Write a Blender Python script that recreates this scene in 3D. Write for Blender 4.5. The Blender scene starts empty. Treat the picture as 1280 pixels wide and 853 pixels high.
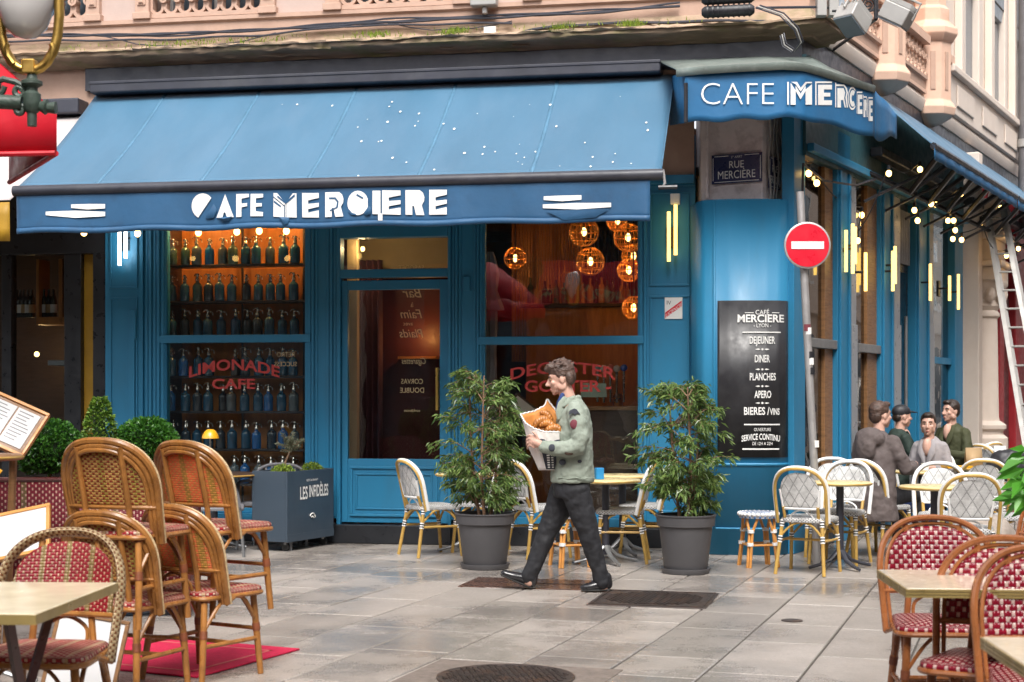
import bpy, bmesh, math, random
from mathutils import Vector, Matrix
R = math.radians
rnd = random.Random(11)
sc = bpy.context.scene
# ---------------------------------------------------------------- camera, sky, sun, exposure
F, HZ, CH = 1900.0, 498.0, 1.45          # focal length in photo pixels, horizon row, eye height (m)
cam = bpy.data.cameras.new('camera')
cam.sensor_width = 36; cam.lens = 36 * F / 1280; cam.shift_y = (HZ - 426.5) / 1280
cam.clip_start = .05; cam.clip_end = 500
cam.dof.use_dof = True; cam.dof.focus_distance = 11.8; cam.dof.aperture_fstop = 4.5
cam_ob = bpy.data.objects.new('camera', cam); sc.collection.objects.link(cam_ob)
cam_ob.location = (0, 0, CH); cam_ob.rotation_euler = (R(90), 0, 0)
sc.camera = cam_ob
SUN_EL, SUN_AZ = 54, 178                   # overcast: a big soft sun high behind the camera
world = bpy.data.worlds.new('World'); sc.world = world; world.use_nodes = True
wn = world.node_tree; bg = wn.nodes['Background']
sky = wn.nodes.new('ShaderNodeTexSky'); sky.sky_type = 'NISHITA'; sky.sun_disc = False
sky.sun_elevation = R(SUN_EL); sky.sun_rotation = R(SUN_AZ); sky.dust_density = 4; sky.air_density = 1
hs = wn.nodes.new('ShaderNodeHueSaturation'); hs.inputs['Saturation'].default_value = .28
wn.links.new(sky.outputs[0], hs.inputs['Color']); wn.links.new(hs.outputs[0], bg.inputs['Color'])
bg.inputs['Strength'].default_value = .15
sl = bpy.data.lights.new('sun', 'SUN'); sl.energy = 1.5; sl.angle = R(25); sl.color = (1, .96, .9)
sun = bpy.data.objects.new('sun', sl); sc.collection.objects.link(sun)
_d = Vector((math.sin(R(SUN_AZ)) * math.cos(R(SUN_EL)), math.cos(R(SUN_AZ)) * math.cos(R(SUN_EL)), math.sin(R(SUN_EL))))
sun.rotation_euler = (-_d).to_track_quat('-Z', 'Y').to_euler(); sun.location = (0, 0, 20)
sc.view_settings.view_transform = 'Standard'; sc.view_settings.look = 'None'
sc.view_settings.gamma = 1; sc.view_settings.exposure = 1.08
sc.render.engine = 'CYCLES'
sc.cycles.use_denoising = True
sc.cycles.max_bounces = 8; sc.cycles.diffuse_bounces = 3; sc.cycles.glossy_bounces = 4
sc.cycles.transparent_max_bounces = 16; sc.cycles.transmission_bounces = 6
sc.cycles.caustics_reflective = False; sc.cycles.caustics_refractive = False
sc.cycles.sample_clamp_indirect = 4
# ---------------------------------------------------------------- frames and pixel helpers
FM = Matrix.Translation((0, 15.0, 0)) @ Matrix.Rotation(-R(10.1), 4, 'Z')          # front facade: x along, y inward
RM = Matrix.Translation((2.72, 14.35, 0)) @ Matrix.Rotation(math.atan2(.878, .478), 4, 'Z')   # side street facade
I4 = Matrix.Identity(4)
def T(x, y, z=0, rz=0): return Matrix.Translation((x, y, z)) @ Matrix.Rotation(R(rz), 4, 'Z')
def at(px, py, Y): return Vector(((px - 640) / F * Y, Y, CH + (HZ - py) / F * Y))
def gnd(px, py, z=0):
    Y = F * (CH - z) / (py - HZ); return at(px, py, Y)
def pix(M, px, py, out=0.0):
    Mi = M.inverted(); o = Mi @ Vector((0, 0, CH)); d = Mi.to_3x3() @ Vector(((px - 640) / F, 1, (HZ - py) / F))
    t = (-out - o.y) / d.y; p = o + d * t; return p.x, p.z
def fx(px, out=0.0): return pix(FM, px, HZ, out)[0]
def fz(py, px=640, out=0.0): return pix(FM, px, py, out)[1]
def rx(px, out=0.0): return pix(RM, px, HZ, out)[0]
def rz_(py, px, out=0.0): return pix(RM, px, py, out)[1]
# ---------------------------------------------------------------- object helpers
COL = sc.collection
WM = {}
def link(o, parent, M):
    COL.objects.link(o)
    if parent is not None:
        o.parent = parent; o.matrix_basis = WM[parent.name].inverted() @ M
    else:
        o.matrix_basis = M
    WM[o.name] = M.copy(); return o
def thing(name, label, cat, M=None, group=None):
    e = bpy.data.objects.new(name, None); e.empty_display_size = .1
    link(e, None, M if M is not None else I4)
    return tag(e, label, cat, group)
def tag(o, label=None, cat=None, group=None, kind=None):
    if label: o['label'] = label
    if cat: o['category'] = cat
    if group: o['group'] = group
    if kind: o['kind'] = kind
    return o
def copy_tree(o, M, parent=None):
    c = o.copy(); COL.objects.link(c)
    if parent is None:
        c.matrix_basis = M; WM[c.name] = M.copy()
    else:
        c.parent = parent
    for ch in list(o.children): copy_tree(ch, None, c)
    return c
class MB:
    def __init__(s): s.v = []; s.f = []; s.uv = None
    def add(s, v, f):
        b = len(s.v); s.v += [tuple(p) for p in v]; s.f += [tuple(i + b for i in q) for q in f]; return s
    def box(s, x0, x1, y0, y1, z0, z1):
        x0, x1 = sorted((x0, x1)); y0, y1 = sorted((y0, y1)); z0, z1 = sorted((z0, z1))
        return s.add([(x0,y0,z0),(x1,y0,z0),(x1,y1,z0),(x0,y1,z0),(x0,y0,z1),(x1,y0,z1),(x1,y1,z1),(x0,y1,z1)],
              [(0,3,2,1),(4,5,6,7),(0,1,5,4),(1,2,6,5),(2,3,7,6),(3,0,4,7)])
    def obox(s, M, hx, hy, hz):
        b = MB().box(-hx, hx, -hy, hy, -hz, hz); return s.add([M @ Vector(p) for p in b.v], b.f)
    def tube(s, pts, r, n=8, closed=False, cap=True, ref=None):
        pts = [Vector(p) for p in pts]; N = len(pts)
        if not isinstance(r, (list, tuple)): r = [r] * N
        tang = []
        for i in range(N):
            a = pts[i - 1] if (i > 0 or closed) else pts[i]
            b = pts[(i + 1) % N] if (i < N - 1 or closed) else pts[i]
            t = (b - a); tang.append(t.normalized() if t.length > 1e-9 else Vector((0, 0, 1)))
        up = Vector(ref) if ref is not None else Vector((0, 0, 1))
        if abs(tang[0].dot(up.normalized())) > .95 and ref is None: up = Vector((1, 0, 0))
        x = (up - tang[0] * up.dot(tang[0])).normalized(); vs = []; fs = []
        for i in range(N):
            t = tang[i]
            if ref is not None and abs(t.dot(up.normalized())) < .98: x = up - t * up.dot(t)
            x = (x - t * x.dot(t)).normalized(); y = t.cross(x)
            ra, rb = r[i] if isinstance(r[i], (list, tuple)) else (r[i], r[i])
            for k in range(n):
                a = 2 * math.pi * k / n
                vs.append(pts[i] + x * (math.cos(a) * ra) + y * (math.sin(a) * rb))
        M = N if closed else N - 1
        for i in range(M):
            j = (i + 1) % N
            for k in range(n): fs.append((i*n+k, i*n+(k+1)%n, j*n+(k+1)%n, j*n+k))
        if cap and not closed:
            fs.append(tuple(range(n - 1, -1, -1))); fs.append(tuple((N-1)*n + k for k in range(n)))
        return s.add(vs, fs)
    def limb(s, pts, rad, n=14, ref=None):
        """rounded, tapered chain: tube plus domed ends"""
        P = [Vector(p) for p in pts]; rr = [q if isinstance(q, (list, tuple)) else (q, q) for q in rad]
        d0 = (P[0] - P[1]).normalized(); d1 = (P[-1] - P[-2]).normalized(); a0 = min(rr[0]); a1 = min(rr[-1])
        PP = [P[0] + d0*a0*.95, P[0] + d0*a0*.6] + P + [P[-1] + d1*a1*.6, P[-1] + d1*a1*.95]
        k = lambda q, f: (q[0]*f, q[1]*f)
        RR = [k(rr[0], .25), k(rr[0], .78)] + rr + [k(rr[-1], .78), k(rr[-1], .25)]
        return s.tube(PP, RR, n, ref=ref)
    def ell(s, c, r, n=16, m=10, M=None):
        c = Vector(c); vs = []; fs = []
        for j in range(m + 1):
            ph = math.pi * j / m
            for i in range(n):
                a = 2 * math.pi * i / n
                p = Vector((r[0]*math.sin(ph)*math.cos(a), r[1]*math.sin(ph)*math.sin(a), r[2]*math.cos(ph)))
                vs.append(c + (M @ p if M is not None else p))
        for j in range(m):
            for i in range(n): fs.append((j*n+i, j*n+(i+1)%n, (j+1)*n+(i+1)%n, (j+1)*n+i)[::-1])
        return s.add(vs, fs)
    def lathe(s, prof, n=24, c=(0, 0, 0), cap=True):
        vs = []; fs = []; N = len(prof)
        for r_, z in prof:
            for k in range(n):
                a = 2*math.pi*k/n; vs.append((c[0]+r_*math.cos(a), c[1]+r_*math.sin(a), c[2]+z))
        for i in range(N - 1):
            for k in range(n): fs.append((i*n+k, i*n+(k+1)%n, (i+1)*n+(k+1)%n, (i+1)*n+k))
        if cap:
            fs.append(tuple(range(n-1, -1, -1))); fs.append(tuple((N-1)*n+k for k in range(n)))
        return s.add(vs, fs)
    def prism(s, poly, y0, y1):
        """polygon in (x,z), extruded along y"""
        n = len(poly)
        vs = [(x, y0, z) for x, z in poly] + [(x, y1, z) for x, z in poly]
        fs = [tuple(range(n)), tuple(range(2*n-1, n-1, -1))] + [(i, i+n, (i+1)%n+n, (i+1)%n) for i in range(n)]
        return s.add(vs, fs)
    def grid(s, fn, nu, nv, uvfn=None):
        """open sheet; remembers uv"""
        b = len(s.v)
        if s.uv is None: s.uv = {}
        for j in range(nv + 1):
            for i in range(nu + 1):
                p = fn(i / nu, j / nv); s.uv[len(s.v)] = uvfn(i / nu, j / nv) if uvfn else (p[0], p[2]); s.v.append(tuple(p))
        for j in range(nv):
            for i in range(nu):
                a = b + j*(nu+1)+i; s.f.append((a, a+1, a+nu+2, a+nu+1))
        return s
    def mp(s, fn): s.v = [tuple(fn(Vector(p))) for p in s.v]; return s
    def mesh(s, name, mat, smooth=40, recalc=True):
        me = bpy.data.meshes.new(name); me.from_pydata(s.v, [], s.f)
        if recalc:
            bm = bmesh.new(); bm.from_mesh(me); bmesh.ops.recalc_face_normals(bm, faces=bm.faces); bm.to_mesh(me); bm.free()
        if s.uv is not None:
            ul = me.uv_layers.new(name='UVMap')
            for lp in me.loops: ul.data[lp.index].uv = s.uv.get(lp.vertex_index, (0, 0))
        if smooth:
            me.shade_smooth(); me.set_sharp_from_angle(angle=R(smooth))
        if mat is not None: me.materials.append(mat)
        return me
    def build(s, name, mat, parent=None, M=None, smooth=40, bevel=0, solid=0, recalc=True, seg=2):
        me = s.mesh(name, mat, smooth, recalc); o = bpy.data.objects.new(name, me)
        if M is None: M = WM[parent.name] if parent is not None else I4
        link(o, parent, M)
        if solid:
            m = o.modifiers.new('solid', 'SOLIDIFY'); m.thickness = solid; m.offset = 0
        if bevel:
            m = o.modifiers.new('bevel', 'BEVEL'); m.width = bevel; m.segments = seg; m.limit_method = 'ANGLE'
            m.harden_normals = True
        return o
    def blob(s, name, mat, parent=None, M=None, vox=.008, smooth=6, disp=0, dscale=.08, keep=None):
        """union of all shapes as one continuous skin"""
        o = s.build(name, mat, parent, M, smooth=0)
        m = o.modifiers.new('skin', 'REMESH'); m.mode = 'VOXEL'; m.voxel_size = vox; m.use_smooth_shade = True
        if smooth:
            m = o.modifiers.new('smooth', 'SMOOTH'); m.iterations = smooth; m.factor = .5
        if disp:
            tx = bpy.data.textures.new(name, 'CLOUDS'); tx.noise_scale = dscale; tx.noise_depth = 2
            m = o.modifiers.new('folds', 'DISPLACE'); m.texture = tx; m.strength = disp; m.mid_level = .5
        return o
def mesh_obj(name, me, parent, M):
    o = bpy.data.objects.new(name, me); return link(o, parent, M)
# ---------------------------------------------------------------- text
def text2d(s, size, offset=0.0, align='CENTER', xs=1.0, shear=0.0, spacing=1.0, w=None, h=None):
    cu = bpy.data.curves.new('txt', 'FONT'); cu.body = s; cu.size = size; cu.offset = offset; cu.fill_mode = 'FRONT'
    cu.align_x = align; cu.shear = shear; cu.space_character = spacing; cu.resolution_u = 4
    ob = bpy.data.objects.new('txt', cu); COL.objects.link(ob)
    dg = bpy.context.evaluated_depsgraph_get(); me = ob.evaluated_get(dg).to_mesh()
    v = [(p.co.x * xs, p.co.y) for p in me.vertices]; f = [tuple(p.vertices) for p in me.polygons]
    if w:
        a = min(p[0] for p in v); b = max(p[0] for p in v); k = w / (b - a); m = (a + b) / 2; v = [((p[0] - m) * k, p[1]) for p in v]
    if h:
        k = h / max(p[1] for p in v); v = [(p[0], p[1] * k) for p in v]
    ob.evaluated_get(dg).to_mesh_clear(); bpy.data.objects.remove(ob); bpy.data.curves.remove(cu)
    return v, f
def lettering(name, items, mat, parent, M, fn, mirror=False):
    """items: (text, x, z, size, kwargs); fn maps flat (x,z) to a local point; one object per line of text"""
    for it in items:
        mb = MB()
        s, x, z, size = it[:4]; kw = dict(it[4]) if len(it) > 4 else {}
        arc = kw.pop('arc', 0)
        v, f = text2d(s, size, **kw)
        pts = []
        for (a, b) in v:
            if mirror: a = -a
            if arc: b = b - arc * a * a
            pts.append(fn(x + a, z + b))
        mb.add(pts, f)
        o = mb.build(name, mat, parent, M, smooth=0, recalc=False)
    return o
# ---------------------------------------------------------------- materials
def newmat(name):
    m = bpy.data.materials.new(name); m.use_nodes = True
    nt = m.node_tree; return m, nt, nt.nodes['Principled BSDF']
def N(nt, t, **kw):
    n = nt.nodes.new(t)
    for k, v in kw.items():
        if k.startswith('_'): setattr(n, k[1:], v)
        else: n.inputs[k].default_value = v
    return n
def mth(nt, op, a, b=None, c=None):
    n = nt.nodes.new('ShaderNodeMath'); n.operation = op
    for i, q in enumerate((a, b, c)):
        if q is None: continue
        if isinstance(q, (int, float)): n.inputs[i].default_value = q
        else: nt.links.new(q, n.inputs[i])
    return n.outputs[0]
def mixc(nt, fac, a, b):
    n = nt.nodes.new('ShaderNodeMix'); n.data_type = 'RGBA'
    for sock, q in ((n.inputs[0], fac), (n.inputs[6], a), (n.inputs[7], b)):
        if isinstance(q, (int, float)): sock.default_value = q
        elif isinstance(q, tuple): sock.default_value = (*q[:3], 1)
        else: nt.links.new(q, sock)
    return n.outputs[2]
def ramp(nt, fac, p0, p1, c0=0.0, c1=1.0):
    n = nt.nodes.new('ShaderNodeMapRange'); n.inputs[1].default_value = p0; n.inputs[2].default_value = p1
    n.inputs[3].default_value = c0; n.inputs[4].default_value = c1; nt.links.new(fac, n.inputs[0]); return n.outputs[0]
def coords(nt, kind='Object', scale=None):
    tc = nt.nodes.new('ShaderNodeTexCoord'); o = tc.outputs[kind]
    if scale:
        mp = nt.nodes.new('ShaderNodeMapping'); mp.inputs['Scale'].default_value = scale; nt.links.new(o, mp.inputs[0]); o = mp.outputs[0]
    return o
def noise(nt, vec, scale, detail=4, rough=.55):
    n = N(nt, 'ShaderNodeTexNoise', Scale=scale, Detail=detail, Roughness=rough); nt.links.new(vec, n.inputs['Vector']); return n.outputs[0]
def bump(nt, h, strength, dist, bs):
    b = N(nt, 'ShaderNodeBump', Strength=strength, Distance=dist); nt.links.new(h, b.inputs['Height']); nt.links.new(b.outputs[0], bs.inputs['Normal'])
def pm(name, col, rough=.5, metal=0, var=.18, scale=5, dirt=None, dirt_amt=.4, dirt_scale=2, bmp=0, bscale=60, rvar=.12, stretch=None,
       spec=.5, coat=0, objrand=0.0, trans=0, sheen=0):
    m, nt, bs = newmat(name); v = coords(nt, 'Object', stretch)
    n1 = noise(nt, v, scale, 6, .6)
    c = mixc(nt, ramp(nt, n1, .25, .75), tuple(q * (1 - var) for q in col), tuple(min(1, q * (1 + var)) for q in col))
    if dirt is not None:
        n2 = noise(nt, v, dirt_scale, 8, .65); c = mixc(nt, ramp(nt, n2, .5, .72, 0, dirt_amt), c, dirt)
    if objrand:
        oi = nt.nodes.new('ShaderNodeObjectInfo')
        h = nt.nodes.new('ShaderNodeHueSaturation'); nt.links.new(c, h.inputs['Color'])
        nt.links.new(ramp(nt, oi.outputs['Random'], 0, 1, 1 - objrand, 1 + objrand), h.inputs['Value']); c = h.outputs[0]
    nt.links.new(c, bs.inputs['Base Color'])
    nt.links.new(ramp(nt, noise(nt, v, scale * 2.3, 5), .3, .7, max(.02, rough - rvar), min(1, rough + rvar)), bs.inputs['Roughness'])
    bs.inputs['Metallic'].default_value = metal; bs.inputs['Specular IOR Level'].default_value = spec
    if coat: bs.inputs['Coat Weight'].default_value = coat; bs.inputs['Coat Roughness'].default_value = .15
    if trans: bs.inputs['Transmission Weight'].default_value = trans
    if sheen: bs.inputs['Sheen Weight'].default_value = sheen
    if bmp: bump(nt, noise(nt, v, bscale, 5), bmp, .01, bs)
    return m
def emat(name, col, strength):
    m, nt, bs = newmat(name); bs.inputs['Base Color'].default_value = (*col, 1)
    bs.inputs['Emission Color'].default_value = (*col, 1); bs.inputs['Emission Strength'].default_value = strength; return m
def glassmat(name, tint=(1, 1, 1), f0=.04, rough=0.0):
    m = bpy.data.materials.new(name); m.use_nodes = True; nt = m.node_tree; nt.nodes.clear()
    out = nt.nodes.new('ShaderNodeOutputMaterial'); tr = N(nt, 'ShaderNodeBsdfTransparent'); tr.inputs[0].default_value = (*tint, 1)
    gl = nt.nodes.new('ShaderNodeBsdfGlossy'); gl.inputs['Roughness'].default_value = rough
    lw = nt.nodes.new('ShaderNodeLayerWeight'); mx = nt.nodes.new('ShaderNodeMixShader')
    p = mth(nt, 'POWER', lw.outputs['Facing'], 5.0); fac = mth(nt, 'MULTIPLY_ADD', p, 1 - f0, f0)
    nt.links.new(fac, mx.inputs[0]); nt.links.new(tr.outputs[0], mx.inputs[1]); nt.links.new(gl.outputs[0], mx.inputs[2])
    # a breath of wavy float-glass distortion
    b = N(nt, 'ShaderNodeBump', Strength=.04, Distance=.05); nt.links.new(noise(nt, coords(nt), 2.2, 2), b.inputs['Height']); nt.links.new(b.outputs[0], gl.inputs['Normal'])
    nt.links.new(mx.outputs[0], out.inputs[0]); return m
def weave(name, base, dot, pu=.018, pv=.018, duty=.36, shift=.5, period=3.0, stripe=None, stripe_w=.1, stripe_d=.22, diamond=None, rough=.38, bs_=.5):
    """woven cane: rows of strands along u, staggered dots; optional stripes or diamonds"""
    m, nt, bs = newmat(name); uv = coords(nt, 'UV'); sp = nt.nodes.new('ShaderNodeSeparateXYZ'); nt.links.new(uv, sp.inputs[0])
    u = mth(nt, 'DIVIDE', sp.outputs[0], pu); v = mth(nt, 'DIVIDE', sp.outputs[1], pv)
    j = mth(nt, 'FLOOR', v)
    ph = mth(nt, 'FRACT', mth(nt, 'ADD', mth(nt, 'DIVIDE', u, period), mth(nt, 'MULTIPLY', j, shift)))
    fv = mth(nt, 'FRACT', v); fu = mth(nt, 'FRACT', u)
    row = mth(nt, 'MULTIPLY', mth(nt, 'MULTIPLY', fv, mth(nt, 'SUBTRACT', 1.0, fv)), 4.0)
    d = mth(nt, 'LESS_THAN', ph, duty)
    d = mth(nt, 'MULTIPLY', d, mth(nt, 'GREATER_THAN', row, .25))
    base_c = base
    if stripe is not None:
        st = mth(nt, 'LESS_THAN', mth(nt, 'FRACT', mth(nt, 'DIVIDE', mth(nt, 'ADD', sp.outputs[0], stripe_w*.5*stripe_d), stripe_w)), stripe_d)
        base_c = mixc(nt, st, base, stripe)
    if diamond is not None:
        L1 = mth(nt, 'LESS_THAN', mth(nt, 'FRACT', mth(nt, 'DIVIDE', mth(nt, 'ADD', sp.outputs[0], mth(nt, 'MULTIPLY', sp.outputs[1], .62)), diamond)), .11)
        L2 = mth(nt, 'LESS_THAN', mth(nt, 'FRACT', mth(nt, 'DIVIDE', mth(nt, 'SUBTRACT', sp.outputs[0], mth(nt, 'MULTIPLY', sp.outputs[1], .62)), diamond)), .11)
        d = mth(nt, 'MULTIPLY', mth(nt, 'MULTIPLY', mth(nt, 'MAXIMUM', L1, L2), mth(nt, 'GREATER_THAN', row, .5)), .6)
    c = mixc(nt, d, base_c, dot)
    nz = noise(nt, coords(nt), 14, 5, .6)
    h = nt.nodes.new('ShaderNodeHueSaturation'); nt.links.new(c, h.inputs['Color']); nt.links.new(ramp(nt, nz, .3, .7, .72, 1.15), h.inputs['Value'])
    gap = mth(nt, 'LESS_THAN', row, .22)
    c = mixc(nt, mth(nt, 'MULTIPLY', gap, .38), h.outputs[0], (.03, .02, .015))
    nt.links.new(c, bs.inputs['Base Color']); bs.inputs['Roughness'].default_value = rough
    hh = mth(nt, 'ADD', row, mth(nt, 'MULTIPLY', mth(nt, 'SINE', mth(nt, 'MULTIPLY', mth(nt, 'ADD', u, j), 6.283)), .3))
    bump(nt, hh, bs_, .004, bs)
    tl = nt.nodes.new('ShaderNodeBsdfTranslucent'); nt.links.new(c, tl.inputs[0]); mx = nt.nodes.new('ShaderNodeMixShader'); mx.inputs[0].default_value = .32   # light passing through the open weave
    nt.links.new(bs.outputs[0], mx.inputs[1]); nt.links.new(tl.outputs[0], mx.inputs[2]); nt.links.new(mx.outputs[0], nt.nodes['Material Output'].inputs[0]); return m
M_ = {}
M_['blue'] = pm('blue_paint', (.019, .195, .365), .5, var=.10, scale=1.5, dirt=(.03, .1, .15), dirt_amt=.35, dirt_scale=3, bmp=.05, bscale=25, stretch=(1, 1, .35))
M_['bluelit'] = M_['blue']
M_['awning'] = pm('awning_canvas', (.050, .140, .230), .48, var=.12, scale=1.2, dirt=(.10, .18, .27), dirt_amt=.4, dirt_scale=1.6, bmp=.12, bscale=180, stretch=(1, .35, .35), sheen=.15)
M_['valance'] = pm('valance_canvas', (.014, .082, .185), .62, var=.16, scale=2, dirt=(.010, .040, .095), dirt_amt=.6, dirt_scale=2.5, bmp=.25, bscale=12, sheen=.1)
M_['cornaw'] = pm('corner_canvas', (.015, .125, .285), .6, var=.12, scale=2, dirt=(.02, .1, .22), dirt_amt=.5, dirt_scale=3, bmp=.2, bscale=14)
M_['black'] = pm('black_metal', (.018, .018, .022), .4, var=.2)
M_['cass'] = pm('dark_cassette', (.035, .037, .05), .42, var=.25, dirt=(.12, .12, .12), dirt_amt=.3)
M_['char'] = pm('charcoal_frame', (.016, .018, .022), .35, var=.2)
M_['stone'] = pm('pink_stone', (.48, .32, .245), .85, var=.12, scale=4, dirt=(.42, .27, .2), dirt_amt=.6, dirt_scale=2.4, bmp=.25, bscale=30)
M_['plaster'] = pm('pink_plaster', (.49, .375, .33), .88, var=.08, scale=3, dirt=(.48, .36, .31), dirt_amt=.45, bmp=.12, bscale=40)
M_['cream'] = pm('cream_stone', (.70, .60, .52), .85, var=.08, scale=2, dirt=(.5, .4, .33), dirt_amt=.4, bmp=.15, bscale=25)
M_['peach'] = pm('peach_stone', (.66, .44, .33), .85, var=.10, scale=3, dirt=(.45, .27, .19), dirt_amt=.5, bmp=.15, bscale=30)
M_['moss'] = pm('mossy_cornice', (.24, .17, .115), .9, var=.35, scale=7, dirt=(.13, .15, .04), dirt_amt=.75, dirt_scale=5, bmp=.6, bscale=24, stretch=(.35, 1, 1))
M_['ledge'] = pm('ledge_stone', (.40, .285, .20), .92, var=.25, scale=6, dirt=(.17, .17, .06), dirt_amt=.8, dirt_scale=4, bmp=.6, bscale=26, stretch=(.5, 1, 1))
M_['pier'] = pm('old_plaster', (.76, .67, .66), .9, var=.12, scale=5, dirt=(.2, .13, .12), dirt_amt=.5, dirt_scale=6, bmp=.3, bscale=22)
M_['glass'] = glassmat('window_glass', (.95, .97, .96), .045)
M_['glassc'] = glassmat('strong_reflecting_glass', (.92, .95, .94), .10)  # made-up stronger reflectance so the mirrored red awning shows
M_['glassd'] = glassmat('dark_shop_glass', (.85, .88, .88), .015)
M_['glassr'] = glassmat('street_glass', (.6, .6, .6), .12)
M_['skyglass'] = pm('upper_window_glass', (.10, .13, .16), .06, var=.3, scale=1)
M_['white'] = pm('white_paint', (.78, .78, .76), .5, var=.05)
M_['letter'] = pm('white_lettering', (.80, .80, .78), .6, var=.06, scale=20, dirt=(.5, .5, .5), dirt_amt=.2)
M_['redlet'] = pm('red_lettering', (.5, .045, .04), .5, var=.1)
M_['goldlet'] = pm('pale_gold_lettering', (.55, .42, .24), .5, var=.1)
M_['board'] = pm('menu_board_black', (.022, .022, .026), .42, var=.25, dirt=(.06, .06, .065), dirt_amt=.4, dirt_scale=4)
M_['navy'] = pm('navy_enamel', (.018, .022, .085), .3, var=.15)
M_['red'] = pm('red_enamel', (.62, .01, .03), .35, var=.06)
M_['redcan'] = pm('red_canvas', (.55, .006, .02), .5, var=.15, bmp=.15, bscale=15)
M_['redshop'] = pm('red_shopfront', (.30, .018, .025), .45, var=.15)
M_['galv'] = pm('galvanised_steel', (.45, .44, .44), .45, metal=.6, var=.15, dirt=(.3, .28, .27), dirt_amt=.5, scale=8)
M_['steel'] = pm('grey_steel', (.30, .31, .32), .4, metal=.7, var=.15)
M_['brass'] = pm('brass', (.55, .36, .10), .35, metal=1, var=.2, dirt=(.2, .12, .04), dirt_amt=.5)
M_['iron'] = pm('green_cast_iron', (.05, .075, .06), .5, var=.3, scale=14, dirt=(.03, .03, .025), dirt_amt=.6, dirt_scale=10, bmp=.3)
M_['globe'] = pm('milk_glass', (.72, .70, .69), .18, var=.04, coat=.5)
M_['wood'] = pm('brown_wood', (.24, .12, .05), .45, var=.35, scale=4, stretch=(1, 1, 8), bmp=.1)
M_['orangewood'] = pm('orange_wood', (.42, .16, .035), .5, var=.25, scale=4, stretch=(6, 1, 1))
M_['darkwood'] = pm('dark_wood', (.05, .028, .018), .5, var=.35, stretch=(1, 1, 6))
M_['honey'] = pm('honey_cane', (.34, .145, .038), .32, var=.38, scale=9, dirt=(.12, .045, .014), dirt_amt=.75, dirt_scale=14, bmp=.12, bscale=50, stretch=(1, 1, .6))
M_['honeyred'] = pm('reddish_cane', (.30, .105, .034), .28, var=.28, scale=9, dirt=(.2, .06, .02), dirt_amt=.5, dirt_scale=10, coat=.3)
M_['bamboo'] = pm('yellow_bamboo', (.47, .295, .075), .40, var=.22, scale=10, dirt=(.36, .19, .04), dirt_amt=.5, dirt_scale=9)
M_['orangecane'] = pm('orange_cane', (.60, .27, .07), .42, var=.2, scale=8)
M_['bind'] = pm('dark_binding', (.20, .06, .025), .5, var=.3, scale=30)
M_['wwrap'] = pm('white_wrap', (.78, .78, .77), .5, var=.08, scale=30)
M_['bwrap'] = pm('black_wrap', (.025, .025, .03), .5, var=.1)
M_['pot'] = pm('grey_pot_plastic', (.075, .073, .078), .5, var=.10, scale=3, bmp=.05)
M_['soil'] = pm('soil', (.12, .05, .025), .95, var=.5, scale=30, bmp=.8, bscale=40)
M_['bark'] = pm('bark', (.23, .14, .085), .85, var=.3, scale=20, bmp=.3)
M_['slate'] = pm('slate_blue_planter', (.045, .065, .09), .42, var=.1, scale=2, dirt=(.07, .09, .11), dirt_amt=.3)
M_['rubber'] = pm('black_rubber', (.02, .02, .02), .6)
M_['greyrope'] = pm('grey_rope', (.16, .16, .175), .6, var=.15)
M_['yellow'] = pm('yellow_lamp', (.72, .36, .01), .35, var=.05, coat=.4)
M_['cream_top'] = pm('cream_tabletop', (.82, .73, .52), .18, var=.06, scale=2, coat=.4)
M_['stone_top'] = pm('speckled_tabletop', (.82, .70, .54), .16, var=.12, scale=14, coat=.5, dirt=(.45, .33, .2), dirt_amt=.4, dirt_scale=7)
M_['edge'] = pm('brass_edge', (.42, .31, .12), .35, metal=.4, var=.2)
M_['tabgold'] = pm('yellow_tabletop', (.66, .54, .28), .3, var=.08)
M_['paper'] = pm('white_paper', (.66, .66, .67), .7, var=.04)
M_['maroon'] = pm('maroon_wood', (.09, .018, .016), .35, var=.25, coat=.3)
M_['carpet'] = pm('red_carpet', (.55, .01, .06), .95, var=.15, scale=30, bmp=.4, bscale=120)
M_['rust'] = pm('iron_cover', (.065, .052, .048), .38, metal=.3, var=.4, scale=12, dirt=(.14, .075, .045), dirt_amt=.6, dirt_scale=7)
M_['cable'] = pm('black_cable', (.03, .032, .045), .5, var=.3)
M_['greycable'] = pm('grey_cable', (.36, .35, .33), .6, var=.2)
M_['alu'] = pm('floodlight_grey', (.36, .35, .335), .5, metal=.2, var=.1)
M_['skin'] = pm('skin', (.60, .36, .28), .5, var=.06, scale=12)
M_['hair'] = pm('brown_hair', (.075, .043, .032), .5, var=.55, scale=26, bmp=.8, bscale=60, stretch=(.6, 1, 1.6))
M_['hairdark'] = pm('dark_hair', (.03, .018, .013), .45, var=.4, scale=30, bmp=.6, bscale=80)
M_['jacket'] = pm('sage_jacket', (.265, .305, .255), .8, var=.10, scale=7, dirt=(.17, .21, .165), dirt_amt=.5, dirt_scale=9, bmp=.9, bscale=13)
M_['trouser'] = pm('charcoal_trousers', (.012, .0125, .016), .75, var=.25, scale=8, bmp=.9, bscale=11, stretch=(1, 1, .6))
M_['shoe'] = pm('black_leather', (.014, .014, .017), .28, var=.2, coat=.3)
M_['hood'] = pm('taupe_coat', (.105, .083, .08), .8, var=.14, scale=8, bmp=.9, bscale=11)
M_['grey_bl'] = pm('grey_blazer', (.30, .28, .29), .8, var=.1, scale=9, bmp=.25, bscale=30)
M_['dgreen'] = pm('dark_green_jacket', (.018, .035, .028), .8, var=.2, bmp=.3, bscale=20)
M_['olive'] = pm('olive_jacket', (.045, .05, .02), .8, var=.2, bmp=.3, bscale=20)
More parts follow.
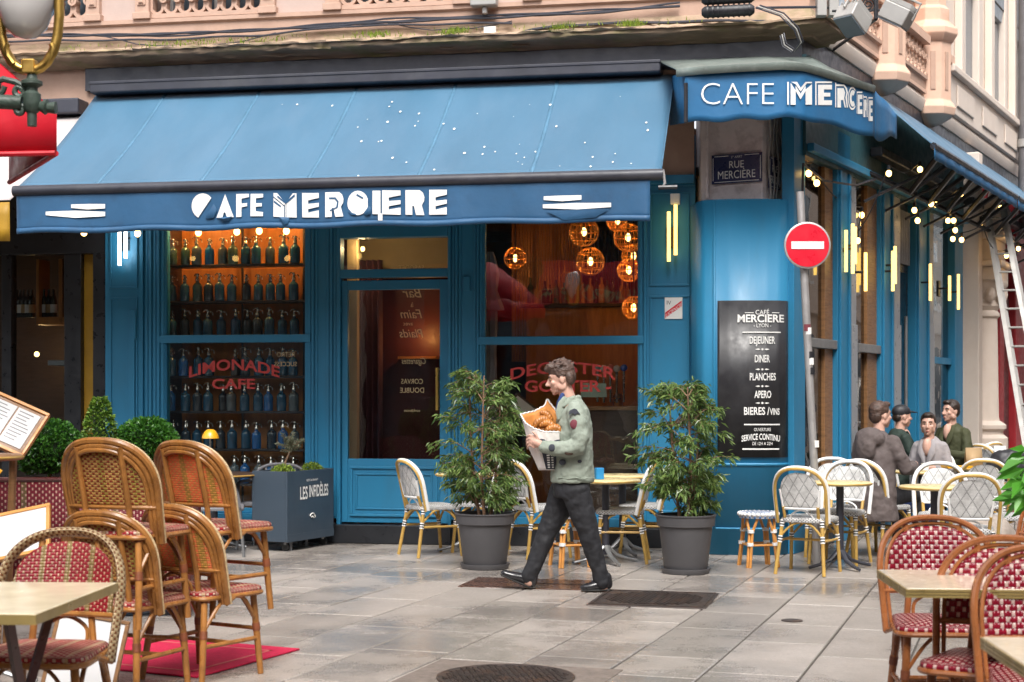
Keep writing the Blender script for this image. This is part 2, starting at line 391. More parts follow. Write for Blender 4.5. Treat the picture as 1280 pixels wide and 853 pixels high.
M_['jeans'] = pm('blue_jeans', (.02, .045, .16), .8, var=.2)
M_['lip'] = pm('lips', (.42, .14, .12), .5)
M_['patch'] = pm('dark_patch', (.04, .045, .06), .8, var=.2)
M_['patchred'] = pm('maroon_patch', (.17, .035, .05), .8, var=.2)
M_['bagin'] = pm('kraft_paper', (.55, .22, .05), .75, var=.25, scale=10, bmp=.3, bscale=30)
M_['bag'] = pm('white_bag_paper', (.74, .70, .67), .7, var=.1, scale=8, dirt=(.55, .46, .42), dirt_amt=.5, bmp=.5, bscale=14)
M_['crois'] = pm('croissant', (.38, .14, .025), .4, var=.5, scale=22, coat=.3, bmp=.4, bscale=40)
M_['bluebox'] = pm('bright_blue_box', (.02, .22, .50), .5)
M_['silver'] = pm('siphon_metal', (.55, .52, .47), .25, metal=1, var=.2)
M_['rock'] = pm('rough_stone', (.34, .29, .25), .9, var=.25, scale=9, bmp=.9, bscale=14)
M_['gold'] = pm('mustard_canvas', (.36, .20, .012), .6, var=.2)
M_['curtain'] = pm('aubergine_curtain', (.07, .02, .035), .9, var=.2)
M_['cloth'] = pm('grey_lilac_cloth', (.24, .21, .24), .85, var=.15, bmp=.3, bscale=12)
M_['floor_in'] = pm('dark_floor', (.06, .035, .025), .3, var=.2)
M_['inwall'] = pm('interior_wall', (.11, .045, .02), .7, var=.3, scale=3)
M_['inbeige'] = pm('interior_beige', (.40, .27, .14), .7, var=.1)
M_['bulb'] = emat('warm_bulb', (1, .60, .18), 4.5)
M_['tubew'] = emat('cool_tube', (1, .93, .88), 4)
M_['tubey'] = emat('warm_tube', (1, .64, .16), 1.5)
M_['wicker'] = pm('wicker', (.62, .24, .035), .5, var=.15)
M_['w_white'] = weave('weave_white', (.86, .86, .85), (.07, .07, .08), .011, .011, .3, .5, 3.0, diamond=.085)
M_['w_dots'] = weave('weave_white_dots', (.78, .78, .77), (.06, .06, .075), .012, .012, .20, .5, 2.4)
M_['w_honey'] = weave('weave_red_honey', (.66, .40, .13), (.34, .06, .03), .012, .012, .42, .5, 3.0, stripe=(.50, .36, .08), stripe_w=.16, stripe_d=.2)
M_['w_coral'] = weave('weave_coral', (.95, .25, .10), (.80, .40, .12), .012, .012, .34, .5, 3.0, stripe=(.55, .33, .07), stripe_w=.16, stripe_d=.22)
M_['w_red'] = weave('weave_red_dots', (.34, .008, .02), (.60, .42, .26), .012, .012, .20, .5, 2.6, stripe=(.30, .21, .07), stripe_w=.105, stripe_d=.2)
M_['w_seat'] = weave('weave_red_seat', (.44, .028, .04), (.74, .55, .42), .014, .014, .34, .5, 2.6, stripe=(.60, .40, .22), stripe_w=.09, stripe_d=.2)
M_['w_bord'] = weave('weave_cream_brown', (.62, .47, .27), (.20, .07, .02), .011, .012, .36, .5, 2.4)
M_['w_block'] = weave('weave_red_blocks', (.29, .008, .028), (.74, .54, .48), .0145, .021, .30, .5, 2.9, rough=.22)
M_['w_bench'] = weave('weave_maroon_bench', (.22, .014, .03), (.62, .40, .30), .02, .02, .24, .5, 2.2, stripe=(.2, .13, .05), stripe_w=.30, stripe_d=.12)
M_['w_blue'] = weave('weave_white_blue', (.75, .77, .8), (.08, .2, .5), .02, .02, .4, .5, 2.2)
def leafmat(name, c0, c1, rough=.4, sub=.25):
    m, nt, bs = newmat(name); g = nt.nodes.new('ShaderNodeNewGeometry')
    c = mixc(nt, g.outputs['Random Per Island'], c0, c1); nt.links.new(c, bs.inputs['Base Color']); bs.inputs['Roughness'].default_value = rough
    tl = nt.nodes.new('ShaderNodeBsdfTranslucent'); nt.links.new(c, tl.inputs[0]); mx = nt.nodes.new('ShaderNodeMixShader'); mx.inputs[0].default_value = sub
    nt.links.new(bs.outputs[0], mx.inputs[1]); nt.links.new(tl.outputs[0], mx.inputs[2]); nt.links.new(mx.outputs[0], nt.nodes['Material Output'].inputs[0]); return m
M_['ficus'] = leafmat('ficus_leaf', (.04, .095, .02), (.21, .30, .085), .32)
M_['box_leaf'] = leafmat('boxwood_leaf', (.015, .075, .012), (.07, .22, .02), .4)
M_['cone_leaf'] = leafmat('topiary_leaf', (.03, .10, .012), (.20, .33, .04), .4)
M_['olive_leaf'] = leafmat('olive_leaf', (.09, .10, .06), (.22, .24, .16), .5)
M_['sprig'] = leafmat('sprig_leaf', (.12, .20, .02), (.28, .38, .04), .5)
M_['bigleaf'] = leafmat('bright_leaf', (.06, .26, .02), (.12, .40, .04), .35)
# ================================================================ GROUND
def slabmat():
    m, nt, bs = newmat('wet_granite'); oi = nt.nodes.new('ShaderNodeObjectInfo')
    g = nt.nodes.new('ShaderNodeNewGeometry'); v = g.outputs['Position']
    fine = noise(nt, v, 130, 3, .7); mid = noise(nt, v, 3.2, 6, .6); wet = noise(nt, v, .75, 5, .6)
    c = mixc(nt, ramp(nt, fine, .3, .7), (.20, .178, .161), (.54, .485, .44))
    c = mixc(nt, ramp(nt, noise(nt, v, 38, 4, .7), .42, .70, 0, .45), c, (.18, .16, .145))
    c = mixc(nt, ramp(nt, mid, .42, .75, 0, .55), c, (.22, .195, .17))
    h = nt.nodes.new('ShaderNodeHueSaturation'); nt.links.new(c, h.inputs['Color']); nt.links.new(ramp(nt, oi.outputs['Random'], 0, 1, .80, 1.18), h.inputs['Value'])
    w = ramp(nt, wet, .45, .62)
    c = mixc(nt, mth(nt, 'MULTIPLY', w, .35), h.outputs[0], (.10, .09, .082))
    nt.links.new(c, bs.inputs['Base Color'])
    r = mth(nt, 'ADD', ramp(nt, wet, .38, .60, .40, .10), mth(nt, 'MULTIPLY', ramp(nt, fine, .3, .7), .12)); nt.links.new(r, bs.inputs['Roughness'])
    bs.inputs['Specular IOR Level'].default_value = .6
    hgt = mth(nt, 'ADD', mth(nt, 'MULTIPLY', fine, .25), noise(nt, v, 7, 4)); bump(nt, hgt, .28, .006, bs); return m
M_['slab'] = slabmat()
M_['joint'] = pm('dark_joint', (.075, .065, .055), .8, var=.3, scale=20, bmp=.4)
M_['asph'] = pm('ground_base', (.11, .10, .095), .7, var=.3, scale=20)
ground = tag(MB().box(-60, 80, -40, 120, -.4, -.012).build('ground', M_['joint']), kind='structure')
pave = thing('pavement', 'pavement', None, I4); del pave['label']; tag(pave, kind='structure')
GM = T(0, 10) @ Matrix.Rotation(-R(18.6), 4, 'Z'); GI = GM.inverted(); FI = FM.inverted(); RI = RM.inverted()
ph = (GI @ gnd(700, 755)).x % .5
slabs = {}
def slab_mesh(l):
    if l not in slabs:
        mb = MB().box(-.243, .243, -l/2 + .007, l/2 - .007, -.06, 0)
        slabs[l] = mb.mesh('slab', M_['slab'], 0)
    return slabs[l]
for i in range(-16, 22):
    x0 = ph + i * .5 + .25; y = -8.5 + rnd.random() * .8
    while y < 12:
        l = rnd.choice((.62, .74, .86, .98, 1.10)); c = GM @ Vector((x0, y + l / 2, 0)); y += l
        p = FI @ c; q = RI @ c
        if p.y > .25 and q.y > .25: continue
        if c.y < 5.2 or c.y > 21: continue
        px = 640 + F * c.x / c.y
        if px < -140 or px > 1620: continue
        if px > 1340 and c.y > 13: continue
        o = mesh_obj('slab', slab_mesh(l), pave, GM @ Matrix.Translation((x0, c and (GI @ c).y, rnd.uniform(-.003, .0))) @ Matrix.Rotation(rnd.uniform(-.003, .003), 4, 'X') @ Matrix.Rotation(rnd.uniform(-.004, .004), 4, 'Y'))
        m = o.modifiers.new('bevel', 'BEVEL'); m.width = .005; m.segments = 1
# rest of the paving, beyond where slabs can be told apart
tag(MB().box(-12, 30, 21, 70, -.06, -.003).build('paving_beyond', M_['slab'], pave), kind='stuff')
# ---- manhole covers
def disc_pts(r, n, z): return [(r*math.cos(2*math.pi*k/n), r*math.sin(2*math.pi*k/n), z) for k in range(n)]
mp = gnd(632, 848); mh = thing('manhole_cover', 'round iron manhole cover with knobbly pattern at the bottom edge', 'manhole cover', T(mp.x, mp.y, 0, -18.6), 'iron covers in the paving')
MB().box(-.52, .52, -.42, .42, -.03, .004).build('frame', pm('concrete_collar', (.17, .14, .12), .6, var=.3, scale=14, bmp=.3), mh, bevel=.004)
MB().lathe([(.36, .0), (.36, .012), (.345, .014), (.335, .010), (.001, .010)], 48).build('lid', M_['rust'], mh)
kb = MB()
for i in range(-9, 10):
    for j in range(-9, 10):
        x, y = (i + .5 * (j % 2)) * .036, j * .033
        if x*x + y*y < .32**2: kb.obox(Matrix.Translation((x, y, .012)) @ Matrix.Rotation(rnd.choice((0, .8, -.8)), 4, 'Z'), .012, .007, .004)
kb.build('tread', M_['rust'], mh)
cs = [gnd(*p) for p in ((762, 738), (900, 742), (875, 762), (735, 757))]; cc = sum(cs, Vector()) / 4
gr = thing('drain_grating', 'square dark iron grating in the paving behind the walking person', 'grating', T(cc.x, cc.y, 0, -14), 'iron covers in the paving')
MB().box(-.42, .42, -.42, .42, -.03, .005).build('frame', M_['rust'], gr, bevel=.004)
kb = MB()
for i in range(-10, 11):
    for j in range(-10, 11):
        x, y = i * .034 + .017 * (j % 2), j * .034
        if abs(x) < .36 and abs(y) < .36 and (x*x + y*y < .34**2): kb.obox(Matrix.Translation((x, y, .008)) @ Matrix.Rotation(.785 * (1 if (i + j) % 2 else -1), 4, 'Z'), .014, .006, .006)
kb.build('tread', M_['rust'], gr)
for k in range(4): MB().box(-.40, .40, -.006, .006, .005, .012).build('rim', M_['rust'], gr, WM[gr.name] @ Matrix.Rotation(k*math.pi/2, 4, 'Z') @ Matrix.Translation((0, .39, 0)))
cc = gnd(670, 730)
pl = thing('access_plate', 'wet rusty brown iron plate under the walking person', 'iron plate', T(cc.x, cc.y, 0, -14), 'iron covers in the paving')
MB().box(-.55, .5, -.30, .30, -.03, .004).build('plate', pm('rusty_plate', (.10, .05, .035), .25, var=.4, scale=14, metal=.2, dirt=(.05, .03, .025), dirt_amt=.6), pl, bevel=.003)
MB().box(-.50, .45, -.006, .006, .004, .008).build('rib', M_['rust'], pl)
sp = gnd(990, 776); tag(MB().lathe([(.07, 0), (.07, .004), (.05, .007), (.001, .007)], 20).build('valve_cover', M_['rust'], None, T(sp.x, sp.y, 0)), 'small dark oval cover set in the wet paving at right', 'cover', 'iron covers in the paving')
# ================================================================ CAFE BUILDING
bld = thing('cafe_building', 'stone corner building with bright blue panelled cafe front and mossy cornice', 'building', FM)
def bp(name, mb, mat, M=None, parent=None, **kw): return mb.build(name, M_[mat] if isinstance(mat, str) else mat, parent or bld, M if M is not None else FM, **kw)
def sweep(prof, path, step=0, jit=0):
    """profile (out,z) swept along plan path; outward = right-hand side looking along the path is -normal"""
    mb = MB(); n = len(prof); P = [Vector((p[0], p[1])) for p in path]; vs = []; rj = random.Random(2)
    if step:
        Q = []
        for i in range(len(P)-1):
            m_ = max(1, int((P[i+1]-P[i]).length/step)); Q += [P[i].lerp(P[i+1], k/m_) for k in range(m_)]
        P = Q + [P[-1]]
    for i, p in enumerate(P):
        d0 = (P[i] - P[i-1]).normalized() if i else (P[1] - P[0]).normalized(); d1 = (P[i+1] - P[i]).normalized() if i < len(P)-1 else d0
        n0 = Vector((d0.y, -d0.x)); n1 = Vector((d1.y, -d1.x)); m = (n0 + n1).normalized(); k = 1 / max(.4, m.dot(n0))
        for o, z in prof:
            e_ = rj.gauss(0, jit) - (abs(rj.gauss(0, jit*2.5)) if jit and rj.random() < .12 else 0) if o > .1 else 0
            vs.append((p.x + m.x*(o + e_)*k, p.y + m.y*(o + e_)*k, z + (rj.gauss(0, jit*.5) if jit and o > .1 else 0)))
    fs = []
    for i in range(len(P) - 1):
        for j in range(n): fs.append((i*n+j, i*n+(j+1)%n, (i+1)*n+(j+1)%n, (i+1)*n+j))
    fs += [tuple(range(n)), tuple((len(P)-1)*n + j for j in range(n-1, -1, -1))]
    return mb.add(vs, fs)
def wp(M, x, y=0): q = M @ Vector((x, y, 0)); return (q.x, q.y)
XL = fx(-420)
path = [wp(FM, XL), wp(FM, fx(957)), wp(RM, .10), wp(RM, 26)]
bp('lintel', sweep([(.0, 3.6), (.04, 3.6), (.04, 4.86), (.0, 4.86)], [wp(FM, XL), wp(FM, fx(868))]), 'stone', I4)
bp('fascia', sweep([(.0, 4.62), (.10, 4.62), (.10, 4.85), (.0, 4.85)], [wp(FM, fx(112)), wp(FM, fx(957)), wp(RM, .1)]), 'cass', I4)
bp('cornice', sweep([(-.05, 4.85), (.12, 4.85), (.14, 4.87), (.19, 4.878), (.21, 4.90), (.28, 4.912), (.30, 4.93), (.30, 4.967), (-.05, 4.967)], path[:3] + [wp(RM, .5)], .09, .006), 'moss', I4, smooth=45)
bp('ledge', sweep([(-.05, 4.967), (.325, 4.967), (.33, 4.983), (.12, 5.04), (.09, 5.13), (-.05, 5.13)], path[:3] + [wp(RM, .5)], .07, .008), 'ledge', I4, smooth=50)
bp('side_band', sweep([(-.05, 4.93), (.03, 4.93), (.06, 4.99), (.07, 5.06), (.04, 5.12), (-.05, 5.126)], [wp(RM, .51), wp(RM, 26)]), 'cream', I4, smooth=25)
bp('frieze', sweep([(-.06, 5.128), (.08, 5.128), (.08, 5.27), (.11, 5.29), (.11, 5.33), (-.06, 5.33)], [path[0], path[1], path[2], wp(RM, 4.6)]), 'stone', I4)
bp('wall', sweep([(-.45, 5.1), (-.30, 5.1), (-.30, 10.5), (-.45, 10.5)], path[:2]), 'plaster', I4)
# parapet: solid panels, piers and pierced balustrades
def tracery(mb, x0, x1, z0, pitch, rows=2):
    n = max(1, round((x1 - x0) / pitch)); p = (x1 - x0) / n; k = p / .16
    def ring(cx, cz, ro, ri, a0=0, a1=2*math.pi, seg=16, y0=-.05, y1=.05):
        for i in range(seg):
            a = a0 + (a1-a0)*i/seg; b = a0 + (a1-a0)*(i+1)/seg
            mb.prism([(cx+ro*math.cos(a), cz+ro*math.sin(a)), (cx+ro*math.cos(b), cz+ro*math.sin(b)), (cx+ri*math.cos(b), cz+ri*math.sin(b)), (cx+ri*math.cos(a), cz+ri*math.sin(a))], y0, y1)
    for i in range(n):
        cx = x0 + p*(i+.5)
        ring(cx, z0+.085*k, .082*k, .052*k, math.pi, 2*math.pi, 12)
        for r_ in range(rows):
            zz = z0 + (.10 + .21*r_)*k
            ring(cx, zz + .11*k, .055*k, .035*k, 0, math.pi, 8)
            mb.box(cx - p/2 + .0, cx - p/2 + .03*k, -.045, .045, zz - .02*k, zz + .22*k)
            mb.box(cx + p/2 - .03*k, cx + p/2, -.045, .045, zz - .02*k, zz + .22*k)
        if True:
            for r_ in range(rows):
                zz = z0 + (.17 + .21*r_)*k
                ring(cx + p/2, zz, .045*k, .022*k, 0, 2*math.pi, 12, -.075, .03)
                mb.prism([(cx+p/2 + .016*k*math.cos(a*.7854), zz + .016*k*math.sin(a*.7854)) for a in range(8)], -.07, .03)
    return mb
BO = .02
secs = [(0, 113), (190, 330), (427, 572), (676, 850)]
prev = XL
for (a, b) in secs:
    xa, xb = fx(a, BO), fx(b, BO)
    bp('parapet_panel', MB().box(prev, xa - .14, -.06, .12, 5.34, 6.3), 'plaster', bevel=.006)
    for xx in (xa - .07, xb + .07):
        pp = bp('pier', MB().box(xx - .075, xx + .075, -.12, .12, 5.34, 6.3), 'stone', bevel=.008)
        bp('pier_base', MB().box(xx - .095, xx + .095, -.14, .1, 5.33, 5.40), 'stone', parent=pp, bevel=.006)
        bp('pier_panel', MB().prism([(xx-.045, 5.47), (xx+.045, 5.47), (xx+.045, 6.1), (xx-.045, 6.1)], -.135, -.1).prism([(xx-.03, 5.49), (xx+.03, 5.49), (xx, 5.54)], -.15, -.1), 'stone', parent=pp, bevel=.008)
    bp('balustrade', tracery(MB(), xa, xb, 5.375, .16).box(xa, xb, -.07, .07, 5.34, 5.385).box(xa, xb, -.09, .09, 5.86, 5.95), 'stone', M=FM @ Matrix.Translation((0, -BO, 0)), smooth=0)
    bp('window', MB().box(xa + .1, xb - .1, .28, .30, 5.3, 7.6), 'skyglass')
    bp('window_frame', MB().box(xa + .02, xa + .12, .24, .30, 5.3, 7.6).box((xa+xb)/2 - .03, (xa+xb)/2 + .03, .24, .3, 5.3, 7.6).box(xb - .12, xb - .02, .24, .30, 5.3, 7.6), 'white', bevel=.004)
    prev = xb + .14
bp('parapet_panel', MB().box(prev, fx(962), -.06, .12, 5.34, 6.3), 'stone', bevel=.006)
# front shopfront ------------------------------------------------
HEAD, SILL = 3.50, .28
cafe = bld
def V(a, b, y0, y1, z0, z1, name, mat='blue', bevel=.004, parent=None): return bp(name, MB().box(fx(a), fx(b), y0, y1, z0, z1), mat, bevel=bevel, parent=parent)
V(133, 868, -.02, .10, HEAD, 3.62, 'head_board'); V(133, 868, -.10, -.022, HEAD + .02, 3.60, 'head_moulding')
def mould(x0, x1, z0, z1, y, w=.022, d=.014):
    return MB().box(x0, x1, y-d, y, z0, z0+w).box(x0, x1, y-d, y, z1-w, z1).box(x0, x0+w, y-d, y, z0+w, z1-w).box(x1-w, x1, y-d, y, z0+w, z1-w)
def flutes(x0, x1, n, y, z0, z1):
    mb = MB(); w = (x1-x0)/n
    for i in range(n): mb.prism_z = None; mb.box(x0+w*(i+.12), x0+w*(i+.88), y-.022*(1 if i % 2 else .55), y, z0, z1)
    return mb
p1 = V(133, 180, -.03, .12, .24, HEAD, 'pilaster'); p1b = V(180, 207, .0, .12, .24, HEAD, 'pilaster')
zc = fz(366, 155)
for (z0, z1) in ((zc + .04, HEAD - .06), (.34, zc - .05)): bp('panel_moulding', mould(fx(139), fx(174), z0, z1, -.03), 'blue', parent=p1, bevel=.005)
V(163, 171, -.055, -.031, fz(560, 167), fz(388, 167), 'shutter_bar', parent=p1)
bp('latch', MB().box(fx(169), fx(173), -.07, -.056, fz(425, 170), fz(388, 170)), 'blue', parent=p1, bevel=.003)
bp('fluting', flutes(fx(181), fx(206), 5, .0, .26, HEAD - .02), 'blue', parent=p1b, bevel=.006)
p2 = V(381, 421, .0, .12, .24, HEAD, 'pilaster'); bp('fluting', flutes(fx(385), fx(398), 3, .0, .26, HEAD - .02).add(*(lambda m: (m.v, m.f))(flutes(fx(408), fx(421), 3, .0, .26, HEAD - .02))), 'blue', parent=p2, bevel=.006)
p3 = V(564, 604, .0, .12, .24, HEAD, 'pilaster'); bp('fluting', flutes(fx(565), fx(577), 3, .0, .26, HEAD - .02).add(*(lambda m: (m.v, m.f))(flutes(fx(592), fx(603), 3, .0, .26, HEAD - .02))), 'blue', parent=p3, bevel=.006)
bp('lock_box', MB().box(fx(580), fx(588), -.03, 0, fz(364, 584), fz(346, 584)), 'blue', parent=p3, bevel=.004)
p4 = V(798, 869, .0, .12, .24, HEAD + .5, 'pilaster')
zc = fz(363, 835)
for (a, b) in ((812, 862),):
    bp('panel_moulding', mould(fx(a), fx(b), zc + .04, HEAD - .05, .0), 'blue', parent=p4, bevel=.005)
    bp('panel_moulding', mould(fx(a), fx(b), .34, zc - .05, .0), 'blue', parent=p4, bevel=.005)
bp('fluting', flutes(fx(799), fx(809), 2, .0, .26, HEAD - .02), 'blue', parent=p4, bevel=.006)
# plinth and sills
bp('plinth', MB().box(fx(133), fx(421), -.07, .1, .0, .19).box(fx(564), fx(869), -.07, .1, .0, .19), 'char', bevel=.008)
bp('sill', MB().box(fx(205), fx(383), -.06, .12, .192, SILL), 'blue', bevel=.008); bp('sill', MB().box(fx(602), fx(800), -.06, .12, .192, SILL), 'blue', bevel=.008)
bp('vent_grille', MB().box(fx(474), fx(524), -.09, -.071, .02, .15), 'steel', bevel=.003)
# windows: left display bay and right bay
def bay(a, b, ry, gl='glass'):
    w = 5
    wz = fz(ry, (a+b)/2)
    fr = bp('window', MB().box(fx(a), fx(a+w), .01, .09, SILL, HEAD).box(fx(b-w), fx(b), .01, .09, SILL, HEAD).box(fx(a+w), fx(b-w), .01, .09, SILL, SILL+.05).box(fx(a+w), fx(b-w), .01, .09, HEAD-.05, HEAD), 'blue', bevel=.006)
    bp('rail', MB().box(fx(a-3), fx(b+3), -.03, .08, wz-.045, wz+.035), 'blue', parent=fr, bevel=.008)
    bp('pane', MB().box(fx(a+w-.5), fx(b-w+.5), .045, .051, wz+.03, HEAD-.045), gl, parent=fr, smooth=0)
    bp('pane', MB().box(fx(a+w-.5), fx(b-w+.5), .045, .051, SILL+.045, wz-.04), 'glass', parent=fr, smooth=0)
    return fr
winL = bay(203, 386, 423); winR = bay(601, 802, 425, 'glassc')
def glassfn(y):
    def fn(px, npy):
        x, z = pix(FM, px, -npy, -y); return (x, y, z)
    return fn
GF = glassfn(.043)
lettering('lettering', [('LIMONADE', 293, -462.5, 22, dict(w=113, h=13.5, offset=.5, arc=.0030)), ('CAFE', 292, -486, 20, dict(w=54, h=12.5, offset=.5))], M_['redlet'], winL, FM, GF)
lettering('lettering', [('DEGUSTER', 704, -466, 24, dict(w=132, h=14, offset=.5, arc=.0021)), ('GOUTER -', 710, -489.5, 20, dict(w=108, h=14, offset=.5))], M_['redlet'], winR, FM, GF)
lettering('lettering', [('RETRO', 357, -446, 8, dict(w=22)), ('SUCCESS', 357, -458, 8, dict(w=28))], M_['goldlet'], winL, FM, GF, mirror=True)
# door
dz0, dz1 = .20, fz(350, 490)
dfr = bp('door_frame', MB().box(fx(421), fx(426), -.02, .12, .0, HEAD).box(fx(560), fx(564), -.02, .12, .0, HEAD).box(fx(426), fx(560), -.02, .12, fz(347, 490), fz(354, 490) + .14).box(fx(426), fx(560), -.02, .12, fz(297, 490), HEAD), 'blue', bevel=.006)
bp('transom_pane', MB().box(fx(426), fx(560), .05, .056, fz(347, 490), fz(296, 490)), 'glass', parent=dfr, smooth=0)
bp('threshold', MB().box(fx(419), fx(566), -.10, .12, .0, .185), 'char', bevel=.008)
door = bp('door', MB().box(fx(426.5), fx(434), .02, .08, dz0, dz1).box(fx(549), fx(559.5), .02, .08, dz0, dz1).box(fx(434), fx(549), .02, .08, fz(362, 490), dz1).box(fx(434), fx(549), .02, .08, dz0, fz(574, 490)), 'blue', bevel=.006)
bp('pane', MB().box(fx(433.5), fx(549.5), .045, .051, fz(574.5, 490), fz(361.5, 490)), 'glass', parent=door, smooth=0)
bp('panel_moulding', mould(fx(437), fx(547), dz0 + .06, fz(583, 490), .02, .03, .02), 'blue', parent=door, bevel=.008)
bp('panel_moulding', mould(fx(444), fx(540), dz0 + .13, fz(592, 490), .02, .02, .012), 'blue', parent=door, bevel=.006)
hx = fx(547.5); bp('handle', MB().tube([(hx, .02, fz(508, 547)), (hx, -.04, fz(508, 547)), (hx, -.04, fz(462, 547)), (hx, .02, fz(462, 547))], .012, 8).tube([(hx, -.04, fz(513, 547)), (hx, -.04, fz(460, 547))], .017, 10), 'brass', parent=door)
lettering('lettering', [('SABODET', 514, -338, 9, dict(w=32)), ('Bar', 515, -372, 17, dict(w=24, shear=.3)), ('à', 515, -384, 9), ('Faim', 514, -398, 16, dict(w=27, shear=.3)), ('avec', 510, -407, 7), ('Plaids', 514, -422, 15, dict(w=30, shear=.3)),
  ('Cigarettes', 517, -455, 11, dict(w=30, shear=.3)), ('CORVAS', 515, -480, 9, dict(w=27)), ('DOUBLE', 515, -491, 9, dict(w=30)), ('confidences', 515, -515, 5, dict(w=20))], M_['goldlet'], door, FM, glassfn(.044), mirror=True)  # guessed mirrored words paint the writing reflected in the door glass
# licence sign
ls = bp('licence_sign', MB().box(fx(831), fx(853), -.012, .0, fz(399, 842), fz(371, 842)), 'white', parent=None, bevel=.002)
ls.parent = None; ls.matrix_basis = FM; tag(ls, 'small white and red licence sign on the blue pilaster', 'sign')
def flat(y):
    def fn(px, npy):
        x, z = pix(FM, px, -npy, -y); return (x, y, z)
    return fn
MB().add([flat(-.0135)(*p) for p in ((831.5, -398), (831.5, -391), (852, -376), (852, -383))], [(0, 1, 2, 3)]).build('red_band', M_['red'], ls, FM, smooth=0)
lettering('lettering', [('IV', 836, -381, 7)], M_['black'], ls, FM, flat(-.0135))
def bandfn(px, npy): return flat(-.0145)(px, npy + (px - 842) * .73)
lettering('lettering', [('LICENCE', 842, -390, 6, dict(w=19, h=4.5))], M_['letter'], ls, FM, bandfn)
# ---- corner: curved cladding over the stone pier
foot = [(864, 14.56), (868, 14.40), (872, 14.26), (879, 14.16), (892, 14.11), (912, 14.07), (936, 14.05), (958, 14.05), (974, 14.07), (983, 14.13), (988, 14.28), (992, 14.6)]
def clad(px, e=0.0):
    for i in range(len(foot) - 1):
        if px <= foot[i+1][0] or i == len(foot) - 2:
            a, b = foot[i], foot[i+1]; t = (px - a[0]) / (b[0] - a[0]); t2 = t
            Y = a[1] + (b[1] - a[1]) * t2; return ((px - 640) / F * (Y - e), Y - e)
def czp(py, Y=14.05): return CH + (HZ - py) / F * Y
mb = MB(); top = czp(250)
mb.grid(lambda u, v: (*clad(864 + 128*u), v * top), 48, 1)
cl = bp('corner_cladding', mb, 'blue', I4, solid=.02, smooth=60)
mb = MB(); mb.grid(lambda u, v: (*clad(864 + 128*u, .008), .235 + v * .018), 48, 1); bp('skirting_line', mb, 'blue', I4, parent=cl, solid=.012, smooth=60)
mb = MB(); mb.grid(lambda u, v: (*clad(864 + 128*u, .012), czp(583) + v * .03), 48, 1); bp('batten', mb, 'blue', I4, parent=cl, solid=.02, smooth=60)
for q in (893, 988):
    mb = MB(); mb.grid(lambda u, v: (*clad(q - 1.6 + 3.2*u, .014), .24 + v * (top - .25)), 2, 1); bp('batten', mb, 'blue', I4, parent=cl, solid=.02)
mb = MB(); mb.grid(lambda u, v: (*clad(864 + 128*u, .01 - .25*v), top + .004), 48, 1); bp('cap', mb, 'blue', I4, parent=cl, solid=.01)
pa = [at(876, 0, 14.45), at(953, 0, 14.18), at(984, 0, 14.55), at(990, 0, 15.3), at(870, 0, 15.3)]
bp('stone_pier', MB().add([(p.x, p.y, z) for z in (2.9, 4.32) for p in pa], [(0,1,2,3,4), (5,6,7,8,9)] + [(i, (i+1)%5, (i+1)%5+5, i+5) for i in range(5)]), 'pier', I4, bevel=.015)
bp('pipe', MB().tube([at(884, 248, 14.36), at(884, 150, 14.36)], .017, 8), 'pier', I4)
for (q, dy) in ((962, 0), (967, .02), (972, .03), (977, .1)):
    bp('wall_cable', MB().tube([at(q + 1.5*math.sin(t*9 + q), 252 - t*110, 14.20 + dy + (q-960)*.008) for t in [i/14 for i in range(15)]], .009, 6), 'greycable', I4)
mb = thing('menu_board', 'black curved menu board lettered in white on the blue corner pier', 'menu board', T(clad(940)[0], 14.0, .9))
b2 = MB(); z0, z1 = czp(572), czp(376)
b2.grid(lambda u, v: (*clad(897 + 89*u, .03), z0 + v*(z1 - z0)), 32, 1); b2.build('panel', M_['board'], mb, I4, solid=.006, smooth=60)
def bfn(px, npy): x, y = clad(px, .040); return (x, y, czp(-npy))
def bbar(a, b, y, h): return [(a, -y), (b, -y), (b, -y - h), (a, -y - h)]
lettering('lettering', [('CAFÉ', 953, -393.5, 8, dict(w=17)), ('MERCIERE', 951, -403, 13, dict(w=58, h=9.5, offset=.35)), ('- LYON -', 953, -409.5, 7, dict(w=22)),
  ('DEJEUNER', 953, -430, 12, dict(w=32, h=9, offset=.25)), ('DINER', 953, -453, 12, dict(w=19, h=9, offset=.25)), ('PLANCHES', 953.5, -475.5, 12, dict(w=32.5, h=9, offset=.25)),
  ('APERO', 953.5, -497.5, 12, dict(w=21, h=9, offset=.25)), ('BIERES /', 946, -518.5, 12, dict(w=32, h=9.5, offset=.25)), ('VINS', 968.5, -518.5, 10, dict(w=12, h=8, offset=.2)),
  ('OUVERTURE', 953, -539, 6, dict(w=21, h=4)), ('SERVICE CONTINU', 951, -549.5, 11, dict(w=48, h=7.5, offset=.25, arc=.0045)), ('DE 12H A 22H', 953, -556.5, 6, dict(w=25, h=4))], M_['letter'], mb, I4, bfn)
for (a, b, y, h) in ((928, 976, 415, 1.6), (930, 975, 530, 1.6), (928, 974, 560.5, 1.8), (931, 942, 391, .8), (965, 974, 391, .8)):
    ln = MB()
    for k in range(8): ln.add([bfn(*q) for q in bbar(a + (b-a)*k/8, a + (b-a)*(k+1)/8, y, h)], [(0, 1, 2, 3)])
    ln.build('rule_line', M_['letter'], mb, I4, smooth=0, recalc=False)
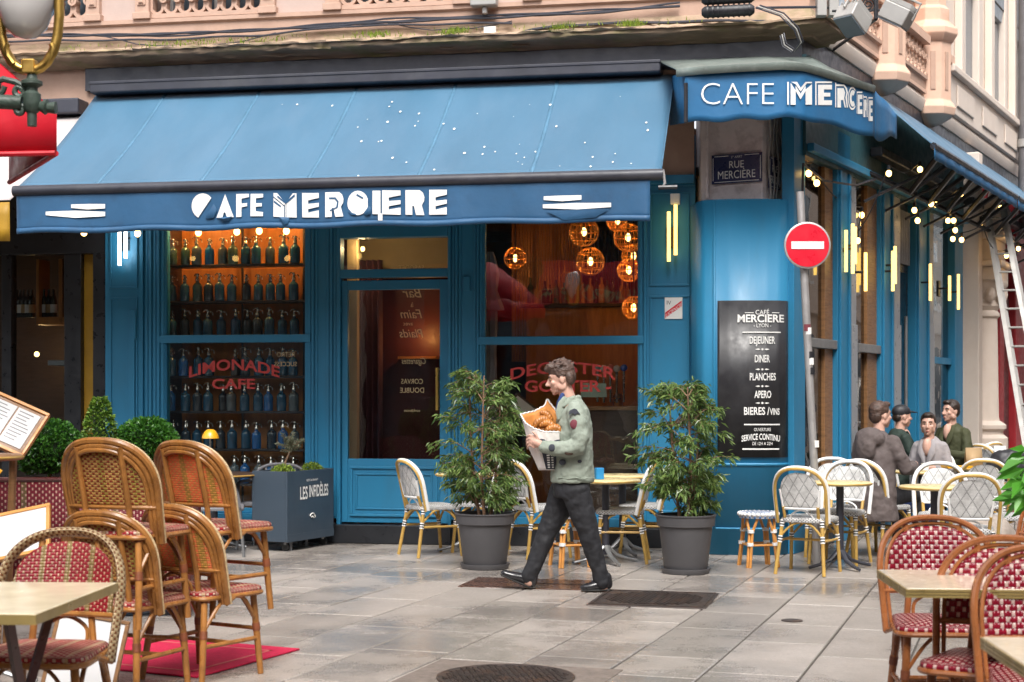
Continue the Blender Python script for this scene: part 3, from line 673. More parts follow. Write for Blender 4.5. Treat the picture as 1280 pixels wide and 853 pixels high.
for y in (437, 462, 483, 504):
    for s_ in (-1, 1): MB().add([bfn(953 + s_*q[0], -y + q[1]) for q in ((2.5, 0), (5, 1.1), (9, 0), (5, -1.1))], [(0, 1, 2, 3)]).build('ornament', M_['letter'], mb, I4, smooth=0, recalc=False)
    MB().add([bfn(953 + 1.4*math.cos(k*.7854), -y + 1.4*math.sin(k*.7854)) for k in range(8)], [tuple(range(8))]).build('ornament', M_['letter'], mb, I4, smooth=0, recalc=False)
# street name plaques
def plaque(pts, Y0, Y1, text, label):
    (a, b), (t, u) = pts
    A, B = at(a, 0, Y0), at(b, 0, Y1); ex = Vector((B.x-A.x, B.y-A.y, 0)); W = ex.length; ex.normalize(); ey = Vector((-ex.y, ex.x, 0))
    M = Matrix.Translation((A.x, A.y, CH + (HZ - u)/F*Y0)) @ Matrix(((ex.x, ey.x, 0), (ex.y, ey.y, 0), (0, 0, 1))).to_4x4()
    H = (u - t) / F * Y0
    root = thing('street_name_plaque', label, 'street sign', M, 'enamel street plaques on the pier')
    MB().box(0, W, -.012, 0, 0, H).build('plate', M_['navy'], root, bevel=.002)
    e = .012; br = MB()
    for (x0, x1, z0, z1) in ((e*2.4, W-e*2.4, e, e*1.5), (e*2.4, W*.34, H-e*1.5, H-e), (W*.66, W-e*2.4, H-e*1.5, H-e), (e, e*1.5, e*2.4, H-e*2.4), (W-e*1.5, W-e, e*2.4, H-e*2.4)): br.box(x0, x1, -.0145, -.0125, z0, z1)
    br.build('border', M_['letter'], root)
    lettering('lettering', text(W, H), M_['letter'], root, M, lambda x, z: (x, -.0145, z))
plaque(((890, 953), (195, 231)), 14.38, 14.16, lambda W, H: [('RUE', W*.5, H*.52, .1, dict(w=W*.29, h=H*.24)), ('MERCIÈRE', W*.5, H*.16, .1, dict(w=W*.74, h=H*.34)), ('2ᵉ ARRT', W*.5, H*.86, .03)], 'navy enamel RUE MERCIÈRE plaque on the front of the pier')
plaque(((960, 974), (195, 235)), 14.22, 14.40, lambda W, H: [('RUE', W*.5, H*.52, .1, dict(w=W*.5, h=H*.22, offset=.001)), ('FERRANDIÈRE', W*.5, H*.16, .1, dict(w=W*.84, h=H*.3, offset=.001))], 'narrow navy enamel street plaque round the side of the pier')
# ================================================================ AWNINGS
def canvas(name, fn, nu, nv, mat, parent, M): return MB().grid(fn, nu, nv).build(name, M_[mat], parent, M, solid=.006, smooth=80)
OUT = 1.8
M_['seam'] = pm('awning_seam', (.075, .18, .28), .5, var=.2)
aw = thing('blue_awning', 'large faded blue awning with cut out white cafe lettering over the shopfront', 'awning', FM)
ax0, ax1 = fx(20, OUT), fx(826, OUT)
zt, zb = 4.55, fz(226, 420, OUT)
def aw_fn(u, v):
    x = ax0 + (ax1-ax0)*u; y = -.16 - (OUT-.16)*v; z = zt + (zb-zt)*v
    sag = .05*math.sin(math.pi*v) + .006*math.sin(u*38)*math.sin(math.pi*min(1, v*1.1)) + .008*math.sin(u*7+2)*math.sin(math.pi*v)
    return (x, y, z - sag)
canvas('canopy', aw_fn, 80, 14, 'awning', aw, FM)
for uu in (.13, .30, .47, .64, .81):
    MB().grid(lambda u, v: tuple(Vector(aw_fn(uu + (u-.5)*.006, v)) + Vector((0, 0, .005))), 1, 14).build('seam', M_['seam'], aw, FM, solid=.003)
MB().box(fx(113, .3), fx(826, .3), -.33, -.02, 4.545, 4.66).build('cassette', M_['cass'], aw, FM, bevel=.02)
MB().box(fx(113, .3), fx(826, .3), -.338, -.30, 4.635, 4.664).build('cassette_lip', M_['cass'], aw, FM, bevel=.006)
MB().tube([(ax0-.02, -OUT, zb-.02), (ax1+.02, -OUT, zb-.02)], .05, 14).build('front_bar', M_['cass'], aw, FM)
vz0, vz1 = fz(283, 420, OUT), zb - .03
def val(x, z, e=0):
    w = .010*math.sin(x*7) + .003*math.sin(x*19+1)
    k = (vz1 - z)/(vz1 - vz0); return (x, -OUT - .01 + w*k - e, z + .008*math.sin(x*6+.7)*k)
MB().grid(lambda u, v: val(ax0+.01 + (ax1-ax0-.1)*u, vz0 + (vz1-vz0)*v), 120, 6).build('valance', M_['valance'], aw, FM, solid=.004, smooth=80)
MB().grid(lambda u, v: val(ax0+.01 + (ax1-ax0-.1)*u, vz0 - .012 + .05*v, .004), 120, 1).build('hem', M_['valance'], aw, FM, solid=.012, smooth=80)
MB().grid(lambda u, v: (ax1 - .003, -.16 - (OUT - .16)*v, zt - .02 - .02*u + (zb - zt)*v), 1, 10).build('side_hem', M_['awning'], aw, FM, solid=.01)
# cut-out letters (own polygons, in photo pixels on the valance)
def vfn(px, py, e=.013):
    x, z = pix(FM, px, py, OUT + .01); return val(x, z, e)
L = []
def poly(*p): L.append(p)
def arcpts(cx, cy, rx_, ry_, a0, a1, n=18): return [(cx + rx_*math.cos(R(a0 + (a1-a0)*i/n)), cy - ry_*math.sin(R(a0 + (a1-a0)*i/n))) for i in range(n+1)]
def place(x0, x1, yt, yb, shapes):
    for sh in shapes: L.append([(x0 + (x1-x0)*p[0], yb + (yt-yb)*p[1]) for p in sh])
circ = lambda a0, a1, cx=.5, cy=.5, r=.5: [(cx + r*math.cos(R(a0+(a1-a0)*i/18)), cy + r*math.sin(R(a0+(a1-a0)*i/18))) for i in range(19)]
lC = [circ(40, 245, .5, .5, .5) ]
lA = [[(.0, 0), (.5, 1), (.62, .76), (.42, .22), (.34, .0)], [(.62, .76), (1, 0), (.60, .0), (.50, .22), (.42, .22)]]
lF = [[(0, 0), (.42, 0), (.42, 1), (0, 1)], [(.42, .80), (1, .86), (1, 1), (.42, 1)], [(.42, .42), (.86, .46), (.86, .60), (.42, .58)]]
lE = [[(0, 0), (.42, 0), (.42, 1), (0, 1)], [(.42, .80), (1, .84), (1, 1), (.42, 1)], [(.42, .42), (.90, .44), (.90, .58), (.42, .58)], [(.42, 0), (1, 0), (1, .18), (.42, .22)]]
lM = [[(0, 0), (.46, 0), (.46, .44), (.0, .80)], [(0, .86), (.46, .50), (.52, .58), (.16, 1), (0, 1)], [(.56, 0), (1, 0), (1, 1), (.84, 1), (.56, .62)], [(.50, .0), (.53, .0), (.53, .55), (.50, .52)]]
lE2 = [[(0, 0), (1, 0), (1, .30), (.72, .26), (.36, .20), (.36, .34), (.72, .40), (1, .44), (1, .60), (.72, .58), (.36, .56), (.36, .70), (.72, .76), (1, .80), (1, 1), (0, 1)]]
lR = [[(0, 0), (.36, 0), (.36, .36), (.45, .36), (.55, 0), (1, 0), (.86, .40), (.98, .56), (1, .72), (.92, .90), (.76, 1), (0, 1)]]
lI = [[(0, 0), (1, 0), (1, 1), (0, 1)]]
lC2 = [circ(20, 340, .5, .5, .5)]
place(240, 268, 242, 273, lC); place(271, 293, 243, 272, lA); place(296, 312, 243, 272, lF); place(314, 329.5, 243, 271.5, lE)
place(342.5, 371, 242, 272, lM); place(378, 399, 241.5, 271.5, lE2); place(407, 430, 240.5, 271, lR); place(435, 461, 239, 270, lC2)
place(466, 476, 239, 269, lI); place(478, 501, 238.5, 269, lE2); place(507, 531, 238, 268.5, lR); place(537, 559, 237.5, 268, lE2); place(473, 478.5, 268, 277, lI)
def swash(x0, x1, y, s): L.append([(x0, y-2.5), ((x0+x1)/2, y-3.5-s), (x1, y-3.5), (x1, y+2), ((x0+x1)/2, y+3.5+s), (x0, y+2)])
swash(58, 132, 268, 1); swash(90, 132, 258.5, 0); swash(680, 727, 248, 0); swash(679, 764, 258, .5)
for p in L: MB().add([vfn(*q) for q in p], [tuple(range(len(p)))]).build('cut_lettering', M_['letter'], aw, FM, smooth=0, recalc=False)
# dark slots showing inside the heavy letters and hanging canvas flaps
def dark(*p): MB().add([vfn(q[0], q[1], .0165) for q in p], [tuple(range(len(p)))]).build('letter_slot', M_['valance'], aw, FM, smooth=0, recalc=False)
dark((412, 247), (420, 247), (424, 252), (423, 260), (413, 264), (413, 262.5), (421, 259), (422, 253), (419, 249), (412, 249)); dark((447, 243), (455, 248), (454, 249.5), (446, 245)); dark((437, 262), (441, 267), (446, 268.5), (446, 270), (440, 269), (436, 264))
dark((348, 245), (357, 253), (357, 255), (347, 247)); dark((357, 253), (369, 243), (369, 246), (358, 255.5)); dark((343, 251), (352, 258), (352, 260), (343, 254))
for (p, nm) in (([(257, 271), (268, 255), (272, 262), (268, 272), (260, 273)], 0), ([(272, 272), (291, 271), (287, 276), (279, 277)], 0), ([(349, 272), (362, 272), (361, 280), (355, 283)], 0), ([(455, 268), (462, 258), (465, 262), (464, 269), (459, 271)], 0), ([(682, 263), (762, 262), (745, 273), (705, 275)], 0)):
    c = MB(); n = len(p); pts = [vfn(*q, .018) for q in p]; cx, cy = sum(q[0] for q in p)/n, sum(q[1] for q in p)/n
    c.add(pts + [vfn(cx, cy, .045)], [(i, (i+1) % n, n) for i in range(n)]); c.build('hanging_flap', M_['valance'], aw, FM, smooth=60)
fk = MB(); fr2 = random.Random(3)
for k in range(46):
    u_, v_ = .35 + .63*fr2.random()**.8, .12 + .85*fr2.random(); c_ = Vector(aw_fn(u_, v_)) + Vector((0, -.004, .012)); r1_ = fr2.uniform(.004, .014); e1, e2 = Vector((1, 0, 0)), Vector((0, -.8, -.6))
    fk.add([c_ + e1*r1_*math.cos(a*1.047)*fr2.uniform(.6, 1.2) + e2*r1_*1.5*math.sin(a*1.047) for a in range(6)], [tuple(range(6))])
tag(fk.build('bird_droppings', M_['letter'], aw, FM, smooth=0, recalc=False), kind='stuff')
# folding arms under the canopy
for s_ in (.12, .88):
    x = ax0 + (ax1-ax0)*s_; e = x + (.55 if s_ < .5 else -.55)
    MB().tube([(x, -.2, 4.30), (e, -OUT*.55, 3.75), (x, -OUT+.04, zb-.03)], .025, 8).build('folding_arm', M_['black'], aw, FM)
MB().tube([(ax1 - .02, -OUT, vz1 - .10), (ax1 + .14, -OUT, vz1 - .10)], .02, 8).build('crank_end', M_['black'], aw, FM)
MB().tube([(ax1 + .02, -OUT, zb + .02), (ax1 + .035, -OUT, zb - .10), (ax1 + .01, -OUT, zb - .13)], .012, 8).build('bracket', M_['galv'], aw, FM)
# corner awning -----------------------------------------------------------
ca = thing('corner_awning', 'blue box awning lettered CAFE MERCERE on the building corner', 'awning', T(2.4, 13.6, 3.9))
cf = [(857, 13.45), (880, 13.40), (930, 13.30), (980, 13.22), (1004, 13.26), (1022, 13.42), (1050, 13.72), (1075, 14.0), (1093, 14.2)]
def cpt(s):   # s = px
    for i in range(len(cf)-1):
        if s <= cf[i+1][0] or i == len(cf)-2:
            a, b = cf[i], cf[i+1]; t = (s-a[0])/(b[0]-a[0]); Y = a[1]+(b[1]-a[1])*t; return Vector(((s-640)/F*Y, Y, 0))
ztop, zbot = CH + (HZ-86)/F*13.3, CH + (HZ-150)/F*13.3
def cfn(px, npy, e=0.0):
    Y = cpt(px).y; z = CH + (HZ + npy)/F*Y; k = max(0, min(1, (ztop - z)/(ztop-zbot)))
    y = Y - e + .006*math.sin(px*.09)*k
    return ((px-640)/F*y, y, z)
def cface(u, v):
    px = 857 + 236*u; p = cpt(px); z = zbot + (ztop-zbot)*v + .012*math.sin(px*.11)*(1-v); k = 1-v
    y = p.y + .006*math.sin(px*.09)*k; return ((px-640)/F*y, y, z)
MB().grid(cface, 70, 8).build('valance', M_['cornaw'], ca, I4, solid=.006, smooth=70)
E = cpt(1093); E2 = at(1121, 0, 14.9)
MB().grid(lambda u, v: (E.x + (E2.x-E.x)*u, E.y + (E2.y-E.y)*u + .02*math.sin(u*9), zbot + (ztop-zbot)*v*(1-.45*u) + .10*u - .03*math.sin(u*6)*(1-v)), 10, 4).build('end_flap', M_['cornaw'], ca, I4, solid=.006, smooth=70)
back = [wp(FM, fx(822), -.02), wp(FM, fx(880), -.02), wp(FM, fx(930), -.02), wp(FM, fx(955), -.02), wp(FM, fx(957), -.02), wp(RM, .2, -.03), wp(RM, .7, -.03), wp(RM, 1.2, -.03), wp(RM, 1.6, -.03)]
frontp = [at(845, 0, 13.5), at(880, 0, 13.38), at(930, 0, 13.28), at(980, 0, 13.2), cpt(1004), cpt(1022), cpt(1050), cpt(1075), cpt(1093)]
hm = MB(); n = len(back)
hm.add([(b[0], b[1], 4.72) for b in back] + [(p.x, p.y - .02, ztop + .03) for p in frontp] + [(p.x, p.y - .02, ztop - .035) for p in frontp],
       [(i, i+1, n+i+1, n+i) for i in range(n-1)] + [(n+i, n+i+1, 2*n+i+1, 2*n+i) for i in range(n-1)])
hm.build('hood', pm('grey_green_hood', (.20, .24, .22), .45, var=.15, scale=4, dirt=(.45, .47, .45), dirt_amt=.25, dirt_scale=14, metal=.2), ca, I4, solid=.012, smooth=30)
S0 = cpt(857); B0 = wp(FM, fx(838), -.05)
MB().add([(S0.x, S0.y, zbot), (S0.x, S0.y, ztop), (B0[0], B0[1], ztop + .22), (B0[0], B0[1], ztop - .25)], [(0, 1, 2, 3)]).build('end_panel', M_['cornaw'], ca, I4, solid=.006)
MB().tube([(S0.x, S0.y-.02, zbot), (S0.x, S0.y-.02, ztop - .10)], .018, 8).build('end_post', M_['black'], ca, I4)
lettering('lettering', [('CAFE', 922, -131.5, 40, dict(w=91, h=27, offset=-.75))], M_['letter'], ca, I4, lambda x, z: cfn(x, z, .016))
def seq(letter, x0, x1, yt, yb):
    nx = 3
    for sh in letter:
        n_ = len(sh)
        MB().add([cfn(x0 + (x1-x0)*p[0], -(yb + (yt-yb)*p[1]), .016) for p in sh], [tuple(range(n_))]).build('lettering', M_['letter'], ca, I4, smooth=0, recalc=False)
dM = [[(0, 0), (.07, 0), (.07, 1), (0, 1)], [(.14, 0), (.34, 0), (.34, .62), (.14, .96)], [(.16, 1), (.40, 1), (.54, .74), (.74, 1), (1, 1), (1, .94), (.80, .94), (.54, .58), (.34, .90)], [(.34, .62), (.34, .84), (.54, .48), (.74, .84), (.74, .60), (.54, .24)], [(.74, 0), (1, 0), (1, .90), (.74, .66)]]
dE = [[(0, 0), (.08, 0), (.08, 1), (0, 1)], [(.08, .93), (1, .93), (1, 1), (.08, 1)], [(.17, 0), (.52, 0), (.52, .86), (.17, .86)], [(.52, 0), (1, 0), (1, .20), (.52, .20)], [(.52, .66), (1, .66), (1, .86), (.52, .86)], [(.52, .36), (.9, .36), (.9, .52), (.52, .52)]]
dR = [[(0, 0), (.08, 0), (.08, 1), (0, 1)], [(.08, .93), (.70, .93), (.92, .78), (1, .6), (.92, .44), (1, .0), (.90, 0), (.80, .42), (.88, .6), (.80, .76), (.66, .86), (.08, .86)], [(.17, 0), (.45, 0), (.45, .78), (.17, .78)], [(.45, .30), (.62, .30), (.74, 0), (.84, 0), (.70, .38), (.78, .6), (.66, .78), (.45, .78)]]
dC = [circ(45, 180, .5, .5, .5) + circ(180, 45, .5, .5, .42), circ(180, 315, .5, .5, .5) + circ(315, 180, .5, .5, .42), circ(50, 180, .55, .5, .36) + circ(180, 50, .55, .5, .14), circ(180, 310, .55, .5, .36) + circ(310, 180, .55, .5, .14)]
for (lt, a, b, t, bt) in ((dM, 984, 1015, 103, 131.5), (dE, 1019, 1040, 102.5, 132), (dR, 1044, 1060, 104, 135), (dC, 1060, 1071, 109, 138), (dE, 1071, 1078, 115, 143), (dR, 1079, 1085, 119, 147), (dE, 1085.5, 1091, 122, 152)):
    seq(lt, a, b, t, bt)
# ================================================================ SIDE STREET FACADE (same building)
def RB(name, a, b, o0, o1, z0, z1, mat, bevel=.006, parent=None):
    return bp(name, MB().box(rx(a), rx(b), -o1, -o0, z0, z1), mat, RM, bevel=bevel, parent=parent)
SH = rz_(228, 1075)      # head of the side windows
RB('pilaster', 990, 1004, -.1, .02, 0, SH + .5, 'blue')
for (a, b, jamb, ry) in ((1004, 1041, 1031, 429), (1068, 1096, 1084, 435.5)):
    wz = rz_(ry, (a+b)/2)
    fr = RB('window', jamb, b, -.16, .0, .25, SH, 'wood')
    bp('rail', MB().box(rx(a), rx(b), -.05, .05, wz-.05, wz+.04), 'steel', RM, parent=fr, bevel=.006)
    bp('pane', MB().box(rx(a), rx(jamb), .035, .04, .3, SH), 'glassr', RM, parent=fr, smooth=0)
    bp('sill', MB().box(rx(a), rx(b), -.05, .10, .20, .30), 'blue', RM, parent=fr, bevel=.006)
    bp('apron', MB().box(rx(a), rx(b), -.02, .10, .0, .20), 'char', RM, parent=fr, bevel=.006)
M_['mirror'] = pm('grey_metal_strip', (.27, .29, .32), .3, var=.04, rvar=.04)
for (a, b) in ((1041, 1057), (1096, 1111), (1140, 1156)):
    p_ = RB('pilaster', a, b, -.1, .05, 0, SH + .4, 'blue')
    bp('moulding', MB().box(rx(a) + .04, rx(a) + .09, -.075, -.05, .3, SH).box(rx(b) - .09, rx(b) - .04, -.075, -.05, .3, SH), 'blue', RM, parent=p_, bevel=.006)
for (a, b) in ((1057, 1067), (1111, 1122), (1156, 1164)):
    p_ = RB('mirror_strip', a, b, -.1, .03, 0, SH + .1, 'mirror')
    RB('lower_strip', a + .6, b - .6, .03, .05, .3, rz_(405, a), 'mirror', parent=p_)
d_ = RB('side_door', 1122, 1140, -.12, -.05, 0, SH, 'char')
RB('transom_grille', 1123, 1139, -.05, -.02, rz_(330, 1130), SH - .1, 'black', parent=d_)
for k in range(7): bp('grille_bar', MB().tube([(rx(1124 + 2.2*k), .01, rz_(330, 1130)), (rx(1124 + 2.2*k), .01, SH - .1)], .012, 6), 'steel', RM, parent=d_)
bp('door_pane', MB().box(rx(1125), rx(1137), .04, .045, .9, rz_(340, 1130)), 'glassr', RM, parent=d_, smooth=0)
bp('pull_bar', MB().tube([(rx(1126), -.06, 1.0), (rx(1126), -.06, 2.4)], .02, 8), 'steel', RM, parent=d_)
fr = RB('end_window', 1188, 1198, -.1, .06, 0, SH, 'blue')
bp('pane', MB().box(rx(1164), rx(1188), .03, .035, .3, SH - .1), 'glassr', RM, parent=fr, smooth=0)
bp('rail', MB().box(rx(1164), rx(1188), -.02, .06, rz_(455, 1175), rz_(447, 1175)), 'blue', RM, parent=fr)
RB('sill', 1164, 1188, -.1, .04, 0, .3, 'blue', parent=fr)
bp('side_head', MB().box(0.02, rx(1200), -.05, .25, SH, 4.7), pm('teal_soffit', (.035, .10, .12), .45, var=.2), RM)
bp('side_fascia', MB().box(.05, 26, -.01, .25, 4.701, 4.95), 'cass', RM)
bp('side_cornice', MB().box(.05, rx(1200), -.12, -.05, SH + .04, SH + .12), 'blue', RM, bevel=.01)
# upper side wall: peach balcony end, then cream wall with tall windows
XW = rx(1178)
bp('side_wall', MB().box(XW, 27, .0, .3, 5.1, 12), 'cream', RM)
bp('side_wall_end', MB().box(.0, XW, .25, .5, 5.1, 12), 'peach', RM)
bp('parapet', MB().box(XW, 27, -.10, .0, 5.13, 5.62), 'cream', RM, bevel=.01)
bp('parapet_cap', MB().box(XW - .05, 27, -.17, .02, 5.62, 5.72), 'cream', RM, bevel=.02)
for k in range(11):
    x = XW + .35 + k * 1.6; bp('parapet_relief', MB().box(x, x + 1.0, -.125, -.1, 5.24, 5.52), 'cream', RM, bevel=.015)
for (a, b) in ((1197, 1214), (1234, 1247), (1263, 1273), (1290, 1300), (1315, 1324)):
    xa, xb = rx(a), rx(b); top_ = 8.0
    w_ = bp('tall_window', MB().box(xa, xb, -.012, -.004, 5.72, top_), 'skyglass', RM)
    bp('surround', MB().box(xa - .22, xa, -.11, .0, 5.72, top_ + .2).box(xb, xb + .22, -.11, .0, 5.72, top_ + .2).box(xa, xb, -.11, .0, top_, top_ + .2), 'cream', RM, parent=w_, bevel=.02)
    bp('blind_box', MB().box(xa, xb, -.10, -.014, 7.2, top_).prism([(xa, 7.2), (xb, 7.2), (xb - .1, 7.0), (xa + .1, 7.0)], -.08, -.014), 'steel', RM, parent=w_, bevel=.01)
def turret(px_, zt_):
    x = rx(px_); r = .26
    t_ = bp('turret_pier', MB().lathe([(.05, 4.78), (.16, 4.82), (.30, 4.90), (.32, 4.99), (.29, 5.04), (r, 5.08), (r, 5.78), (r+.03, 5.80), (r+.08, 5.88), (r+.08, 5.95), (r-.02, 6.05), (r-.02, 6.2), (.20, 6.24), (.20, zt_), (.27, zt_+.06), (.27, zt_+.2), (.18, zt_+.25), (.18, zt_+2)], 8), 'peach', RM @ Matrix.Translation((x, -.05, 0)), bevel=.012)
    for k in range(8):
        a = math.pi/8*(2*k+1); SM_ = RM @ Matrix.Translation((x, -.05, 0)) @ Matrix.Rotation(a, 4, 'Z') @ Matrix.Translation((0, -r*.925, 0))
        bp('turret_slot', MB().box(-.03, .03, -.01, .01, 5.2, 5.66), 'stone', SM_, parent=t_); bp('turret_slot', MB().box(-.025, .025, .035, .05, 6.4, zt_ - .15), 'stone', SM_, parent=t_)
turret(1097, 7.2); turret(1157, 7.4)
for (a, b) in ((1052, 1089), (1112, 1149), (1167, 1180)):
    xa, xb = rx(a), rx(b)
    bp('balustrade', tracery(MB(), xa, xb, 5.16, .17).box(xa, xb, -.07, .07, 5.13, 5.17).box(xa, xb, -.12, .12, 5.72, 5.82), 'peach', RM @ Matrix.Translation((0, -.02, 0)), smooth=0)
bp('shutter', MB().box(rx(1040), rx(1051), -.04, .02, 5.13, 8), pm('blue_grey_shutter', (.42, .5, .58), .5), RM)
# floodlights, junction boxes and splice closures on the balcony
for (px_, py_, tilt, rot, lab) in ((1066, 24, 35, 40, 'grey finned floodlight left of the black bracket above the corner awning'), (1122, 18, 30, -30, 'pale grey floodlight right of the black bracket above the corner awning')):
    p = at(px_, py_, 13.6); M = Matrix.Translation(p) @ Matrix.Rotation(R(rot), 4, 'Z') @ Matrix.Rotation(R(tilt), 4, 'Y')
    fl = thing('floodlight', lab, 'floodlight', M, 'floodlights above the corner awning')
    MB().box(-.13, .13, -.11, .11, -.09, .07).build('housing', M_['alu'], fl, bevel=.015)
    for k in range(6): MB().box(-.12, .12, -.10 + k*.038, -.092 + k*.038, .072, .115).build('fin', M_['alu'], fl, bevel=.002)
    MB().box(-.12, .12, -.10, .10, -.10, -.091).build('lens', M_['skyglass'], fl)
    MB().tube([(-.15, 0, 0), (-.15, 0, .16), (.15, 0, .16), (.15, 0, 0)], .012, 6).build('yoke', M_['alu'], fl)
bk = thing('lamp_bracket', 'black iron bracket with scrolls carrying the two floodlights', 'bracket', T(at(1095, 0, 13.75).x, 13.75, 4.6))
MB().tube([at(1095, -60, 13.75), at(1095, 24, 13.75)], .02, 8).build('post', M_['black'], bk, I4)
MB().tube([at(1040, 14, 13.8), at(1095, 13, 13.75), at(1142, 14, 13.7)], .012, 6).build('arm', M_['black'], bk, I4)
MB().tube([at(1085 + (2+t*.28)*math.cos(t*.55), 6 + (2+t*.28)*math.sin(t*.55), 13.75) for t in range(30)], .008, 6).build('scroll', M_['black'], bk, I4)
MB().tube([at(1095, 24, 13.75), wp(RM, 1.2, .1) + (4.95,)], .018, 6).build('brace', M_['black'], bk, I4)
for k, (a, b) in enumerate(((1021, 1032), (1036, 1047))):
    q = at((a+b)/2, 9, 13.9); tag(MB().obox(Matrix.Translation(q), .045, .05, .09).build('junction_box', M_['alu'], None, bevel=.008), ('left', 'right')[k] + ' one of two grey junction boxes beside the floodlights', 'junction box', 'boxes by the floodlights')
tag(MB().tube([at(945, 10, 14.3), at(1021, 9, 13.9), at(1047, 11, 13.9), at(1060, 20, 13.7)], .012, 6).build('conduit', M_['cable']), 'thin dark conduit running from the splice closures to the floodlights', 'conduit')
for k, y in enumerate((-2, 14)):
    sp_ = thing('splice_closure', ('upper', 'lower')[k] + ' ribbed black cable splice closure above the cornice', 'cable closure', Matrix.Translation(at(910, y, 14.15)), 'splice closures above the cornice')
    MB().tube([(-.24, .05, 0), (-.21, .045, 0), (.21, -.045, 0), (.24, -.05, 0)], [.03, .055, .055, .03], 12).build('body', M_['black'], sp_)
    for i in range(9): MB().tube([(-.19 + i*.047, .041 - i*.01, 0), (-.175 + i*.047, .038 - i*.01, 0)], .062, 12).build('clamp', M_['black'], sp_)
def fcable(pts, r, out, mat='cable'):
    P = []
    for (px_, py_) in pts:
        x, z = pix(FM, px_, py_, out); P.append((x, -out, z))
    Q = []
    for i in range(len(P)-1):
        for k in range(8):
            t = k/8; Q.append([P[i][j]*(1-t)+P[i+1][j]*t for j in range(3)])
    Q.append(P[-1])
    return MB().tube([(a, b, c + .006*math.sin(a*7+r*900)) for a, b, c in Q], r, 6).build('cable', M_[mat], None, FM)
cabs = [([(-60, 53), (60, 51), (200, 50), (330, 44), (430, 33), (560, 30), (640, 29)], .011, 'lowest black cable clipped above the mossy cornice at left'),
 ([(-60, 48), (60, 45), (190, 43), (330, 38), (480, 28), (620, 22), (760, 15), (850, 7)], .013, 'thick black cable running the whole length above the cornice'),
 ([(-60, 45), (60, 43), (200, 46), (345, 36), (480, 24), (610, 20), (720, 18), (850, 4)], .010, 'thin dark cable just over the thick black cable'),
 ([(60, 42), (130, 45), (240, 41), (400, 33), (560, 23), (700, 15), (840, 8)], .009, 'slack thin cable crossing the others below the left balustrade'),
 ([(600, 40), (605, 46), (640, 45), (665, 38), (700, 32), (780, 29), (860, 27), (960, 26), (985, 36)], .014, 'black cable looping under the small white box above the cornice'),
 ([(120, 44), (170, 55), (240, 60), (300, 52), (345, 42)], .006, 'thin cable sagging onto the mossy ledge at left'),
 ([(480, 28), (540, 38), (590, 36), (640, 26)], .006, 'thin cable sagging left of the small white box')]
for p, r, lab in cabs: tag(fcable(p, r, .13 + rnd.random()*.03), lab, 'cable', 'cables along the cornice')
P = [at(945, 10, 14.1), at(975, 20, 13.95), at(993, 38, 13.9), at(999, 55, 13.95), at(990, 66, 14.0), at(978, 58, 14.05), at(975, 45, 14.1)]
for k in range(3): tag(MB().tube([p + Vector((k*.018, 0, k*.012)) for p in P], .007, 6).build('loop_cable', M_['greycable' if k == 1 else 'cable']), ('inner', 'pale middle', 'outer')[k] + ' cable of the loop bending round the cornice corner', 'cable', 'loop at the cornice corner')
x_, z_ = pix(FM, 613, 39, .12); tag(MB().box(x_ - .06, x_ + .06, -.16, -.10, z_ - .035, z_ + .035).build('cable_box', M_['white'], None, FM, bevel=.006), 'small white cable box above the middle of the cornice', 'cable box')
x_, z_ = pix(FM, 606, 2, .15); tag(MB().box(x_ - .13, x_ + .13, -.25, -.12, z_ - .06, z_ + .1).box(x_ - .02, x_ + .03, -.2, -.12, z_ - .13, z_ - .06).build('wall_box', M_['alu'], None, FM, bevel=.012), 'grey wall box between two balustrades above the cables', 'wall box')
# ---- moss tufts along the ledge
mm = MB()
for k in range(900):
    px_ = rnd.choice((rnd.uniform(180, 360), rnd.uniform(60, 880), rnd.gauss(470, 14), rnd.gauss(570, 10), rnd.gauss(702, 8), rnd.gauss(790, 8)))
    x = fx(px_, .25); y = -rnd.uniform(.12, .33); z = 4.985 + (.335 + y) * .49 if y > -.33 else 4.98
    a = rnd.uniform(0, 6.28); l = rnd.uniform(.012, .045); mm.add([(x - .006*math.cos(a), y - .006*math.sin(a), z - .005), (x + .006*math.cos(a), y + .006*math.sin(a), z - .005), (x + rnd.uniform(-.02, .02), y - rnd.uniform(0, .02), z + l)], [(0, 1, 2)])
tag(mm.build('moss', M_['sprig'], None, FM, smooth=0, recalc=False), 'tufts of green moss growing along the cornice ledge', 'moss', kind='stuff')
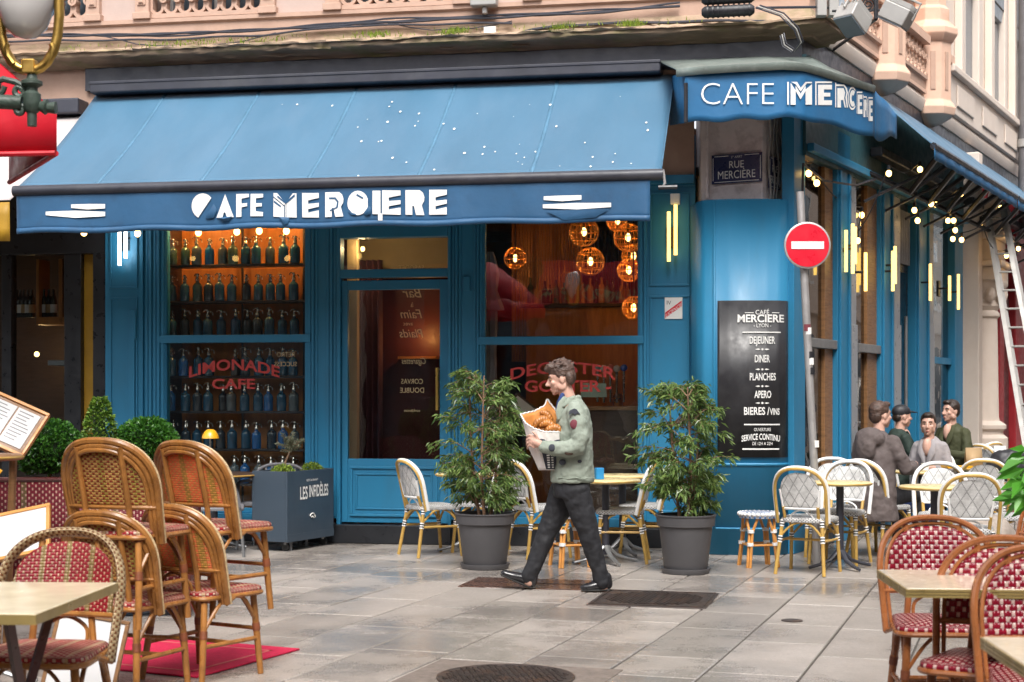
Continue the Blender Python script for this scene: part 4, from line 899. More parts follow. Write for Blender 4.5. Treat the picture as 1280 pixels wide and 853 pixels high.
# ================================================================ SIDE AWNINGS, LIGHTS
AO = .85; sz = (pix(RM, 1123, 156, AO)[1] + pix(RM, 1280, 252, AO)[1]) / 2
for (xa, xb, lab) in ((1.7, 6.2, 'blue retracted side awning nearest the corner awning'), (6.3, 12.5, 'blue retracted side awning farther down the street')):
    sa = thing('side_awning', lab, 'awning', RM @ Matrix.Translation(((xa+xb)/2, 0, sz)), 'awnings along the side street')
    MB().grid(lambda u, v: (xa + (xb-xa)*u, -.10 - (AO-.10)*v, 4.72 + (sz - 4.72)*v + .02*math.sin(u*20)*math.sin(3.14*v)), 30, 6).build('canopy', M_['awning'], sa, RM, solid=.006)
    MB().grid(lambda u, v: (xa + (xb-xa)*u, -AO - .01 + .01*math.sin(u*60)*(1-v), sz - .14 + .14*v), 60, 2).build('valance', M_['cornaw'], sa, RM, solid=.005)
    MB().tube([(xa, -AO, sz), (xb, -AO, sz)], .035, 8).build('front_bar', M_['black'], sa, RM)
    MB().box(xa + .5, xb, -.2, -.06, sz + .02, sz + .12).build('roller_box', M_['black'], sa, RM, bevel=.02)
    n_ = 5
    for k in range(n_):
        x = xa + .3 + k*(xb - xa - 1.0)/(n_-1)
        for (dx0, dx1, dz) in ((0, .55, -.10), (.55, 0, -.10)):
            MB().tube([(x + dx0, -.1, sz - .18), (x + (dx0+dx1)/2 + .18, -AO*.5, sz - .36), (x + dx1, -AO + .02, sz - .06)], .030, 6).build('folding_arm', M_['black'], sa, RM)
        MB().tube([(x - .1, -.08, sz - .5), (x + .5, -AO*.7, sz - .14)], .016, 6).build('strut', M_['black'], sa, RM)
MBk = MB().tube([at(1003, 250, 14.2), at(1004, 205, 14.15), at(1030, 226, 14.6), at(1070, 232, 15.6), at(1100, 222, 16.2)], .012, 6).build('drooping_cable', M_['cable']); tag(MBk, 'black cable drooping below the corner awning', 'cable')
def pushbulb(root, p, k=1.0):
    b = MB().ell(p, (.030*k, .030*k, .034*k), 10, 8).build('bulb', M_['bulb'], root, I4); MB().tube([p + Vector((0, 0, .03*k)), p + Vector((0, 0, .085*k))], .017*k, 8).build('socket', M_['black'], b, I4)
def string(label, pts, grp):
    root = thing('string_lights', label, 'string lights', Matrix.Translation(at(*pts[0])), grp)
    for q in pts: pushbulb(root, at(*q))
    W = []
    P = [at(*q) + Vector((0, 0, .085)) for q in pts]
    for i in range(len(P)-1):
        for k in range(6):
            t = k/6; p = P[i].lerp(P[i+1], t); W.append(p - Vector((0, 0, .10*math.sin(math.pi*t)*min(1, (P[i+1]-P[i]).length))))
    W.append(P[-1]); MB().tube(W, .007, 5).build('wire', M_['black'], root, I4)
    return root
string('festoon bulbs hanging under the side awning nearest the corner', [(1011, 217, 14.4), (1021, 229, 14.6), (1077, 269, 16.2), (1072, 301, 16.0), (1111, 217, 15.8), (1150, 212, 16.6), (1143, 263, 17.2), (1147, 276, 17.2)], 'festoon lights')
string('festoon bulbs hanging farther down the side street', [(1164, 255, 17.6), (1170, 256, 17.8), (1201, 243, 18.0), (1185, 276, 18.4), (1192, 276, 18.5), (1194, 288, 18.6), (1191, 299, 18.6), (1202, 300, 18.8), (1251, 260, 19.5), (1226, 279, 19.6), (1242, 319, 20.2), (1258, 320, 20.4), (1264, 302, 20.6), (1273, 311, 20.8), (1269, 334, 20.9)], 'festoon lights')
string('festoon bulbs peeping out under the large blue awning', [(105, 291, 14.4), (172, 292, 14.35), (248, 291, 14.25), (296, 290, 14.2), (324, 289, 14.2), (358, 289, 14.15)], 'festoon lights')
def tubes(M, items, mat, label, boxpos=None):
    root = thing('wall_light', label, 'wall light', M @ Matrix.Translation((items[0][0], 0, items[0][1])), 'tubular wall lights')
    for (x, z0, z1, o) in items:
        MB().tube([(x, -o, z0), (x, -o, z1)], .017, 10).build('tube', M_[mat], root, M)
        MB().tube([(x, 0, (z0+z1)/2), (x, -o + .015, (z0+z1)/2)], .012, 6).build('stem', M_['black'], root, M)
    x = items[0][0]; zc = (items[0][1] + items[0][2])/2
    MB().box(x - .03, x + .08, -.03, .0, zc - .1, zc + .1).build('back_plate', M_['black'], root, M, bevel=.004)
def ft(px_, y0, y1, o=.12): return (fx(px_, o), fz(y1, px_, o), fz(y0, px_, o), o)
def rt(px_, y0, y1, o=.16): return (rx(px_, o), rz_(y1, px_, o), rz_(y0, px_, o), o)
tubes(FM, [ft(149.5, 270, 332), ft(157, 270, 323)], 'tubew', 'pair of white tube lights on the far left blue pilaster')
tubes(FM, [ft(836, 265, 327), ft(844.5, 256, 319)], 'tubey', 'pair of warm tube lights on the pilaster left of the street plaque')
x_, z_ = pix(FM, 844, 249, .06); tag(MB().box(x_ - .045, x_ + .045, -.09, -.002, z_ - .05, z_ + .05).build('sensor_box', M_['white'], None, FM, bevel=.006), 'small white box above the warm tube lights', 'box')
tubes(RM, [rt(1066, 280, 342), rt(1057.5, 288, 340, .1), rt(1069, 284, 330)], 'tubey', 'warm tube lights on the first grey strip beyond the no entry sign')
tubes(RM, [rt(1082, 316, 364, .2)], 'tubey', 'single warm tube light in front of the second side window')
tubes(RM, [rt(1116, 314, 364), rt(1119, 308, 355)], 'tubey', 'warm tube lights on the strip left of the dark side door')
tubes(RM, [rt(1163, 330, 376)], 'tubey', 'warm tube light on the strip right of the dark side door')
tubes(RM, [rt(1187, 345, 376), rt(1198, 343, 387)], 'tubey', 'warm tube lights farthest down the blue side front')
# no entry sign on its bent pole
ns = thing('no_entry_sign', 'red no entry sign on a leaning galvanised pole with stickers', 'road sign', T(gnd(1020, 706).x, gnd(1020, 706).y, 0))
pb, pt = gnd(1021, 706), None
Yp = pb.y; MB().tube([Vector((pb.x, Yp, 0)), at(1018, 590, Yp), at(1005, 340, Yp), at(1000, 240, Yp)], .035, 14).build('pole', M_['galv'], ns, I4)
c = at(1009, 307, Yp - .06); r_ = 29/F*Yp
pl_ = MB().lathe([(r_*1.0, -.012), (r_*1.0, .012), (r_*.94, .016), (.001, .016)], 48).mp(lambda p: Vector((p.x, -p.z, p.y)) + c).build('plate', M_['galv'], ns, I4)
MB().lathe([(r_*.925, 0), (r_*.925, .003), (.001, .003)], 48).mp(lambda p: Vector((p.x, -p.z - .0155, p.y)) + c).build('red_disc', M_['red'], pl_, I4)
MB().box(c.x - r_*.70, c.x + r_*.70, c.y - .0225, c.y - .0195, c.z - r_*.16, c.z + r_*.16).build('white_bar', M_['letter'], pl_, I4)
for (px_, py_, m_) in ((1008.5, 410, 'patchred'), (1009.5, 414, 'white'), (1012.5, 452, 'white'), (1013.5, 464, 'black'), (1019, 555, 'white'), (1012, 444, 'black')):
    q = at(px_, py_, Yp); MB().add([(q.x + .0365*math.sin(a), q.y - .0365*math.cos(a), q.z + z) for z in (-.03, .03) for a in (-.9, -.45, 0, .45, .9)], [(i, i+1, i+6, i+5) for i in range(4)]).build('sticker', M_[m_], ns, I4)
# ================================================================ NEIGHBOURS
nb = thing('wine_shop_front', 'black framed shopfront left of the blue cafe with bottles inside', 'shopfront', FM @ Matrix.Translation((fx(60), 0, 0)))
def NB(name, a, b, y0, y1, z0, z1, mat='char', **kw): return MB().box(fx(a), fx(b), y0, y1, z0, z1).build(name, M_[mat], nb, FM, bevel=kw.get('bevel', .006))
NB('header', -420, 132.5, -.02, .12, fz(318, 60), 4.7); NB('post', 117, 132.5, -.02, .12, 0, fz(318, 60)); NB('post', 80, 101, .0, .12, 0, fz(318, 60)); NB('post', 2, 14, .0, .12, 0, fz(318, 60)); NB('post', -140, -120, 0, .12, 0, fz(318, 60)); NB('post', -420, -400, 0, .12, 0, fz(318, 60))
NB('stall_riser', -400, 117, -.03, .10, 0, .5); NB('gilt_strip', 101, 117, .07, .10, .5, fz(318, 60), 'gold')
for (a, b) in ((14, 80), (-120, 2), (-400, -140)): NB('pane', a, b, .05, .056, .5, fz(318, 60), 'glassd', bevel=0)
NB('back_wall', -420, 135, 2.2, 2.3, 0, 4, 'darkwood'); NB('floor', -420, 135, .12, 2.2, 0, .1, 'floor_in'); NB('ceiling', -420, 135, .12, 2.2, 3.6, 3.7, 'darkwood')
NB('shelf', 16, 82, .5, .75, fz(403, 50), fz(393, 50), 'orangewood'); NB('shelf_post', 45, 50, .5, .75, fz(400, 50), fz(318, 50), 'orangewood'); NB('shelf_post', 16, 20, .5, .75, fz(400, 50), fz(318, 50), 'orangewood'); NB('cabinet_post', 72, 77, .5, .7, .5, fz(403, 50), 'orangewood'); NB('counter', 14, 80, .8, 1.1, fz(455, 50), fz(448, 50), 'steel')
wl = bpy.data.lights.new('shop_bulb', 'POINT'); wl.energy = 10; wl.color = (1, .6, .25); wl.shadow_soft_size = .05
bq = FM @ Vector((fx(46, -1.4), 1.4, fz(443, 46, -1.4))); lo_ = bpy.data.objects.new('shop_bulb_light', wl); link(lo_, nb, Matrix.Translation(bq))
MB().ell(bq, (.03, .03, .03), 10, 8).build('lit_bulb', M_['bulb'], nb, I4)
btl = MB().lathe([(.035, 0), (.037, .02), (.037, .18), (.03, .21), (.014, .24), (.014, .30), (.016, .305), (.001, .306)], 14)
for k, q in enumerate((21, 25.5, 30, 35, 40, 55, 61, 67)):
    x = fx(q, -.6); wb = thing('wine_bottle', 'dark wine bottle, %s from the left on the shelf next door' % ('first', 'second', 'third', 'fourth', 'fifth', 'sixth', 'seventh', 'eighth')[k], 'bottle', FM @ Matrix.Translation((x, .6, fz(393, 50))), 'wine bottles next door')
    MB().add(btl.v, btl.f).build('glass', pm('bottle_dark', (.012, .015, .01), .1, coat=.5) if k == 0 else bpy.data.materials['bottle_dark'], wb)
    MB().lathe([(.0375, .05), (.0375, .14)], 14, cap=False).build('paper_label', M_['paper'] if k % 2 else M_['inbeige'], wb)
# cream awning next door with mustard valance
na = thing('cream_awning', 'cream awning with mustard valance partly hidden behind the red awning', 'awning', FM @ Matrix.Translation((fx(-60, OUT), -1, 3.3)))
nx0, nx1 = fx(-500, OUT), ax0 - .08
MB().grid(lambda u, v: (nx0 + (nx1-nx0)*u, -.16 - (OUT-.2)*v, 4.36 + (3.28-4.36)*v - .04*math.sin(3.14*v)), 30, 8).build('canopy', pm('cream_canvas', (.48, .43, .42), .6, var=.08), na, FM, solid=.006)
MB().grid(lambda u, v: (nx0 + (nx1-nx0)*u, -OUT + .03 + .01*math.sin(u*70)*(1-v), 2.90 + .36*v), 60, 3).build('valance', M_['gold'], na, FM, solid=.006)
MB().box(fx(-420), fx(113), -.28, -.02, 4.36, 4.52).build('cassette', M_['cass'], na, FM, bevel=.02)
# street facade beyond the cafe: carved stone column, red shopfront
cx_ = rx(1217); colm = thing('stone_column', 'pale carved stone column with ornate capital beyond the blue front', 'column', RM @ Matrix.Translation((cx_, -.1, 0)))
MB().lathe([(.36, 0), (.36, .9), (.30, .95), (.30, 1.0), (.34, 1.03), (.34, 1.08), (.25, 1.14), (.24, 1.2), (.22, 2.55), (.25, 2.58), (.25, 2.62), (.22, 2.66)], 20).build('shaft', M_['cream'], colm)
MB().lathe([(.22, 2.66), (.26, 2.72), (.24, 2.8), (.32, 2.95), (.36, 3.0), (.36, 3.06)], 20).build('capital', M_['cream'], colm)
for k in range(10):
    a = 2*math.pi*k/10; MB().ell((.29*math.cos(a), .29*math.sin(a), 2.88), (.07, .07, .11), 8, 6).build('carved_leaf', M_['cream'], colm)
MB().box(-.36, .36, -.3, .3, 3.06, 3.25).box(-.42, .42, -.36, .3, 3.25, 3.33).box(-.33, .33, -.27, .3, 3.33, 3.62).box(-.42, .42, -.38, .3, 3.62, 3.72).build('entablature', M_['cream'], colm, bevel=.02)
MB().lathe([(.26, 3.72), (.34, 3.85), (.28, 4.0), (.32, 4.12), (.22, 4.2)], 16).build('console', M_['cream'], colm)
for k in range(8):
    a = 2*math.pi*k/8; MB().ell((.32*math.cos(a), .32*math.sin(a), 3.95 + .12*(k % 3)), (.09, .09, .14), 8, 6).build('carving', M_['cream'], colm)
MB().box(-.62, -.38, -.1, .3, 0, 4.78).build('jamb', M_['cream'], colm, bevel=.02)
rs = thing('red_shopfront', 'dark red shopfront at the far right edge beyond the stone column', 'shopfront', RM @ Matrix.Translation((rx(1258), 0, 0)))
x0_, x1_ = rx(1231), rx(1330)
MB().box(x0_, x1_, .1, .3, 0, 4.78).build('wall', M_['redshop'], rs, RM)
for q in (1233, 1248, 1268, 1300): MB().box(rx(q), rx(q) + .35, -.02, .1, .0, 4.6).build('pilaster', M_['redshop'], rs, RM, bevel=.02)
MB().box(rx(1253), rx(1266), .06, .098, .1, 3.0).build('door', pm('dark_red_door', (.09, .012, .015), .4), rs, RM)
MB().box(rx(1235), rx(1241), -.035, -.022, 1.1, 2.4).build('notice', M_['paper'], rs, RM); MB().box(rx(1235), rx(1241), -.04, -.022, 2.42, 3.0).build('notice', pm('orange_notice', (.65, .3, .1), .6), rs, RM)
MB().box(rx(1274), rx(1285), -.3, -.25, 1.9, 2.6).build('hanging_sign', pm('orange_sign', (.8, .12, .02), .5), rs, RM)
ld = thing('ladder', 'long aluminium ladder leaning high in front of the red shopfront', 'ladder', T(8.2, 19.6))
A, B = at(1282, 470, 19.4), at(1244, 262, 20.4); A2 = A.lerp(B, -.55)
sv = Vector((.10, -.03, 0))
for s_ in (-1, 1): MB().tube([A2 + sv*s_*1.4, B + sv*s_], [(.02, .05), (.02, .05)], 4).build('rail', M_['alu'], ld, I4)
for k in range(14): q = A2.lerp(B, (k+.5)/14); MB().tube([q - sv*1.2, q + sv*1.2], .014, 6).build('rung', M_['alu'], ld, I4)
# far building closing the side street
fb = thing('far_building', 'pale building continuing down the side street', 'building', RM @ Matrix.Translation((16, 0, 0)))
MB().box(rx(1330), 27, .1, .4, 0, 4.78).build('wall', M_['cream'], fb, RM)
# ---- buildings across the streets (seen in the windows' reflections)
def plainhouse(name, label, M, W, H, mat, floors, n, gh=3.6):
    root = thing(name, label, 'building', M)
    MB().box(-W/2, W/2, 0, .4, 0, H).build('wall', M_[mat], root)
    MB().box(-W/2, W/2, -.25, 0, gh, gh + .3).build('cornice', M_['cream'], root, bevel=.03)
    for f_ in range(floors):
        for k in range(n):
            x = -W/2 + W*(k+.5)/n; z = gh + 1.0 + f_*3.2
            w_ = MB().box(x - .5, x + .5, -.03, -.005, z, z + 2.0).build('window', M_['skyglass'], root)
            MB().box(x - .62, x - .5, -.08, 0, z - .1, z + 2.1).box(x + .5, x + .62, -.08, 0, z - .1, z + 2.1).box(x - .7, x + .7, -.14, 0, z - .2, z - .1).build('surround', M_['white'], w_, bevel=.01)
    if 'plaster' in mat: MB().box(-W/2, W/2, -.004, .0, 0, gh).build('shopfront', M_['darkwood'], root)  # dark ground floor sheet added to keep the cafe window reflections dark
    for k in range(n):
        x = -W/2 + W*(k+.5)/n; MB().box(x - .95, x + .95, -.02, -.003, .2, 3.1).build('shop_window', M_['skyglass'], root); MB().box(x + 1.0, x + 1.25, -.1, 0, 0, gh).build('pilaster', M_['maroon'] if 'plaster' in mat else M_['cream'], root, bevel=.01)
    return root
M_['leftplaster'] = M_['cream']
opp = plainhouse('plaster_house', 'pink plaster house behind the camera facing the cafe', T(-12, -4.5, 0, 180), 70, 9, 'plaster', 1, 22, 5.2)
sideh = plainhouse('cream_house', 'cream house across the side street from the blue front', RM @ Matrix.Translation((25, -7.5, 0)) @ Matrix.Rotation(math.pi, 4, 'Z'), 76, 9, 'cream', 2, 26)
lefth = plainhouse('stone_house', 'plaster house left of the terrace carrying the lamp bracket', T(-4.35, 5.6, 0, 90), 7.6, 8, 'leftplaster', 1, 3, 4.2)
# red bistro awning behind the camera, read backwards in the right cafe window
def refl(px_, py_, Yp_):
    o = Vector((0, 0, CH)); d = Vector(((px_-640)/F, 1, (HZ-py_)/F)); n_ = (FM.to_3x3() @ Vector((0, -1, 0))).normalized()
    p0 = FM @ Vector((0, .045, 0)); t = (p0 - o).dot(n_)/d.dot(n_); h = o + d*t; d2 = d - n_*2*d.dot(n_); return h + d2*((Yp_ - h.y)/d2.y)
YA = -2.6; a_ = refl(798, 376, YA); b_ = refl(640, 376, YA); t_ = refl(720, 357, YA)
ra = thing('red_bistro_awning', 'deep red bistro awning mirrored in the right cafe window', 'awning', T((a_.x+b_.x)/2, YA, a_.z))
xr0, xr1 = min(a_.x, b_.x) - .3, max(a_.x, b_.x) + .5; zv0, zv1 = a_.z - .05, t_.z + .1
MB().box(xr0, xr1, YA - .02, YA, zv0, zv1).build('valance', M_['redcan'], ra, I4)
MB().grid(lambda u, v: (xr0 + (xr1-xr0)*u, YA - 1.8*v, zv1 + 1.0*v), 10, 4).build('canopy', M_['redcan'], ra, I4, solid=.01)
xa_, xb_ = refl(795, 370, YA).x, refl(662, 370, YA).x
lettering('lettering', [('LE BISTROT DE LYON', (xa_+xb_)/2, zv0 + .10, .4, dict(w=abs(xb_-xa_), h=.25, offset=.006))], M_['goldlet'], ra, I4, lambda x, z: (xa_ + xb_ - x, YA + .006, z))
# ---- lamp and red awning at the top left
rd = thing('red_awning', 'bright red awning corner jutting in at the upper left', 'awning', T(-3.2, 7.6, 2.7))
X1 = at(70, 0, 7.5).x; zA, zB = at(70, 141, 7.5).z, at(70, 192, 7.5).z; zW = zA + (4.25 + X1)*.86
MB().add([(X1, 7.5, zA), (-4.25, 7.5, zW), (-4.8, 8.5, zW), (X1 - .56, 8.5, zA)], [(0, 1, 2, 3)]).build('canopy', M_['redcan'], rd, I4, solid=.01)
MB().add([(X1, 7.5, zA), (X1, 7.5, zB), (-4.25, 7.5, zB - .05), (-4.25, 7.5, zW)], [(0, 1, 2, 3)]).build('side_panel', M_['redcan'], rd, I4, solid=.008)
MB().add([(X1, 7.5, zA), (X1, 7.5, zB), (X1 - .56, 8.5, zB), (X1 - .56, 8.5, zA)], [(0, 1, 2, 3)]).build('valance', M_['redcan'], rd, I4, solid=.008)
MB().tube([(X1, 7.49, zB), (-4.25, 7.49, zB - .04)], .014, 8).build('hem_bar', M_['redcan'], rd, I4); MB().tube([(X1, 7.5, zB - .0), (X1 - .56, 8.5, zB - .0)], .014, 8).build('hem_bar', M_['redcan'], rd, I4)
YL = 6.6; lp = thing('street_lantern', 'milk glass globe lantern in brass arms on a green iron bracket', 'lantern', Matrix.Translation(at(38, 125, YL)))
g0 = at(32, -14, YL); gs = YL/F
MB().lathe([(.001, 52*gs*-1.22), (14*gs, -60*gs), (26*gs, -48*gs), (36*gs, -22*gs), (40*gs, 5*gs), (36*gs, 40*gs), (20*gs, 60*gs), (.001, 66*gs)], 28, g0).build('globe', M_['globe'], lp, I4)
for s_ in (-1, 1):
    MB().tube([at(37 + s_*q[0], q[1], YL) for q in ((6, 88), (14, 85), (22, 78), (30, 64), (35, 45), (37, 20), (36, -20), (30, -60))], .022, 10).build('arm', M_['brass'], lp, I4)
    MB().tube([at(37 + s_*q[0], q[1], YL - .02) for q in ((20, 80), (27, 70), (29, 60), (27, 55))], .012, 8).build('arm_curl', M_['brass'], lp, I4)
MB().obox(Matrix.Translation(at(37, 84, YL)), 8*gs, .03, 9*gs).build('collar', M_['brass'], lp, I4, bevel=.006)
q = at(40, 120, YL); MB().lathe([(.02, -38*gs), (6*gs, -34*gs), (6*gs, -22*gs), (10*gs, -18*gs), (11*gs, -8*gs), (11*gs, 2*gs), (7*gs, 6*gs), (7*gs, 10*gs), (13*gs, 14*gs), (13*gs, 18*gs), (7*gs, 21*gs), (5*gs, 30*gs)], 18, q).build('bracket_boss', M_['iron'], lp, I4)
MB().tube([at(-90, 124, YL - .1), at(-20, 126, YL), at(28, 129, YL)], .032, 10).build('bracket_bar', M_['iron'], lp, I4)
MB().tube([at(50, 133, YL), at(58, 134, YL), at(60, 135, YL), at(70, 135, YL)], [.02, .035, .022, .028], 12).build('finial', M_['iron'], lp, I4)
for (cx, cy, r0, sg) in ((24, 114, 8, 1), (25, 138, 7, -1), (-8, 108, 14, 1)):
    MB().tube([at(cx + r0*math.cos(t*.5)*(1 - t*.045), cy + sg*r0*math.sin(t*.5)*(1 - t*.045), YL) for t in range(15)], .013, 8).build('scroll', M_['iron'], lp, I4)
MB().tube([at(36, 112, YL), at(20, 103, YL), at(4, 99, YL), at(-14, 108, YL), at(-60, 122, YL)], .014, 8).build('scroll_arm', M_['iron'], lp, I4)
MB().tube([at(-90, 124, YL - .1), (-4.35, YL - .15, at(0, 124, YL).z)], .03, 8).build('wall_bar', M_['iron'], lp, I4)
# street pole at the far right edge
pq = RM @ Vector((rx(1280, .22), -.22, 0)); po = thing('drain_pipe', 'dark grey drain pipe at the top right edge of the view', 'pipe', T(pq.x, pq.y, 4.0))
MB().tube([(pq.x, pq.y, 3.9), (pq.x, pq.y, 11)], .085, 14).build('shaft', pm('grey_pole', (.13, .125, .13), .5), po, I4); MB().tube([(pq.x, pq.y, 5.3), (pq.x, pq.y, 5.42)], .105, 14).build('collar', M_['alu'], po, I4)
# ================================================================ INTERIOR
rm_ = thing('cafe_interior', 'dim warm cafe room seen through the windows', 'room', FM @ Matrix.Translation((0, 2, .1)))
def IN(name, x0, x1, y0, y1, z0, z1, mat, bevel=0): return MB().box(x0, x1, y0, y1, z0, z1).build(name, M_[mat] if isinstance(mat, str) else mat, rm_, FM, bevel=bevel)
xL, xR = fx(140), 2.2
IN('floor', xL, xR, .13, 6, .02, .11, 'floor_in'); IN('ceiling', xL, xR, .13, 6, 3.62, 3.7, 'darkwood'); IN('back_wall', xL, xR, 6, 6.1, .1, 3.7, 'inwall'); IN('side_wall', xL - .1, xL, .13, 6, .1, 3.7, 'darkwood'); IN('side_wall', xR, xR + .05, .3, 6, .1, 3.7, 'darkwood')
IN('partition', fx(400), fx(400) + .06, .13, 2.6, .1, 3.62, 'curtain'); IN('display_back', fx(190), fx(392), .60, .64, .1, 3.62, 'orangewood'); IN('display_side', fx(196), fx(199), .13, .62, .1, 3.6, 'darkwood')
IN('display_side', fx(388), fx(390), .13, .62, .1, 3.6, 'darkwood')
shelf_rows = [(331, 0), (376.5, 1), (421, 2), (470, 3), (514, 4), (561, 5), (604, 6)]
shz = []
for py_, k in shelf_rows:
    z = fz(py_, 295, -.32); shz.append(z)
    IN('shelf', fx(199), fx(389), .25, .44, z - .025, z, 'black', .004)
for q in (213, 300, 377): IN('shelf_upright', fx(q, -.5), fx(q, -.5) + .02, .54, .56, .1, 3.6, 'black')
def sgl(name, c): 
    m = pm(name, c, .12, var=.2, scale=12, coat=.6); return m
SG = [sgl('siphon_blue_glass', (.015, .075, .14)), sgl('siphon_green_glass', (.05, .10, .085)), sgl('siphon_smoky_glass', (.07, .095, .11)), sgl('siphon_bright_blue_glass', (.01, .10, .30)), sgl('siphon_dark_glass', (.02, .035, .05))]
SN = ['dark blue', 'greenish', 'smoky grey', 'bright blue', 'very dark']
prof = [(.048, 0), (.053, .008), (.053, .150), (.050, .168), (.036, .186), (.020, .198), (.018, .222)]
bodym = [MB().lathe(prof, 16).mesh('body', m) for m in SG]
headm = MB().lathe([(.022, .215), (.022, .238), (.014, .248), (.014, .272), (.018, .277), (.012, .292), (.001, .294)], 12).tube([(0, 0, .262), (.035, 0, .270), (.052, 0, .260), (.058, 0, .232)], .0055, 6).tube([(0, 0, .282), (-.03, 0, .290), (-.048, 0, .268)], .006, 6).mesh('siphon_head', M_['silver'])
ordn = ['first', 'second', 'third', 'fourth', 'fifth', 'sixth', 'seventh', 'eighth', 'ninth', 'tenth', 'eleventh', 'twelfth']
rown = ['top', 'second', 'third', 'fourth', 'fifth', 'sixth', 'bottom']
for row, z in enumerate(shz):
    n_ = 11
    for k in range(n_):
        if row == 3 and k in (4,): continue
        x = fx(217 + k*15.2 + rnd.uniform(-2, 2), -.32); ci = rnd.choice((0, 0, 1, 2, 4, 0) if row < 2 else (0, 0, 4, 4, 2, 0) if row == 2 else (0, 3, 0, 0, 2, 4))
        if row == 0 and k == 3: ci = 3
        s_ = rnd.uniform(.92, 1.02)
        M = FM @ Matrix.Translation((x, .30 + rnd.uniform(-.03, .03), z + .001)) @ Matrix.Rotation(rnd.uniform(-.9, .9), 4, 'Z') @ Matrix.Diagonal((s_, s_, s_, 1))
        t = thing('soda_siphon', '%s glass soda siphon, %s from the left on the %s shelf of the window' % (SN[ci], ordn[k], rown[row]), 'bottle', M, 'soda siphons in the left window')
        mesh_obj('body', bodym[ci], t, M); mesh_obj('siphon_head', headm, t, M)
def lamp_light(root, p, e, col=(1, .45, .12), r=.03):
    l = bpy.data.lights.new('lamp_light', 'POINT'); l.energy = e; l.color = col; l.shadow_soft_size = r
    o = bpy.data.objects.new('lamp_light', l); link(o, root, Matrix.Translation(p)); return o
dl = thing('display_lamps', 'small warm lamps lighting the bottle shelves from above', 'lamp', FM @ Matrix.Translation((fx(290), .35, 3.5)))
for q in (240, 345):
    p = FM @ Vector((fx(q, -.2), .16, 3.40)); MB().ell(p, (.025, .025, .03), 10, 8).build('bulb', M_['bulb'], dl, I4); lamp_light(dl, p, 42)
# wicker globes
def wicker(px_, py_, d, rp, e, label):
    # d: depth behind the facade
    x, z = pix(FM, px_, py_, -d); p = FM @ Vector((x, d, z)); Yw = p.y; r = rp/F*Yw
    t = thing('wicker_lamp', label, 'pendant lamp', Matrix.Translation(p), 'wicker pendant lamps')
    for k in range(18):
        a = 2*math.pi*k/18; MB().tube([p + Vector((r*math.sin(f)*math.cos(a), r*math.sin(f)*math.sin(a), r*math.cos(f))) for f in [math.pi*(.06 + .88*i/10) for i in range(11)]], .0042, 4).build('rib', M_['wicker'], t, I4)
    for f in (.12, .32, .5, .68, .88): MB().tube([p + Vector((r*math.sin(f*3.1416)*math.cos(a), r*math.sin(f*3.1416)*math.sin(a), r*math.cos(f*3.1416))) for a in [2*math.pi*i/20 for i in range(20)]], .006, 4, closed=True).build('hoop', M_['wicker'], t, I4)
    MB().ell(p, (.028, .028, .045), 12, 8).build('bulb', M_['bulb'], t, I4); MB().tube([p + Vector((0, 0, .05)), p + Vector((0, 0, r)), Vector((p.x, p.y, 3.62))], .008, 6).build('flex', M_['black'], t, I4)
    lamp_light(t, p, e*(5 if d < 1.4 else 11))
for a in ((730, 290, .9, 18.5, 5, 'wicker globe lamp highest left of the cluster in the right window'), (738, 327, 1.1, 17.5, 5, 'wicker globe lamp lower left of the cluster in the right window'), (785, 297, 1.3, 18, 5, 'wicker globe lamp at the upper right of the cluster in the right window'), (792, 320, 2.2, 15, 4, 'small wicker globe lamp half hidden behind two others'),
          (786, 338, 1.7, 14.5, 4, 'wicker globe lamp below the middle of the right cluster'), (792, 385, 1.5, 14.5, 4, 'lowest wicker globe lamp at the right edge of the window'), (772, 276, 2.5, 14, 4, 'wicker globe lamp hidden by the awning hem'), (644, 323, 3.0, 14, 4, 'wicker globe lamp far inside at the left of the right window')): wicker(*a)
# wall slats, bar, shelf
for k in range(26):
    q = 640 + k*3.4; x = fx(q, -3.7); IN('wall_slat', x, x + .025, 3.68, 3.74, 1.9, 3.6, 'orangewood')
for k in range(14): x = fx(735 + k*5, -4.6); IN('wall_slat', x, x + .03, 4.58, 4.64, 1.9, 3.6, 'darkwood')
bar = thing('bar_counter', 'orange lit wooden bar counter inside the right window', 'bar', FM @ Matrix.Translation((fx(730, -3), 3, .1)))
xb0, xb1 = fx(659, -3), fx(815, -3)
MB().box(xb0, xb1, 2.9, 3.5, .1, fz(385, 730, -3)).build('front', M_['orangewood'], bar, FM, bevel=.01); MB().box(xb0 - .05, xb1, 2.85, 3.55, fz(385, 730, -3), fz(380, 730, -3)).build('top', M_['darkwood'], bar, FM, bevel=.01)
zb_ = fz(380, 730, -3); bm_ = bpy.data.materials['bottle_dark']
for k in range(16):
    q = 664 + k*8 + rnd.uniform(-2, 2); M = FM @ Matrix.Translation((fx(q, -3.2), 3.2, zb_)); h = rnd.uniform(.8, 1.1)
    tag(MB().add([(x*h, y*h, z*h) for x, y, z in btl.v], btl.f).build('bar_bottle', rnd.choice((bm_, SG[1], M_['orangewood'])), None, M), 'bottle standing %s from the left along the bar' % (ordn + ['thirteenth', 'fourteenth', 'fifteenth', 'sixteenth'])[k], 'bottle', 'bottles on the bar')
IN('door_post', fx(434, -.5), fx(446, -.5), .5, .6, .1, 3.5, 'inbeige'); IN('transom_wall', fx(430, -1.2), fx(560, -1.2), 1.2, 1.25, 2.75, 3.6, 'inbeige'); IN('red_partition', fx(470, -1.3), fx(590, -1.3), 1.3, 1.35, .1, 2.74, pm('oxblood_wall', (.075, .012, .012), .5))
